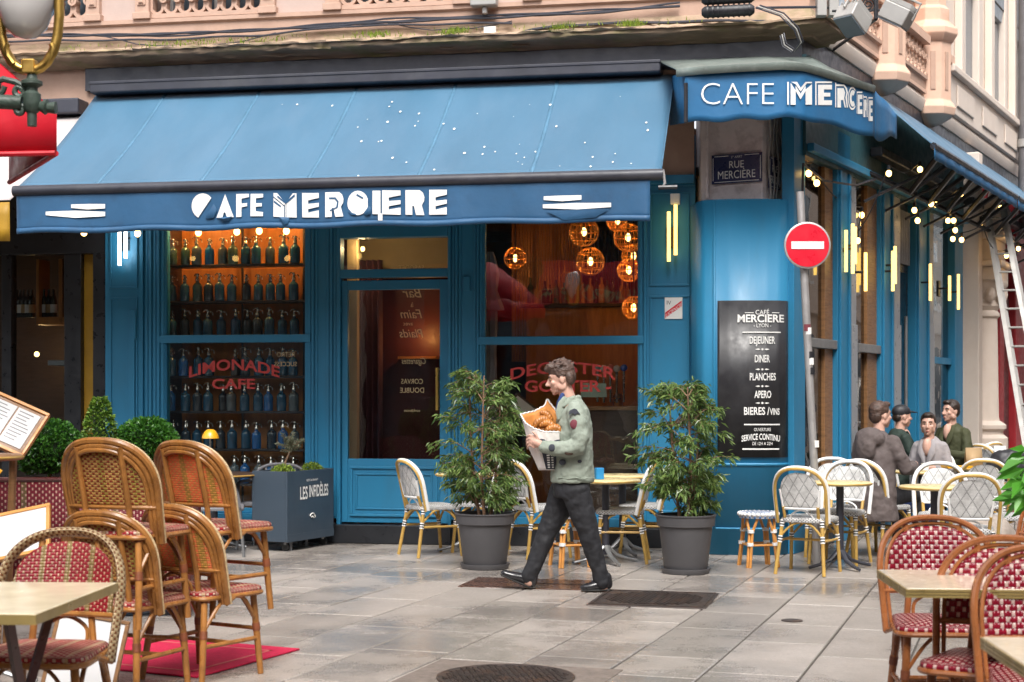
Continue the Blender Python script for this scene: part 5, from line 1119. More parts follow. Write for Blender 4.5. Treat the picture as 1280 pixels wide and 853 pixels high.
cu = MB().grid(lambda u, v: (fx(447 + 30*u, -.9), .9 + .05*math.sin(u*26), .12 + 2.8*v), 40, 2); tag(cu.build('curtain', M_['curtain'], None, FM, solid=.006), 'dark aubergine curtain hanging just inside the glazed door', 'curtain')
IN('wall_shelf', fx(500, -1.2), fx(548, -1.2), 1.1, 1.29, fz(449, 520, -1.2), fz(446, 520, -1.2), 'orangewood')
p = FM @ Vector((fx(525, -1), 1.05, fz(420, 525, -1))); lamp_light(rm_, p, 2.5)
p = FM @ Vector((fx(455, -.5), .45, fz(312, 455, -.5))); MB().ell(p, (.022, .022, .026), 10, 8).build('bulb', M_['bulb'], rm_, I4); lamp_light(rm_, p, 7, (1, .72, .35))  # second bulb and its light added to brighten the wall behind the transom
ap = MB().lathe([(.03, 1.05), (.05, 1.0), (.09, .82), (.075, .7), (.07, .66), (.13, .50), (.14, .46), (.07, .45), (.07, .3), (.06, 0), (.075, -.5), (.05, -.75)], 18).mp(lambda p: Vector((p.x*(1 + .12*math.sin(8*math.atan2(p.y, p.x))), p.y*(1 + .12*math.sin(8*math.atan2(p.y, p.x))), p.z)))
zz = fz(420, 615, -.35); tag(ap.build('hanging_cloth', M_['cloth'], None, FM @ Matrix.Translation((fx(613, -.35), .35, zz - .2))), 'ruffled grey lilac cloth hanging at the left of the right window', 'cloth')
# lower right window: indoor lectern, balls, table
q0 = FM @ Vector((fx(655, -.6), .6, fz(515, 655, -.6))); le = thing('menu_lectern', 'dark menu lectern with pale page inside the right window', 'menu stand', Matrix.Translation(q0) @ Matrix.Rotation(R(-8), 4, 'Z'))
LM = WM[le.name] @ Matrix.Rotation(R(-42), 4, 'Y') @ Matrix.Rotation(R(0), 4, 'X'); LM = WM[le.name] @ Matrix.Rotation(R(38), 4, 'Y') @ Matrix.Rotation(R(50), 4, 'X')
MB().box(-.19, .19, -.13, .13, -.012, .012).build('board', M_['darkwood'], le, LM, bevel=.004); MB().box(-.16, .16, -.10, .10, .0125, .0145).build('page', M_['paper'], le, LM); MB().tube([q0 + Vector((0, .02, -.03)), Vector((q0.x, q0.y + .02, .12))], .018, 8).build('post', M_['black'], le, I4)
for k, (q, c) in enumerate(((747, (.25, .35, .4)), (755, (.6, .5, .45)), (763, (.5, .08, .05)), (771, (.55, .45, .4)), (780, (.03, .08, .5)))):
    p = FM @ Vector((fx(q, -.7), .7, fz(460 + (k % 2), q, -.7))); tb = thing('bar_tap', ('slate', 'pearl', 'red', 'ivory', 'blue')[k] + ' round beer tap badge in the lower right window', 'beer tap', Matrix.Translation(p), 'beer taps')
    MB().ell(p, (.036, .02, .036), 14, 10).build('badge', pm('badge_' + str(k), c, .25, var=.1, coat=.5), tb, I4); MB().tube([p - Vector((0, -.02, .02)), p - Vector((0, -.02, .35))], .012, 8).build('stem', M_['silver'], tb, I4)
cp_ = FM @ Vector((fx(772, -.8), .8, fz(508, 772, -.8))); tag(MB().lathe([(.05, 0), (.055, .12), (.05, .125), (.046, .02), (.001, .02)], 16).build('copper_cup', pm('copper', (.6, .22, .05), .3, metal=1), None, Matrix.Translation(cp_)), 'copper cup standing behind the lettering of the right window', 'cup')
bt = thing('back_counter', 'dark counter behind the lower right window', 'counter', FM @ Matrix.Translation((fx(730, -1), 1, .1)))
MB().box(fx(690, -.6), fx(797, -.6), .6, 1.0, .1, fz(508, 772, -.8)).build('cabinet', M_['darkwood'], bt, FM); MB().box(fx(688, -.6), fx(797, -.6), .57, 1.03, fz(508, 772, -.8) - .04, fz(508, 772, -.8) - .001).build('top', M_['wood'], bt, FM, bevel=.005)
tag(MB().obox(FM @ Matrix.Translation((fx(742, -.5), .5, fz(488, 742, -.5))) @ Matrix.Rotation(R(25), 4, 'X'), .13, .006, .075).build('menu_card', pm('green_card', (.35, .45, .38), .6)), 'pale green menu card behind the lettering of the right window', 'card')
# rooms behind the side windows
MB().box(.1, rx(1200), 1.3, 1.4, .1, 4.2).build('side_room_wall', M_['inwall'], rm_, RM); MB().box(.1, rx(1200), .1, 1.3, .05, .12).build('side_room_floor', M_['floor_in'], rm_, RM)
p = RM @ Vector((rx(1020), .8, 2.9)); lamp_light(rm_, p, 14); p = RM @ Vector((rx(1085), .8, 2.9)); lamp_light(rm_, p, 14)
# ================================================================ CHAIRS
M_['wbind'] = pm('pale_cane_binding', (.58, .44, .26), .45, var=.45, scale=60, stretch=(1, 1, 1))
def smoothpts(ctrl, n=8):
    P = [Vector(p) for p in ctrl]; out = []
    for i in range(len(P)-1):
        p0 = P[max(0, i-1)]; p1 = P[i]; p2 = P[i+1]; p3 = P[min(len(P)-1, i+2)]
        for k in range(n):
            t = k/n; out.append(.5*((2*p1) + (-p0+p2)*t + (2*p0-5*p1+4*p2-p3)*t*t + (-p0+3*p1-3*p2+p3)*t**3))
    out.append(P[-1]); return out
def arch_xz(W, zs, zt, n=26, zfoot=.40, narrow=.94):
    """inverted U in (x,z): straight sides then half ellipse"""
    pts = []
    for i in range(6): t = i/6; pts.append((-W*(narrow + (1-narrow)*t), zfoot + (zs-zfoot)*t))
    for i in range(n+1):
        a = math.pi - math.pi*i/n; c = math.cos(a); s_ = math.sin(a); pts.append((W*(abs(c)**.8)*(1 if c > 0 else -1), zs + (zt-zs)*s_**.8 if s_ > 0 else zs))
    for i in range(5, -1, -1): t = i/6; pts.append((W*(narrow + (1-narrow)*t), zfoot + (zs-zfoot)*t))
    return pts
def top_at(x, W, zs, zt):
    c = min(1, (abs(x)/W)**(1/.8)); return zs + (zt-zs)*(math.sqrt(max(0, 1-c*c))**.8)
def seat_shape(w0, w1, d0, d1, z0, z1, r=.07, n=7):
    """rounded trapezoid pad: rear width w0 at y=d0, front width w1 at y=d1"""
    pts = []
    for (cx, cy, a0) in ((w1/2-r, d1-r, 0), (-w1/2+r, d1-r, 90), (-w0/2+r, d0+r, 180), (w0/2-r, d0+r, 270)):
        for i in range(n+1): a = R(a0 + 90*i/n); pts.append((cx + r*math.cos(a), cy + r*math.sin(a)))
    return pts
def pad(pts, z0, z1, dome=.012):
    mb = MB(); mb.uv = {}; n = len(pts); cx = sum(p[0] for p in pts)/n; cy = sum(p[1] for p in pts)/n
    per = 0; rings = [(1.0, z0, 0), (1.02, (z0+z1)/2, 0), (1.0, z1-.004, 0), (.96, z1, 1), (.7, z1+dome*.6, 1), (.35, z1+dome, 1)]
    for k, (s_, z, top_) in enumerate(rings):
        acc = 0
        for i, p in enumerate(pts):
            x = cx + (p[0]-cx)*s_; y = cy + (p[1]-cy)*s_
            if i: acc += math.dist(p, pts[i-1])
            mb.uv[len(mb.v)] = (x, y) if top_ else (acc, z); mb.v.append((x, y, z))
    for k in range(len(rings)-1):
        for i in range(n): a, b = k*n+i, k*n+(i+1) % n; mb.f.append((a, b, b+n, a+n))
    mb.f.append(tuple(range(n))[::-1]); mb.f.append(tuple((len(rings)-1)*n + i for i in range(n))); return mb
def wrap(mb, p, q, r, n=10): return mb.tube([p, q], r, n)
def rattan_chair(name, label, group, frame, panel, seat, style='honey', M=I4):
    t = thing(name, label, 'chair', M, group)
    W = .255; zs, ztop = .66, .90
    def ys(x, z): return -.085 - .28*(z-.45) - .055*(1 - min(1, (x/W)**2))
    A = arch_xz(W, zs, ztop)
    fm = M_[frame]
    offs = ((-.004, -.012, .011), (.002, .003, .018), (.026, .003, .015), (.046, .006, .013)) if style == 'honey' else ((0, 0, .015), (.028, .008, .009)) if style == 'red' else ((0, 0, .024),)
    for (ins, dy, r) in offs:
        P = []
        for (x, z) in A:
            k = (W-ins)/W; zz = z - (ins*1.0 if z > zs else ins*1.0*max(0, (z-.42)/(zs-.42))); P.append((x*k, ys(x, z) - dy, zz))
        if style == 'border':
            mb = MB(); mb.uv = {}; b = MB().tube(P, [(.017, .030)]*len(P), 10); mb.v = b.v; mb.f = b.f; acc = 0
            for i in range(len(P)):
                if i: acc += (Vector(P[i])-Vector(P[i-1])).length
                for k_ in range(10): mb.uv[i*10+k_] = (k_*.012, acc)
            mb.build('back_frame', M_['w_bord'], t)
        else: MB().tube(P, r, 8).build('back_frame', M_['wbind'] if dy < 0 else fm, t)
    zb0 = .575; ins = .054 if style == 'honey' else .036
    pn = MB(); wmax = W - ins
    def pf(u, v):
        x = -wmax + 2*wmax*u; zt_ = top_at(x, wmax*1.001, zs - .01, ztop - ins) - .004; zt_ = max(zt_, zs - .02); z = zb0 + (zt_-zb0)*v; return (x, ys(x, z) - .004, z)
    pn.grid(pf, 22, 12); pn.build('back_panel', M_[panel], t, solid=.008, smooth=80)
    MB().tube([(x, ys(x, zb0) - .004, zb0) for x in [(-1+2*i/12)*(W-.012) for i in range(13)]], .012, 8).build('lower_rail', fm, t)
    for s_ in (-1, 1):
        x = s_*.12; zt_ = top_at(x, W, zs, ztop) - .02
        MB().tube([(x*1.1, -.175, .43), (x, ys(x, .56) - .022, .56), (x, ys(x, zt_) - .016, zt_)], .015, 8).build('back_post', fm, t)
        # legs with dark bindings
        lg = MB().tube([(s_*.16, -.165, .46), (s_*.185, -.20, .25), (s_*.205, -.235, 0)], [.017, .018, .016], 10).build('leg', fm, t)
        MB().tube([(s_*.183, -.197, .27), (s_*.187, -.204, .23)], .0205, 10).build('binding', M_['bind'], lg); MB().tube([(s_*.162, -.169, .44), (s_*.165, -.172, .41)], .0205, 10).build('binding', M_['bind'], lg)
        lg = MB().tube([(s_*.19, .17, .45), (s_*.205, .185, .22), (s_*.215, .205, 0)], [.017, .018, .016], 10).build('leg', fm, t)
        MB().tube([(s_*.202, .181, .27), (s_*.205, .185, .23)], .0205, 10).build('binding', M_['bind'], lg)
        MB().tube([(s_*.188, -.208, .19), (s_*.207, .188, .19)], .012, 8).build('stretcher', fm, t)
        MB().tube(smoothpts([(s_*.187, -.2, .27), (s_*.20, -.09, .40), (s_*.20, .0, .425)], 5), .010, 6).build('brace', fm, t); MB().tube(smoothpts([(s_*.205, .185, .27), (s_*.20, .10, .40), (s_*.20, .04, .425)], 5), .010, 6).build('brace', fm, t)
        MB().tube([(s_*W*.94, -.09, .40), (s_*.215, .0, .43)], .012, 8).build('arch_foot', fm, t)
    MB().tube([(-.207, -.01, .19), (.207, -.01, .19)], .011, 8).build('stretcher', fm, t); MB().tube([(-.21, .187, .24), (.21, .187, .24)], .011, 8).build('stretcher', fm, t)
    MB().tube(smoothpts([(-.205, .19, .26), (-.1, .18, .40), (.0, .18, .43), (.1, .18, .40), (.205, .19, .26)], 6), .009, 6).build('brace', fm, t)
    MB().tube(smoothpts([(-.10, -.185, .46), (-.085, -.205, .52), (.0, -.215, .56), (.085, -.205, .52), (.10, -.185, .46)], 6), .009, 6).build('loop', fm, t)
    pts = seat_shape(.40, .47, -.205, .225, .43, .465)
    st = pad(pts, .435, .468).build('seat', M_[seat], t, smooth=50)
    MB().tube([(p[0]*1.01, p[1]*1.01, .432) for p in pts], .012, 8, closed=True).build('seat_rim', fm, st)
    return t
def white_chair(label, group, M=I4, panel='w_white'):
    t = thing('bistro_chair', label, 'chair', M, group); fm = M_['bamboo']; W = .225; zs, ztop = .66, .885
    def ys(x, z): return -.14 - .24*(z-.45) - .055*(1 - min(1, (x/W)**2))
    A = arch_xz(W, zs, ztop, 22, .43, .96)
    MB().tube([(x, ys(x, z), z) for x, z in A], .017, 8).build('back_frame', M_['wwrap'], t)
    MB().tube([(x*.955, ys(x, z) - .018, z - .010) for x, z in A], .013, 8).build('back_frame', fm, t)
    wm = .165
    def pf(u, v):
        x0 = -1 + 2*u; zt_ = top_at(x0*wm, wm*1.03, zs - .03, ztop - .045); z = .545 + (max(zt_, zs - .02) - .545)*v; x = x0*(wm*(.88 + .12*v)); return (x, ys(x, z) - .004, z)
    MB().grid(pf, 14, 10).build('back_panel', M_[panel], t, solid=.012, smooth=80)
    MB().tube([pf(i/12, 0) for i in range(13)], .012, 8).build('panel_edge', M_['wwrap'], t)
    for s_ in (-1, 1):
        MB().tube([pf(.5 + s_*.5, i/8) for i in range(9)], .012, 8).build('panel_edge', M_['wwrap'], t)
        MB().tube([(s_*.14, -.16, .43), (s_*.145, ys(.145, .55) - .012, .56)], .014, 8).build('back_post', fm, t)
        for (x0, y0, x1, y1) in ((.165, -.16, .205, -.235), (.19, .165, .212, .21)):
            lg = MB().tube([(s_*x0, y0, .45), (s_*x1, y1, 0)], [.0165, .0155], 10).build('leg', fm, t)
            f = lambda z: Vector((s_*(x1 + (x0-x1)*z/.45), y1 + (y0-y1)*z/.45, z))
            for zc_ in (.425, .295):
                for i in range(5): MB().tube([f(zc_ + .022 - i*.011), f(zc_ + .022 - i*.011 - .0105)], .0205, 10).build('wrap', M_['wwrap' if i % 2 == 0 else 'bwrap'], lg)
        MB().tube([(s_*.18, -.19, .275), (s_*.20, .18, .275)], .011, 8).build('stretcher', fm, t)
        MB().tube(smoothpts([(s_*.175, -.185, .31), (s_*.185, -.08, .41), (s_*.185, -.02, .43)], 5), .010, 6).build('brace', fm, t); MB().tube(smoothpts([(s_*.195, .18, .31), (s_*.187, .10, .40), (s_*.185, .04, .43)], 5), .010, 6).build('brace', fm, t)
    for (y, z) in ((-.187, .31), (.183, .31)): MB().tube(smoothpts([(-.18, y, z), (-.09, y*.95, .40), (0, y*.93, .43), (.09, y*.95, .40), (.18, y, z)], 6), .010, 6).build('brace', fm, t)
    MB().tube([(-.19, 0, .275), (.19, 0, .275)], .011, 8).build('stretcher', fm, t)
    MB().tube(smoothpts([(-.10, -.17, .455), (-.075, -.185, .50), (0, -.19, .53), (.075, -.185, .50), (.10, -.17, .455)], 6), .008, 6).build('loop', M_['wwrap'], t)
    pad(seat_shape(.37, .43, -.195, .215, .43, .47, .08), .43, .468, .016).build('seat', M_['w_dots'], t, smooth=50)
    return t
def stool(label, M):
    t = thing('woven_stool', label, 'stool', M, 'cane stools'); fm = M_['orangecane']
    n = 28; pad([(.165*math.cos(2*math.pi*i/n), .165*math.sin(2*math.pi*i/n)) for i in range(n)], .42, .468, .01).build('seat', M_['w_blue'], t, smooth=50)
    for i in range(26):
        a = 2*math.pi*i/26; MB().ell((.165*math.cos(a), .165*math.sin(a), .455), (.019, .019, .019), 8, 6).build('edge_knot', M_['wwrap'], t)
    for k in range(4):
        a = math.pi/4 + k*math.pi/2; d = Vector((math.cos(a), math.sin(a), 0)); e = Vector((-math.sin(a), math.cos(a), 0))
        for s_ in (-1, 1): lg = MB().tube([d*.12 + e*s_*.055 + Vector((0, 0, .43)), d*.145 + e*s_*.014 + Vector((0, 0, .30)), d*.185 + e*s_*.013], .0125, 8).build('leg', fm, t)
        for z in (.31, .20): f = d*(.145 + (.30-z)*.133); MB().tube([f + Vector((0, 0, z+.014)), f + Vector((0, 0, z-.014))], .030, 10).build('wrap', M_['wwrap'], lg)
        b = math.pi/4 + (k+1)*math.pi/2; d2 = Vector((math.cos(b), math.sin(b), 0)); MB().tube([d*.16 + Vector((0, 0, .19)), d2*.16 + Vector((0, 0, .19))], .010, 8).build('stretcher', fm, t)
    return t
def rtable(label, p, r=.31, top='tabgold', h=.74, rot=20, grp='round cafe tables'):
    t = thing('round_table', label, 'table', T(p.x, p.y, 0, rot), grp)
    tp = MB().lathe([(.02, h-.03), (r-.012, h-.03), (r, h-.022), (r, h-.008), (r-.01, h), (.02, h), (.001, h)], 40).build('tabletop', M_[top], t)
    MB().lathe([(r+.001, h-.022), (r+.004, h-.015), (r+.001, h-.008)], 40, cap=False).build('edge_band', M_['bamboo'], tp)
    MB().tube([(0, 0, .08), (0, 0, h-.03)], .032, 14).build('column', M_['cass'], t)
    for k in range(4):
        a = k*math.pi/2; c, s_ = math.cos(a), math.sin(a); MB().tube([(c*q, s_*q, z) for q, z in ((.02, .15), (.10, .075), (.20, .04), (.30, .018))], [(.02, .028), (.016, .024), (.014, .02), (.014, .014)], 8).build('foot', M_['steel' if p.x < 1.6 else 'cass'], t)
    return t
def fwd(px_, py_, deg): g = gnd(px_, py_); return T(g.x, g.y, 0, deg)     # deg: rotation of the forward (+y) axis about z
WG = 'white woven bistro chairs'
W0 = white_chair('white woven bistro chair left of the left ficus pot facing right', WG, fwd(539, 694, -60))
def wc(label, M): c = copy_tree(W0, M); tag(c, label, 'chair', WG); return c
wc('white woven bistro chair half hidden behind the left ficus', fwd(600, 689, 75))
wc('white woven bistro chair between the left ficus and the walking person', fwd(674, 696, -62))
wc('white woven bistro chair just left of the right ficus facing left', fwd(777, 702, 82))
wc('white woven bistro chair farther back beside the right ficus', fwd(803, 693, 86))
wc('white woven bistro chair right of the stool with its back to the camera', fwd(1010, 716, -28))
wc('white woven bistro chair behind the small table left of the taupe coat', fwd(1050, 704, 150))
wc('white woven bistro chair under the person in the taupe coat', fwd(1100, 694, -52))
wc('white woven bistro chair facing the camera behind the table by the red chairs', T(at(1178, 0, 13.0).x, 13.0, 0, 170))
wc('white woven bistro chair with its back to the camera above the red chair', T(at(1208, 0, 11.6).x, 11.6, 0, -8))
wc('white woven bistro chair farther back right of the smiling person', T(at(1232, 0, 14.2).x, 14.2, 0, -20))
wc('white woven bistro chair at the right edge behind the leaves', T(at(1275, 0, 12.8).x, 12.8, 0, 70))
wc('white woven bistro chair under the smiling person', T(at(1160, 0, 15.7).x, 15.7, 0, 150))
wc('white woven bistro chair seen above the pole foot by the blue wall', T(at(1038, 0, 14.0).x, 14.0, 0, 165))
wc('white woven bistro chair of the person in the black cap', T(at(1127, 0, 16.25).x, 16.25, 0, -75))
wc('white woven bistro chair far down the terrace by the column', T(at(1222, 0, 19.5).x, 19.5, 0, 30))
wc('white woven bistro chair far down the terrace at the right', T(at(1245, 0, 18.6).x, 18.6, 0, -60))
g = gnd(712, 708); stool('cane stool with white woven seat behind the walking person', T(g.x, g.y, 0, 20))
g = gnd(948, 708); stool('cane stool with blue and white woven seat by the blue pier', T(g.x, g.y, 0, 10))
rtable('round cafe table hidden behind the left ficus', gnd(585, 689))
t1 = rtable('round yellow edged table just right of the walking person', at(757, 0, 13.35) * 1)
rtable('round yellow edged table nearer the window behind the walking person', at(778, 0, 14.1))
rtable('small round table between two white chairs near the sign pole', at(1050, 0, 12.95), .27)
rtable('small round table between the taupe coat and the red chairs', at(1168, 0, 12.35), .28)
rtable('round table between the taupe coat and the smiling person', at(1152, 0, 14.9), .28)
rtable('round table farther back on the side street terrace', at(1222, 0, 15.8), .32)
rtable('round table far down the side street terrace', at(1240, 0, 17.8), .32)
bq = at(749, 0, 13.3); tag(MB().box(-.035, .035, -.03, .03, 0, .10).build('menu_holder', M_['bluebox'], None, T(bq.x, bq.y, .741, 15), bevel=.004), 'bright blue holder on the table beside the walking person', 'holder')
# table things on the right terrace
q = at(1157, 0, 14.8); cup = thing('coffee_cup', 'white cup and saucer in front of the smiling person', 'cup', T(q.x, q.y, .741))
MB().lathe([(.02, 0), (.07, .004), (.075, .012), (.02, .008)], 20).build('saucer', M_['white'], cup); MB().lathe([(.025, .01), (.038, .06), (.042, .075), (.037, .075), (.02, .02), (.001, .018)], 18).build('cup', M_['white'], cup)
for k, (px_, Y_, w_, c_, lab) in enumerate(((1217, 15.6, .09, 'inbeige', 'upright beige menu card on the table behind the smiling person'), (1250, 16.2, .07, 'inbeige', 'small beige menu card at the right of the far table'))):
    q = at(px_, 0, Y_); tag(MB().add([(-w_, -.03, 0), (w_, -.03, 0), (w_, 0, .2), (-w_, 0, .2), (-w_, .03, 0), (w_, .03, 0)], [(0, 1, 2, 3), (3, 2, 5, 4)]).build('menu_card', M_['paper' if k else c_], None, T(q.x, q.y, .741, 10), solid=.004), lab, 'menu card', 'menu cards on the terrace')
q = at(1195, 0, 15.4); tag(MB().box(-.14, .14, -.09, .09, 0, .025).build('yellow_folder', M_['yellow'], None, T(q.x, q.y, .742, 12), bevel=.004), 'yellow folder lying on the table behind the white chairs', 'folder')
q = at(1262, 0, 15.6); bgm = MB(); bgm.ell((0, 0, .16), (.24, .15, .17), 14, 10); tag(bgm.blob('black_bag', M_['bwrap'], None, T(q.x, q.y, .60), .02, 3, .06, .1), 'black bag on the far table at the right edge', 'bag')
# ---- left foreground: two stacks of honey rattan chairs
HG = 'honey rattan chairs stacked at the left'
h1 = rattan_chair('rattan_chair', 'lower honey rattan chair of the left stack, maroon and straw weave', HG, 'honey', 'w_honey', 'w_seat', M=T(at(160, 0, 7.55).x, 7.55, 0, -20))
h2 = copy_tree(h1, T(at(160, 0, 7.5).x, 7.5, .35, -18)); tag(h2, 'upper honey rattan chair of the left stack, tallest of the four', 'chair', HG)
h3 = rattan_chair('rattan_chair', 'lower honey rattan chair of the right stack, coral weave', HG, 'honey', 'w_coral', 'w_seat', M=T(at(254, 0, 7.95).x, 7.95, 0, -31))
h4 = copy_tree(h3, T(at(268, 0, 8.1).x, 8.1, .32, -32)); tag(h4, 'upper honey rattan chair of the right stack, bright coral weave', 'chair', HG)
rattan_chair('rattan_chair', 'cream bordered red woven chair behind the left table', 'red woven chairs at the left table', 'honey', 'w_red', 'w_seat', 'border', T(at(56, 0, 6.0).x, 6.0, 0, 174))
# left table
tl = thing('square_table', 'cream square table with brass edge at the lower left', 'table', T(-1.945, 5.35, 0, -3), 'square tables in the foreground')
MB().box(-.40, .42, -.40, .45, .722, .75).build('tabletop', M_['cream_top'], tl, bevel=.003)
MB().box(-.405, .425, -.405, -.4005, .715, .748).box(.4205, .425, -.4, .455, .715, .748).box(-.40, .42, .4505, .455, .715, .748).box(-.405, -.4005, -.4, .45, .715, .748).build('edge_band', M_['edge'], tl)
for s_ in (-1, 1):
    for k_ in (-1, 1): MB().tube([(s_*.26, k_*.22, .715), (s_*.20, -k_*.22, .02)], [(.02, .02), (.02, .02)], 4).build('leg', M_['maroon'], tl)
    MB().tube([(s_*.23, -.3, .02), (s_*.23, .3, .02)], .018, 8).build('foot', M_['maroon'], tl)
MB().tube([(-.22, 0, .36), (.22, 0, .36)], .014, 8).build('crossbar', M_['maroon'], tl)
# white sign boards leaning near the table, carpet
def signboard(label, M, w, h, fr='orangecane'):
    t = thing('sign_board', label, 'sign board', M, 'white boards at the left')
    MB().box(-w/2, w/2, -.006, .006, 0, h).build('panel', M_['paper'], t); e = .018
    for (a, b, c, d) in ((-w/2 - e, w/2 + e, -e, 0), (-w/2 - e, w/2 + e, h, h + e), (-w/2 - e, -w/2, 0, h), (w/2, w/2 + e, 0, h)): MB().box(a, b, -.012, .012, c, d).build('frame_bar', M_[fr], t, bevel=.003)
    return t
q = at(26, 692, 7.0); signboard('white board in a wooden frame tilted behind the left red chair', Matrix.Translation(q) @ Matrix.Rotation(R(-12), 4, 'Y') @ Matrix.Rotation(R(-35), 4, 'X'), .24, .22, 'orangecane')
q = at(92, 842, 6.9); signboard('white board standing low beside the left table legs', Matrix.Translation((q.x, q.y, .05)) @ Matrix.Rotation(R(10), 4, 'Y') @ Matrix.Rotation(R(-12), 4, 'X'), .30, .40, 'wood')
cr = thing('red_carpet', 'red carpet with pale stripe lying under the stacked chairs', 'carpet', T(gnd(190, 822).x, gnd(190, 822).y, 0, -25))
MB().box(-.95, .62, -.42, .55, .002, .012).build('pile', M_['carpet'], cr, bevel=.003); MB().box(-.85, .52, .40, .42, .0125, .014).box(-.85, .52, -.32, -.30, .0125, .014).box(.50, .52, -.32, .42, .0125, .014).build('stripe', pm('carpet_stripe', (.6, .14, .13), .95), cr)
# woven trough with clipped box shrubs
tr = thing('woven_planter', 'maroon woven planter trough holding the clipped shrubs', 'planter', T(at(125, 0, 10.3).x, 10.3, 0, 4), 'planters')
mb = MB(); mb.uv = {}
def wsheet(a, b, z0, z1):
    g_ = MB().grid(lambda u, v: (a[0] + (b[0]-a[0])*u, a[1] + (b[1]-a[1])*u, z0 + (z1-z0)*v), 1, 1, lambda u, v: (u*math.dist(a, b), z0 + (z1-z0)*v)); return g_
for (a, b) in (((-.75, -.22), (.62, -.22)), ((.62, -.22), (.62, .25)), ((-.75, .25), (-.75, -.22)), ((.62, .25), (-.75, .25))): wsheet(a, b, .05, .90).build('woven_side', M_['w_bench'], tr, solid=.02)
for (x, y) in ((-.75, -.22), (.62, -.22), (.62, .25), (-.75, .25)): MB().tube([(x, y, 0), (x, y, .93)], .024, 10).build('post', M_['maroon'], tr)
MB().tube([(-.75, -.22, .91), (.62, -.22, .91)], .018, 8).build('top_rail', M_['maroon'], tr); MB().box(-.74, .61, -.21, .24, .78, .84).build('soil', M_['soil'], tr)
def leafcloud(name, mat, parent, M, sampler, n, l, w, droop=0.0, curl=.25, seed=1, jitter=.8):
    rr = random.Random(seed); mb = MB()
    for _ in range(n):
        p, nrm = sampler(rr); nrm = (nrm + Vector((rr.gauss(0, jitter), rr.gauss(0, jitter), rr.gauss(0, jitter)))).normalized()
        d = (nrm + Vector((0, 0, -droop))).normalized(); s_ = d.cross(Vector((rr.gauss(0, 1), rr.gauss(0, 1), rr.gauss(0, 1)))).normalized(); k = rr.uniform(.7, 1.25); L_, w_ = l*k, w*k
        u = d.cross(s_); m1 = p + d*L_*.5 + u*L_*curl*.5; tip = p + d*L_ + Vector((0, 0, -droop*L_*.3))
        mb.add([p, m1 - s_*w_/2, tip, m1 + s_*w_/2], [(0, 1, 2), (0, 2, 3)])
    o = mb.build(name, M_[mat], parent, M, smooth=0, recalc=False); tag(o, kind='stuff'); return o
def shrub(label, px_, py_, Y_, rxz, mat='box_leaf', shape='ball', zbase=.80):
    c = at(px_, py_, Y_); t = thing('box_shrub' if shape == 'ball' else 'topiary_cone', label, 'shrub', T(c.x, c.y, zbase), 'clipped shrubs')
    a, h = rxz
    def ball(rr):
        while True:
            v = Vector((rr.gauss(0, 1), rr.gauss(0, 1), rr.gauss(0, 1))).normalized()
            if v.z > -.75: break
        k = rr.uniform(.82, 1.03) + .05*math.sin(v.x*7 + v.z*5)*math.cos(v.y*6); return c + Vector((v.x*a*k, v.y*a*k, v.z*h*k)), v
    def cone(rr):
        z = rr.random()**1.5; an = rr.uniform(0, 6.283); r = a*(1 - z)**.75*rr.uniform(.8, 1.05) + .03; n_ = Vector((math.cos(an), math.sin(an), .35)); return Vector((c.x + r*math.cos(an), c.y + r*math.sin(an), zbase + .05 + h*z)), n_
    leafcloud('crown', mat, t, I4, ball if shape == 'ball' else cone, 5200 if shape == 'ball' else 4200, .026, .018, seed=int(px_))
    MB().tube([(c.x, c.y, zbase - .02), (c.x, c.y, c.z if shape == 'ball' else zbase + h*.9)], .014, 6).build('trunk', M_['bark'], t, I4)
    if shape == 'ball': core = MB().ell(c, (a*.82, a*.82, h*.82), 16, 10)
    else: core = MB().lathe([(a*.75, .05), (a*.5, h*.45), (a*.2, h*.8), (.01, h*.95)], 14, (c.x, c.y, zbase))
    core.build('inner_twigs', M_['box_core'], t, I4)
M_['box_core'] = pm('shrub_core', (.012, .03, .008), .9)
shrub('round clipped boxwood ball left of the cone topiary', 62, 563, 10.3, (.215, .20))
shrub('round clipped boxwood ball right of the cone topiary', 183, 553, 10.5, (.20, .165))
shrub('tall cone topiary between the two boxwood balls', 125, 500, 10.4, (.16, .62), 'cone_leaf', 'cone', .78)
# menu lectern at the left edge
ml = thing('menu_stand', 'wooden menu stand with two open pages at the left edge', 'menu stand', T(at(18, 0, 8.2).x, 8.2))
q = at(14, 530, 8.2); LM = Matrix.Translation(q) @ Matrix.Rotation(R(24), 4, 'Y') @ Matrix.Rotation(R(-32), 4, 'X')
MB().box(-.16, .14, -.012, .012, -.14, .12).build('board', M_['wood'], ml, LM, bevel=.004)
for x in (-.145, -.008): 
    pg = MB().box(x, x + .128, -.017, -.0125, -.12, .10).build('page', M_['paper'], ml, LM)
    for k in range(9): MB().box(x + .015, x + .015 + rnd.uniform(.06, .1), -.0185, -.0175, .08 - k*.021, .084 - k*.021).build('text_line', M_['cass'], pg, LM)
for (a, b, c_, d) in ((-.175, .155, .12, .138), (-.175, .155, -.158, -.14), (-.175, -.16, -.14, .12), (.14, .155, -.14, .12)): MB().box(a, b, -.022, .014, c_, d).build('frame_bar', M_['orangecane'], ml, LM, bevel=.003)
MB().tube([(q.x, q.y + .05, q.z - .05), (q.x - .05, q.y + .06, 0)], .022, 8).build('post', M_['wood'], ml, I4); MB().box(q.x - .25, q.x + .15, q.y - .1, q.y + .25, 0, .03).build('base', M_['wood'], ml, I4)
q = at(2, 568, 7.7); wt = rtable('round wooden pedestal table at the left edge', Vector((q.x - .12, q.y, 0)), .22, 'wood', q.z, 0, 'round pedestal tables'); 
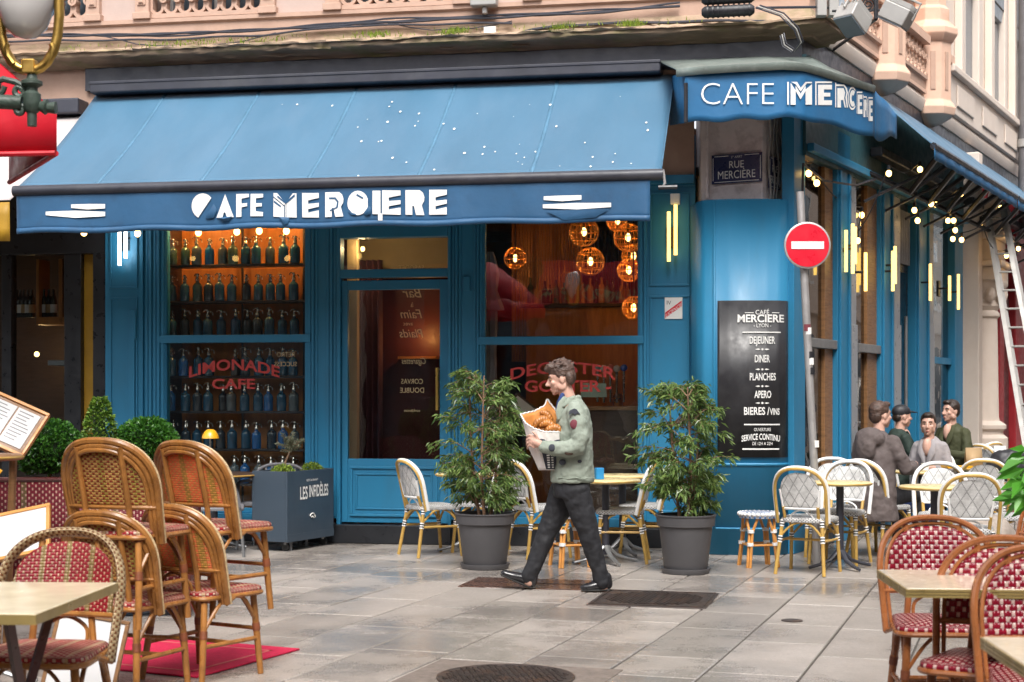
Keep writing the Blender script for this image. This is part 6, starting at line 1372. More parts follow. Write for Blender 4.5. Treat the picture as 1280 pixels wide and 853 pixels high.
q2 = at(8, 586, 7.7); tag(MB().ell((0, 0, 0), (.05, .03, .03), 10, 8).tube([(-.04, 0, 0), (.02, -.01, .02), (.06, 0, -.01)], .012, 6).build('gilt_ornament', M_['yellow'], None, Matrix.Translation(q2 + Vector((-.02, -.2, -.0)))), 'small yellow ornament under the wooden table rim at left', 'ornament')
# ---- right foreground
RG = 'red and white woven chairs at the right'
r1 = rattan_chair('bistro_armless_chair', 'red and white woven chair behind the right table facing the camera', RG, 'honeyred', 'w_block', 'w_block', 'red', T(at(1180, 0, 6.75).x, 6.75, 0, 176))
r2 = copy_tree(r1, T(at(1243, 0, 5.75).x, 5.75, 0, 150)); tag(r2, 'red and white woven chair turned sideways at the lower right', 'chair', RG)
r3 = copy_tree(r1, T(at(1318, 0, 5.35).x, 5.35, 0, 170)); tag(r3, 'red and white woven chair cut by the right edge of the view', 'chair', RG)
r4 = copy_tree(r1, T(at(1275, 0, 9.6).x, 9.6, 0, 100)); tag(r4, 'red brown cane chair farther back beside the rough stone', 'chair', RG)
def sqtable(label, corner, Y0, w, d, rot):
    c = corner; t = thing('square_table', label, 'table', T(c.x, c.y, 0, rot), 'square tables in the foreground')
    MB().box(0, w, -d, 0, .715, .75).build('tabletop', M_['stone_top'], t, bevel=.003)
    for k in range(3): MB().box(-.006, w, -d - .006, -d - .001, .716 + k*.0115, .725 + k*.0115).build('edge_strip', M_['edge'], t); MB().box(-.006, -.001, -d, .004, .716 + k*.0115, .725 + k*.0115).build('edge_strip', M_['edge'], t)
    MB().tube([(w/2, -d/2, .03), (w/2, -d/2, .715)], .035, 12).build('column', M_['black'], t)
    for k in range(4): a = k*math.pi/2 + .785; MB().tube([(w/2, -d/2, .10), (w/2 + .3*math.cos(a), -d/2 + .3*math.sin(a), .015)], .022, 8).build('foot', M_['black'], t)
sqtable('speckled stone table in front of the red chair at right', at(1098, 712, F*.7/214), 0, .75, .62, -4)
sqtable('speckled table at the lower right corner', at(1228, 796, F*.7/298), 0, .7, .7, -4)
q = gnd(1268, 745); bm2 = MB().ell((0, 0, .22), (.34, .3, .30), 20, 14).box(-.30, .30, -.26, .26, .0, .30); tag(bm2.blob('boulder', M_['rock'], None, T(q.x + .12, q.y + 1.2, 0, 20), .025, 8, .05, .12), 'rough pale stone block behind the red chair at the right edge', 'stone block')
lf = thing('leafy_plant', 'bright green broad leaves poking in at the right edge', 'plant', T(at(1300, 0, 8.6).x, 8.6)); MB().tube([(at(1300, 0, 8.6).x, 8.6, 0), at(1296, 640, 8.6), at(1288, 560, 8.6)], .012, 6).build('stem', M_['box_leaf'], lf, I4)
MB().lathe([(.14, 0), (.19, .42), (.20, .46), (.17, .46), (.16, .40), (.001, .40)], 20).build('pot', M_['pot'], lf)
def lsamp(rr):
    a = rr.uniform(0, 6.28); p = at(1287 + 7*math.cos(a), rr.uniform(560, 632), 8.6 + .12*math.sin(a)); return p, Vector((math.cos(a)*.8, math.sin(a)*.8, .15))
leafcloud('leaves', 'bigleaf', lf, I4, lsamp, 70, .14, .062, droop=.5, curl=.22, seed=12, jitter=.35)
# ---- grey rope chairs and lamp table by the bottle window
def rope_chair(label, M):
    t = thing('rope_chair', label, 'chair', M, 'grey rope armchairs'); W = .27
    A = [(x, -.2 - .2*(z-.45), z) for x, z in arch_xz(W, .62, .80, 14, .42, .98)]
    MB().tube(A, .016, 8).build('back_frame', M_['greyrope'], t)
    for k in range(8): x = -.21 + k*.06; MB().tube([(x, -.20, .45), (x, -.2 - .2*(top_at(x, W, .62, .80)-.45), top_at(x, W, .62, .80) - .01)], .010, 6).build('rope', M_['greyrope'], t)
    for k in range(5): z = .50 + k*.055; MB().tube([(-.26, -.2 - .2*(z-.45), z), (.26, -.2 - .2*(z-.45), z)], .009, 6).build('rope', M_['greyrope'], t)
    for s_ in (-1, 1):
        MB().tube(smoothpts([(s_*.265, -.24, .64), (s_*.30, -.05, .64), (s_*.29, .14, .62), (s_*.27, .2, .45)], 5), .016, 8).build('arm', M_['greyrope'], t)
        MB().tube([(s_*.25, -.2, .45), (s_*.27, -.26, 0)], .014, 8).build('leg', M_['steel'], t); MB().tube([(s_*.25, .2, .45), (s_*.27, .24, 0)], .014, 8).build('leg', M_['steel'], t)
    pad(seat_shape(.46, .5, -.22, .24, .42, .45), .42, .455).build('seat', M_['greyrope'], t, smooth=50); return t
RC = rope_chair('grey rope armchair right of the yellow lamp, below the bottle window', T(at(340, 0, 14.75).x, 14.75, 0, 170))
for (px_, Y_, a, lab) in ((228, 14.85, 175, 'grey rope armchair left of the yellow lamp, below the bottle window'), (272, 14.1, -80, 'grey rope armchair nearest the coral rattan chairs'), (163, 13.6, 165, 'grey rope armchair behind the cone topiary')):
    c = copy_tree(RC, T(at(px_, 0, Y_).x, Y_, 0, a)); tag(c, lab, 'chair', 'grey rope armchairs')
gt = at(268, 0, 14.6); rtable('dark round table carrying the yellow mushroom lamp', gt, .42, 'darkwood', .73, 10, 'dark outdoor tables')
yl = thing('mushroom_lamp', 'small yellow mushroom table lamp by the bottle window', 'table lamp', T(at(263, 0, 14.45).x, 14.45, .731)); hL = at(261, 537, 14.45).z - .731
MB().lathe([(.001, hL + .002), (.03, hL), (.055, hL - .02), (.075, hL - .055), (.082, hL - .085), (.079, hL - .085), (.001, hL - .06)], 24).build('shade', M_['yellow'], yl); MB().lathe([(.045, 0), (.045, .01), (.012, .02), (.010, hL - .06)], 14).build('stem', M_['silver'], yl)
# ---- slate planter box on castors with small olive tree
A, B, C_ = at(359, 0, 14.32), at(411, 0, 14.98), at(318, 0, 14.72)
ex = Vector((B.x-A.x, B.y-A.y, 0)); W_ = ex.length; ex.normalize(); ey = Vector((-ex.y, ex.x, 0)); D_ = abs((C_-A).dot(ey))
PM_ = Matrix.Translation((A.x, A.y, 0)) @ Matrix(((ex.x, ey.x, 0), (ex.y, ey.y, 0), (0, 0, 1))).to_4x4()
bx_ = thing('planter_box', 'slate blue planter box on castors lettered LES INFIDÈLES', 'planter', PM_, 'planters'); zt_ = at(359, 590, 14.32).z
W_ = .82; D_ = .40
MB().box(0, W_, 0, .02, .09, zt_).box(0, W_, D_-.02, D_, .09, zt_).box(0, .02, .02, D_-.02, .09, zt_).box(W_-.02, W_, .02, D_-.02, .09, zt_).box(.02, W_-.02, .02, D_-.02, .09, .11).build('box', M_['slate'], bx_, bevel=.004)
MB().box(.021, W_-.021, .021, D_-.021, zt_ - .12, zt_ - .06).build('soil', M_['soil'], bx_); MB().box(0, W_, -.004, 0, .09, .16).build('kick_strip', M_['slate'], bx_)
for (x, y) in ((.08, .07), (W_-.08, .07), (.08, D_-.07), (W_-.08, D_-.07)):
    cs_ = MB().tube([(x, y, .09), (x, y, .06)], .02, 8).build('castor', M_['steel'], bx_); MB().tube([(x - .014, y, .04), (x + .014, y, .04)], .04, 16).build('wheel', M_['rubber'], cs_)
lettering('lettering', [('RESTAURANT', W_*.52, zt_*.86, .03, dict(w=.2)), ('LES', W_*.34, zt_*.64, .16, dict(w=.13, h=.12, offset=.003)), ('INFIDÈLES', W_*.66, zt_*.66, .14, dict(w=.34, h=.14, offset=.003))], M_['letter'], bx_, PM_, lambda x, z: (x, -.005, z))
MB().tube([(W_*.52 + .05*math.cos(a), -.007, zt_*.38 + .05*math.sin(a)) for a in [.2 + i*.3 for i in range(9)]], .006, 6).tube([(W_*.52 + .02*math.cos(a), -.007, zt_*.38 + .02*math.sin(a)) for a in [.2 + i*.3 for i in range(9)]], .006, 6).build('emblem', M_['letter'], bx_)
ot = PM_ @ Vector((.26, .2, zt_ - .06)); ol = thing('olive_tree', 'small grey green olive tree in the slate planter', 'tree', Matrix.Translation(ot)); tp_ = at(363, 556, ot.y)
MB().tube([ot, ot + Vector((.005, 0, .14)), Vector((tp_.x, tp_.y, tp_.z - .06))], [.012, .010, .007], 8).build('trunk', M_['bark'], ol, I4)
rr_ = random.Random(5)
br = []
for k in range(26):
    a, e = rr_.uniform(0, 6.28), rr_.uniform(.1, 1.3); l = rr_.uniform(.08, .19); s0 = Vector((tp_.x, tp_.y, tp_.z - .07 + rr_.uniform(0, .06))); e0 = s0 + Vector((math.cos(a)*math.cos(e), math.sin(a)*math.cos(e), math.sin(e)*.8))*l; br.append((s0, e0)); MB().tube([s0, e0], .003, 4).build('branch', M_['bark'], ol, I4)
def osamp(rr): s0, e0 = rr.choice(br); t = rr.uniform(.15, 1.05); return s0.lerp(e0, t), (e0-s0).normalized()
leafcloud('crown', 'olive_leaf', ol, I4, osamp, 900, .035, .008, seed=9, jitter=.6)
for k, (x, lab) in enumerate(((.16, 'low green sprig at the left of the slate planter'), (.68, 'low green sprig at the right of the slate planter'))):
    c0 = PM_ @ Vector((x, .16, zt_ - .03)); t = thing('low_plant', lab, 'plant', Matrix.Translation(c0), 'low plants in the slate planter')
    leafcloud('leaves', 'sprig', t, I4, lambda rr: ((lambda v: (c0 + Vector((v.x*.10, v.y*.09, abs(v.z)*.08)), v))(Vector((rr.gauss(0, 1), rr.gauss(0, 1), rr.gauss(0, 1))).normalized())), 420, .03, .014, seed=k+3)
# ---- two potted ficus trees
def ficus(label, px_, base, rim, hw, box, seed, stems):
    g = gnd(px_, base); Y_ = g.y + .05; t = thing('ficus_tree', label, 'tree', T(g.x, Y_, 0), 'potted ficus trees'); rr = random.Random(seed)
    zr = CH - (rim - HZ)/F*Y_; r = hw/F*Y_
    pot = thing('plant_pot', 'grey plastic pot of the ' + label.split(' ')[0] + ' ficus tree', 'plant pot', T(g.x, Y_, 0), 'grey plastic pots')
    MB().lathe([(r*.70, .03), (r*.74, .05), (r*.90, zr*.80), (r*.97, zr*.81), (r*1.0, zr*.97), (r*1.03, zr*.98), (r*1.03, zr), (r*.95, zr), (r*.93, zr*.86), (.001, zr*.86)], 36).build('body', M_['pot'], pot)
    MB().lathe([(.001, 0), (r*.78, 0), (r*.84, .035), (r*.84, .045), (r*.78, .04), (.001, .03)], 32).build('saucer', M_['pot'], pot); MB().lathe([(r*.92, zr*.865), (r*.5, zr*.90), (.001, zr*.91)], 24).build('soil', M_['soil'], pot)
    c = Vector((g.x, Y_, 0)); x0, y0, x1, y1 = box; tips = []
    H0, H1 = zr, CH + (HZ - y0)/F*Y_; wl, wr = (px_ - x0)/F*Y_, (x1 - px_)/F*Y_; wd = (wl + wr)/2*.9
    for k in range(stems):
        a = 6.28*k/stems + .5; b = c + Vector((.05*math.cos(a), .05*math.sin(a), zr*.88)); tp = c + Vector((.16*math.cos(a), .16*math.sin(a), H0 + (H1-H0)*rr.uniform(.86, 1.0)))
        P_ = smoothpts([b, b.lerp(tp, .35) + Vector((rr.uniform(-.04, .04), 0, 0)), tp], 6); MB().tube(P_, [.014*(1 - .75*i/(len(P_)-1)) + .002 for i in range(len(P_))], 8).build('trunk', M_['bark'], t, I4)
        for j in range(36):
            f = rr.uniform(.14, 1); i = min(len(P_)-1, int(f*(len(P_)-1))); s0 = P_[i]; an = rr.uniform(0, 6.28); hk = (s0.z - H0)/(H1-H0)
            env = math.sin(math.pi*min(1, max(.0, .18 + .75*hk)))**.7; w = (wl if math.cos(an) < 0 else wr)*env*rr.uniform(.55, 1.02)
            e0 = Vector((c.x + math.cos(an)*w, c.y + math.sin(an)*wd*env*rr.uniform(.5, 1), s0.z + rr.uniform(.02, .22))); e0.z = min(e0.z, H1)
            Q = smoothpts([s0, s0.lerp(e0, .5) + Vector((0, 0, .05)), e0 + Vector((0, 0, -.03))], 4); MB().tube(Q, [.005*(1 - .7*i/(len(Q)-1)) for i in range(len(Q))], 4).build('branch', M_['bark'], t, I4); tips.append(Q)
    def samp(r2):
        Q = r2.choice(tips); f = r2.uniform(.25, 1.0)**.8; x = f*(len(Q)-1); i = min(len(Q)-2, int(x)); p = Q[i].lerp(Q[i+1], x-i); d = (Q[i+1]-Q[i]).normalized(); return p + Vector((r2.gauss(0, .018), r2.gauss(0, .018), r2.gauss(0, .018))), d*.7
    leafcloud('crown', 'ficus', t, I4, samp, 5200, .068, .0165, droop=.45, curl=.18, seed=seed, jitter=.55)
ficus('left potted ficus tree with drooping glossy leaves', 606, 711, 641, 37, (533, 462, 662, 640), 21, 3)
ficus('right potted ficus tree with drooping glossy leaves', 858, 717, 643, 37, (782, 482, 918, 640), 33, 3)
# ================================================================ PEOPLE
def head_shapes(mb, M, nose=1.0):
    """head centred on the origin of M, looking along +y"""
    R3 = M.to_3x3(); q = lambda x, y, z: M @ Vector((x, y, z))
    mb.ell(q(0, -.012, .025), (.074, .094, .098), 20, 14, R3)
    mb.ell(q(0, .030, -.030), (.060, .058, .070), 18, 12, R3)
    mb.ell(q(0, .040, -.078), (.040, .042, .030), 14, 10, R3)
    mb.ell(q(0, .064, -.098), (.020, .018, .015), 12, 8, R3)
    mb.ell(q(0, .066, .030), (.050, .016, .020), 12, 8, R3)
    mb.limb([q(0, .080, .018), q(0, .094*nose, -.008), q(0, .106*nose, -.028)], [.009, .010, .013], 10); mb.ell(q(0, .092, -.032), (.017, .012, .009), 10, 8, R3)
    for s_ in (-1, 1):
        mb.ell(q(s_*.074, -.014, -.008), (.009, .020, .031), 10, 8, R3); mb.ell(q(s_*.042, .058, -.020), (.022, .02, .02), 10, 8, R3); mb.ell(q(s_*.058, -.004, -.058), (.014, .036, .03), 10, 8, R3)
    mb.ell(q(0, .079, -.064), (.022, .012, .006), 10, 6, R3); mb.ell(q(0, .077, -.076), (.019, .012, .007), 10, 6, R3)
def face_bits(t, M, browcol='hairdark'):
    R3 = M.to_3x3(); q = lambda x, y, z: M @ Vector((x, y, z))
    for s_ in (-1, 1):
        e = MB().ell(q(s_*.031, .072, .008), (.013, .008, .006), 10, 8, R3).build('eye', M_['inbeige'], t, I4); MB().ell(q(s_*.031, .0785, .008), (.007, .003, .006), 8, 6, R3).build('iris', M_['bwrap'], e, I4)
        MB().limb([q(s_*.014, .083, .028), q(s_*.032, .081, .034), q(s_*.050, .068, .029)], [.004, .0045, .003], 6).build('eyebrow', M_[browcol], t, I4)
    MB().ell(q(0, .088, -.069), (.020, .005, .0065), 10, 6, R3).build('lips', M_['lip'], t, I4)
# ---- the walking man
YM = 11.48
def P(px_, py_, dy=0.0): return at(px_, py_, YM + dy)
man = thing('person', 'person in sage green jacket walking left carrying a bag of croissants', 'person', T(P(700, 738).x, YM))
HM = Matrix.Translation(P(700.5, 474)) @ Matrix.Rotation(R(86), 4, 'Z') @ Matrix.Rotation(R(-11), 4, 'X')
b = MB(); head_shapes(b, HM, 1.04)
b.limb([P(705, 484), P(711, 500), P(714, 512)], [.056, .058, .065]); b.limb([P(714, 512), P(716, 545), P(715, 600)], [(.09, .13), (.11, .15), (.10, .14)], ref=(1, 0, 0))
# left hand (near side) closing round the bag, right hand under it
b.limb([P(686, 560, -.19), P(677, 556.5, -.185), P(670, 553, -.175)], [.026, .028, .034])
b.ell(P(668.5, 552, -.172), (.040, .018, .042), 12, 8)
for k, (y0, l) in enumerate(((545, .9), (549.5, 1.0), (554, .96), (558.5, .8))):
    b.limb([P(668, y0 + 1, -.175), P(662.5, y0 - 1 - k*.3, -.165), P(658.5*1.0 + (1-l)*6, y0 + .5, -.135), P(658 + (1-l)*8, y0 + 3, -.10)], [.0105, .010, .009, .008], 8)
b.limb([P(672, 549, -.19), P(670, 543.5, -.195), P(666, 540, -.19)], [.012, .0105, .009], 8)
b.limb([P(700, 572, .12), P(692, 576, .06), P(686, 578, .02)], [.026, .03, .03])
b.blob('body', M_['skin'], man, I4, .0055, 4)
face_bits(man, HM, 'hair')
h = MB(); R3 = HM.to_3x3(); q = lambda x, y, z: HM @ Vector((x, y, z))
h.ell(q(0, -.022, .060), (.083, .100, .080), 20, 14, R3); h.ell(q(0, -.070, .018), (.072, .052, .078), 18, 12, R3); h.ell(q(0, .050, .098), (.062, .052, .036), 16, 10, R3); h.ell(q(0, .080, .090), (.048, .030, .026), 14, 8, R3)
for s_ in (-1, 1): h.ell(q(s_*.068, -.012, .040), (.014, .040, .045), 12, 8, R3); h.ell(q(s_*.062, -.070, -.010), (.020, .030, .045), 12, 8, R3)
rr = random.Random(4)
for k in range(60):
    a = rr.uniform(0, 6.28); f = rr.uniform(.05, 1.25); v = Vector((math.sin(f)*math.cos(a)*.088, -.025 + math.sin(f)*math.sin(a)*.110, .055 + math.cos(f)*.090)); h.limb([q(*v), q(v.x + rr.gauss(0, .016), v.y + rr.gauss(0.008, .018), v.z + rr.uniform(-.012, .018))], [.010, .006], 6)
h.blob('hair', M_['hair'], man, I4, .0055, 3, .009, .022)
j = MB()
j.tube([P(715.5, 603), P(715.5, 596), P(716, 575), P(717, 552), P(717.5, 530), P(717, 514), P(714.5, 504), P(712, 499)], [(.163, .195), (.166, .198), (.154, .192), (.143, .190), (.136, .190), (.115, .180), (.082, .115), (.070, .080)], 26, ref=(1, 0, 0))
j.limb([P(719, 512, -.165), P(723, 530, -.215), P(726, 548, -.235), P(723, 558, -.235), P(708, 562, -.225), P(692, 561, -.205), P(681, 558.5, -.19)], [.066, .072, .068, .070, .064, .056, .050])
j.limb([P(719, 512, .165), P(722, 535, .215), P(722, 556, .225), P(708, 568, .17), P(697, 573, .10)], [.066, .070, .066, .058, .050])
j.tube([P(719 + 1.2*math.cos(a)*9, 500 - 2.2*math.cos(a + .3) - 1, .082*math.sin(a)) - Vector((.03, 0, 0)) for a in [2*math.pi*i/20 for i in range(20)]], .018, 8, closed=True)
jk = j.blob('jacket', M_['jacket'], man, I4, .009, 5, .020, .055)
for (pts, r) in (([(706.5, 497, -.083), (702, 505, -.09), (699, 516, -.098), (698, 524, -.10)], (.028, .006)), ([(718, 496, -.075), (712, 500, -.09), (704, 508, -.10)], (.024, .008))):
    MB().limb([P(*p) for p in pts], [(r[0]*.6, r[1])] + [r]*(len(pts)-2) + [(r[0]*.4, r[1])], 8, ref=(1, 0, .2)).build('collar', M_['jacket'], jk, I4)
def patch(px_, py_, dy, rx_, rz__, mat, lab=None):
    return MB().ell(P(px_, py_, dy), (rx_, .010, rz__), 18, 8).build('patch', M_[mat], jk, I4)
patch(717.5, 530.5, -.276, .030, .036, 'patchred'); patch(690, 560, -.255, .026, .028, 'patch'); patch(711.5, 566.5, -.275, .036, .018, 'darkwood'); patch(703, 578, -.186, .026, .022, 'patch'); patch(724, 577, -.182, .020, .012, 'patch')
MB().prism([(x*.042, z*.042) for x, z in ((-1, -.5), (-.85, .3), (-.3, .55), (0, .65), (.4, .5), (1, -.35), (.45, -.2), (.1, -.55), (-.1, -.2), (-.55, -.2))], -.004, .012).build('wing_patch', M_['patch'], jk, Matrix.Translation(P(718, 515.5, -.262)) @ Matrix.Rotation(R(-4), 4, 'X'))
MB().tube([P(697 + 46*i/16, 598 - .8*math.sin(i), -.150 - .052*math.sin(math.pi*i/16)) for i in range(17)], .004, 5).build('hem_stitch', M_['jacket'], jk, I4)
for k in range(2): MB().ell(P(694 - k*1.0, 545 + k*22, -.10), (.009, .009, .009), 8, 6).build('button', M_['patch'], jk, I4)
MB().limb([P(703, 494, -.055), P(700, 503, -.065), P(697, 512, -.04)], [.018, .02, .016]).limb([P(703, 494, .055), P(699, 503, .05), P(697, 512, .03)], [.018, .02, .016]).build('shirt', M_['jeans'], man, I4)
t_ = MB()
t_.tube([P(715, 592), P(714.5, 600), P(713.5, 612), P(711, 624)], [(.140, .170), (.145, .175), (.140, .180), (.115, .165)], 22, ref=(1, 0, 0))
t_.limb([P(706, 612, .085), P(697, 638, .085), P(684.5, 663, .085), P(675, 688, .075), P(665, 712, .07), P(660.5, 722, .07)], [(.115, .105), (.102, .095), (.078, .080), (.068, .070), (.060, .062), (.062, .062)])
t_.limb([P(719, 612, -.085), P(727, 638, -.09), P(735, 664, -.09), P(742, 690, -.085), P(750, 718, -.08), P(752.5, 729, -.08)], [(.112, .105), (.100, .095), (.080, .082), (.070, .072), (.060, .064), (.062, .064)])
tz = t_.blob('trousers', M_['trouser'], man, I4, .009, 5, .022, .07)
def shoe(heel, toe, up, dy):
    a, c = P(heel[0], heel[1], dy), P(toe[0], toe[1], dy); d = (c-a); u = Vector((0, 0, 1)) if not up else Vector((d.z, 0, -d.x)).normalized(); u = u if u.z > 0 else -u
    s_ = MB().limb([a + u*.045, a.lerp(c, .35) + u*.048, a.lerp(c, .7) + u*.036, c + u*.030], [(.036, .036), (.042, .042), (.034, .047), (.026, .038)], 14, ref=tuple(u)); s_.limb([a + u*.05, a + u*.105 + d*.06], [.038, .040], 12)
    o = s_.blob('shoe', M_['shoe'], man, I4, .008, 4)
    MB().limb([a + u*.010 - d*.04, a.lerp(c, .5) + u*.010, c + u*.012 + d*.04], [(.012, .038), (.010, .048), (.010, .036)], 12, ref=tuple(u)).build('sole', M_['rubber'], o, I4); return o
shoe((662, 735.5), (628, 721), True, .07); shoe((760, 738.8), (729, 739.6), False, -.08)
MB().limb([P(658, 721.5, .07), P(661, 727, .07)], [.046, .046]).build('sock', M_['skin'], man, I4); MB().limb([P(752.5, 727, -.08), P(754, 733, -.08)], [.046, .046]).build('sock', M_['skin'], man, I4)
# ---- the paper bag
bagt = thing('paper_bag', 'torn white paper bag of croissants held by the walking person', 'paper bag', Matrix.Translation(P(684, 588)))
ctl = [(0, 706, 536, 0), (45, 701, 521, .085), (78, 690, 507, .115), (95, 684, 498.5, .12), (112, 681, 507, .115), (140, 668, 514, .10), (180, 650.5, 518, .02), (215, 657, 529, -.07), (250, 668, 536, -.105), (285, 682, 540, -.11), (325, 700, 540, -.075), (360, 706, 536, 0)]
def rim(a):
    a %= 360
    for i in range(len(ctl)-1):
        if a <= ctl[i+1][0]:
            t = (a-ctl[i][0])/(ctl[i+1][0]-ctl[i][0]); return [ctl[i][k]*(1-t) + ctl[i+1][k]*t for k in (1, 2, 3)]
def bagp(u, v, ins=0.0):
    a = 360*u; r_ = rim(a); c, s_ = math.cos(R(a)), math.sin(R(a))
    mid = (681.5 + (19-ins*90)*c + 2.2*math.sin(a*.12), 560 - 1.5*s_, (.098-ins)*s_); bot = (685.5 + (12-ins*90)*c, 588 + 0*s_, (.060-ins)*s_)
    rc = (679, 524, 0); r_ = [rc[i] + (r_[i]-rc[i])*(1 - ins*2) for i in range(3)]
    if v < .45: t = v/.45; q_ = [bot[i]*(1-t) + mid[i]*t for i in range(3)]
    else: t = (v-.45)/.55; q_ = [mid[i]*(1-t) + r_[i]*t for i in range(3)]
    w = .004*math.sin(a*.21 + v*9)*math.sin(math.pi*v); return P(q_[0], q_[1], q_[2] - .045 + w)
MB().grid(lambda u, v: bagp(u, v), 72, 16).build('outside', M_['bag'], bagt, I4, solid=.002, smooth=60)
MB().grid(lambda u, v: bagp(u, .25 + .74*v, .010), 72, 12).build('lining', M_['bagin'], bagt, I4, solid=.001, smooth=60)
MB().tube([bagp(i/90, 1) + Vector((0, 0, .004*math.sin(i*2.3))) for i in range(90)], .0055, 6, closed=True).build('torn_edge', M_['white'], bagt, I4)
pr = MB().grid(lambda u, v: bagp(.715 + .185*u, .02 + .36*v) + Vector((0, -.006, 0)), 10, 6); prn = pr.build('print', M_['patch'], bagt, I4, solid=.001)
for k in range(2):
    for i in range(6): MB().grid(lambda u, v: bagp(.745 + .07*k + .035*u, .05 + .05*i + .028*v) + Vector((0, -.010, 0)), 2, 1).build('print_line', M_['letter'], prn, I4)
MB().grid(lambda u, v: bagp(.70 + .22*u, .60 + (.10 + .05*math.sin(u*9))*v) + Vector((0, -.006, 0)), 12, 2).build('print', M_['patch'], bagt, I4, solid=.001)
for k, (px_, py_, dy, rot, lab) in enumerate(((686, 532, -.03, 20, 'croissant on the right in the paper bag'), (675, 528, -.02, -30, 'croissant on the left in the paper bag'), (685, 523, .04, 60, 'croissant at the back of the paper bag'), (693, 537, -.05, 5, 'croissant at the front of the paper bag'))):
    c = P(px_, py_, dy - .045); Mx = Matrix.Translation(c) @ Matrix.Rotation(R(rot), 4, 'Y'); cr_ = MB()
    for i in range(9):
        a = -1.2 + 2.4*i/8; r_ = .034*math.cos(a*.95)**.6 + .004; cr_.ell(Mx @ Vector((.062*math.sin(a), 0, .05*math.cos(a) - .04)), (r_*.7, r_, r_), 10, 8)
    tag(cr_.build('croissant', M_['crois'], None, I4), lab, 'croissant', 'croissants in the bag')
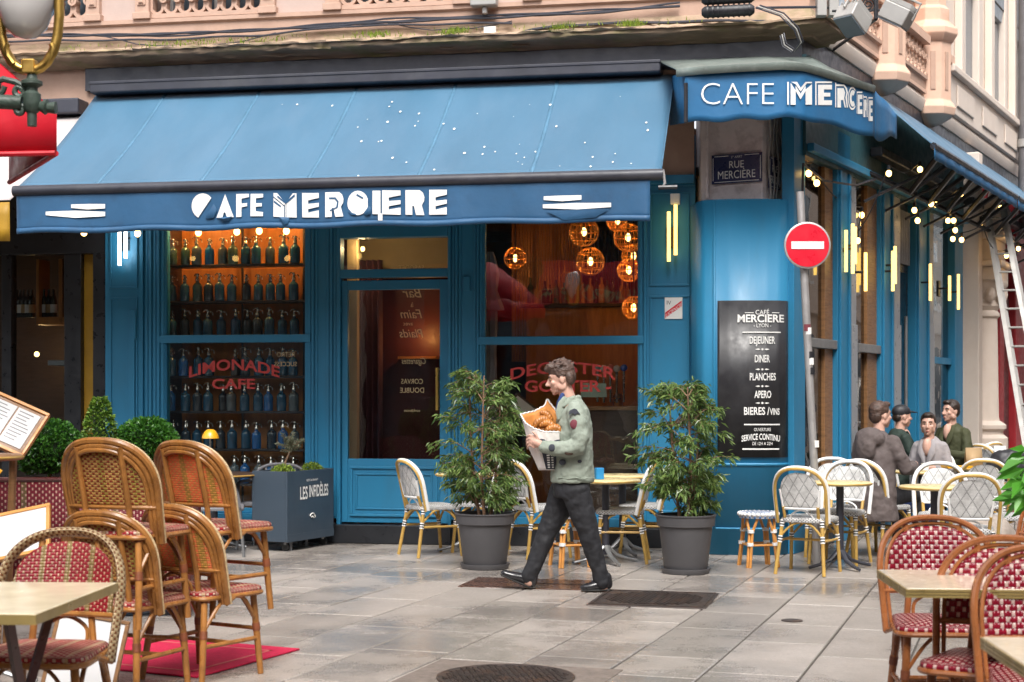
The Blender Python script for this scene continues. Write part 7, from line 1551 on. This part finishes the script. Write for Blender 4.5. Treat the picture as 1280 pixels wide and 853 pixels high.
# ---- seated people
def seated(label, px_, Y_, deg, top, hair, lean=.0, turn=0.0, hood=False, cap=False, bun=False, trousers='trouser', k=1.0, dz=0.0, arms=True, sw=1.0):
    M = T(at(px_, 0, Y_).x, Y_, dz, deg); L = lambda x, y, z: M @ Vector((x*k, y*k, z*k))
    t = thing('person', label, 'person', M)
    HMx = Matrix.Translation(L(0, .02 + lean, 1.235)) @ M.to_3x3().to_4x4() @ Matrix.Rotation(R(turn), 4, 'Z') @ Matrix.Diagonal((k, k, k, 1))
    b = MB(); head_shapes(b, HMx); b.limb([L(0, lean - .005, 1.17), L(0, -.01 + lean*.9, 1.08), L(0, -.02 + lean*.8, 1.03)], [.052, .055, .07]); b.limb([L(0, -.02 + lean*.7, .98), L(0, -.06, .6)], [(.15, .10), (.13, .10)], ref=tuple(M.to_3x3() @ Vector((1, 0, 0))))
    if not hood: b.ell(L(0, .062 + lean*.85, 1.0), (.052*k, .055*k, .10*k), 14, 10, M.to_3x3())
    for s_ in (-1, 1):
        hx = L(s_*.10, .40, .79); w = L(s_*.15, .31, .785); b.limb([w, w.lerp(hx, .6), hx], [.026, .03, .034]); dvec = (hx - w).normalized()
        sd = M.to_3x3() @ Vector((1, 0, 0))
        for i in range(4): f0 = hx + sd*(-.024 + i*.016); b.limb([f0, f0 + dvec*.035 + Vector((0, 0, -.006)), f0 + dvec*.062*(1 - .1*abs(i-1.5)) + Vector((0, 0, -.016))], [.010, .009, .0075], 6)
        b.limb([w.lerp(hx, .5) - sd*s_*.02, hx - sd*s_*.045 + dvec*.01, hx - sd*s_*.045 + dvec*.035], [.011, .010, .008], 6)
    b.blob('body', M_['skin'], t, I4, .007, 3); face_bits(t, HMx)
    hq = lambda x, y, z: HMx @ Vector((x, y, z)); R3 = HMx.to_3x3(); h = MB()
    if cap:
        h.ell(hq(0, -.018, .052), (.084, .104, .078), 18, 12, R3); h.limb([hq(-.03, .07, .05), hq(0, .15, .042)], [(.012, .055), (.006, .05)], 10, ref=tuple(R3 @ Vector((0, 0, 1)))); h.limb([hq(.03, .07, .05), hq(0, .15, .042)], [(.012, .055), (.006, .05)], 10, ref=tuple(R3 @ Vector((0, 0, 1)))); h.blob('cap', M_['bwrap'], t, I4, .007, 3)
        h2 = MB().ell(hq(0, -.07, -.01), (.07, .04, .05), 14, 10, R3); h2.build('hair', M_[hair], t, I4)
    else:
        h.ell(hq(0, -.028, .050), (.082, .098, .084), 18, 12, R3); h.ell(hq(0, -.066, .0), (.072, .050, .075), 16, 10, R3); h.ell(hq(0, .045, .098), (.056, .045, .028), 12, 8, R3)
        for s_ in (-1, 1): h.ell(hq(s_*.066, -.015, .045), (.015, .045, .042), 10, 8, R3)
        if bun: h.ell(hq(0, -.10, .085), (.042, .04, .04), 12, 10, R3)
        h.blob('hair', M_[hair], t, I4, .007, 2, .010, .025)
    j = MB(); X = tuple(M.to_3x3() @ Vector((1, 0, 0)))
    j.tube([L(0, -.05, .46), L(0, -.055, .55), L(0, -.05 + lean*.3, .75), L(0, -.035 + lean*.6, .92), L(0, -.03 + lean*.8, 1.01), L(0, -.02 + lean*.85, 1.065), L(0, -.012 + lean*.9, 1.095)], [(.20*sw, .15), (.205*sw, .155), (.19*sw, .145), (.19*sw, .13), (.17*sw, .11), (.105, .085), (.07, .066)], 24, ref=X)
    for s_ in (-1, 1): j.limb([L(s_*.155*sw, -.03 + lean*.75, 1.005), L(s_*.205*sw, .0 + lean*.4, .87), L(s_*.235*sw, .06, .76), L(s_*.205*sw, .17, .76), L(s_*.155, .30, .785)], [.060, .058, .055, .050, .043] if not hood else [.07, .068, .064, .056, .048])
    if hood:
        j.ell(L(0, -.13 + lean*.8, 1.03), (.15*k, .10*k, .10*k), 16, 10, M.to_3x3()); j.ell(L(0, -.17, .95), (.11*k, .06*k, .12*k), 14, 10, M.to_3x3()); j.tube([L(0, -.06, .30), L(0, -.06, .55)], [(.25, .20), (.22, .17)], 20, ref=X)
    jk_ = j.blob('jacket', M_[top], t, I4, .011, 5, .022, .07)
    if not hood:
        for s_ in (-1, 1): MB().limb([L(s_*.055, .045 + lean*.85, 1.07), L(s_*.06, .115 + lean*.6, .95), L(s_*.02, .14 + lean*.4, .82)], [(.024, .012), (.038, .012), (.015, .012)], 8, ref=X).build('lapel', M_[top], jk_, I4)
    p = MB(); p.ell(L(0, -.04, .50), (.19*k, .16*k, .10*k), 16, 10, M.to_3x3())
    for s_ in (-1, 1): p.limb([L(s_*.09, .0, .50), L(s_*.11, .25, .525), L(s_*.12, .42, .50), L(s_*.12, .44, .30), L(s_*.12, .43, .09)], [.09, .082, .068, .056, .05])
    p.blob('trousers', M_[trousers], t, I4, .012, 4)
    for s_ in (-1, 1): MB().limb([L(s_*.12, .40, .045), L(s_*.12, .50, .045), L(s_*.125, .60, .035)], [(.045, .042), (.04, .045), (.03, .035)], 10).build('shoe', M_['shoe'], t, I4)
    return t
seated('person in hooded taupe coat seen from behind on a white chair', 1097, 14.0, -52, 'hood', 'hair', .03, -12, hood=True, k=1.03, dz=.02, sw=1.12)
seated('smiling person in grey blazer facing the camera at a cafe table', 1164, 15.75, 146, 'grey_bl', 'hairdark', .08, 14, bun=True, trousers='jeans', k=.97, dz=-.02, sw=.86)
seated('person in black cap and dark green top behind the taupe coat', 1124, 16.3, -75, 'dgreen', 'hairdark', .02, 0, cap=True, k=1.0, dz=.02)
seated('person in dark olive jacket sitting behind the grey blazer', 1189, 17.3, 128, 'olive', 'hairdark', .0, -10, k=1.03, dz=.03)
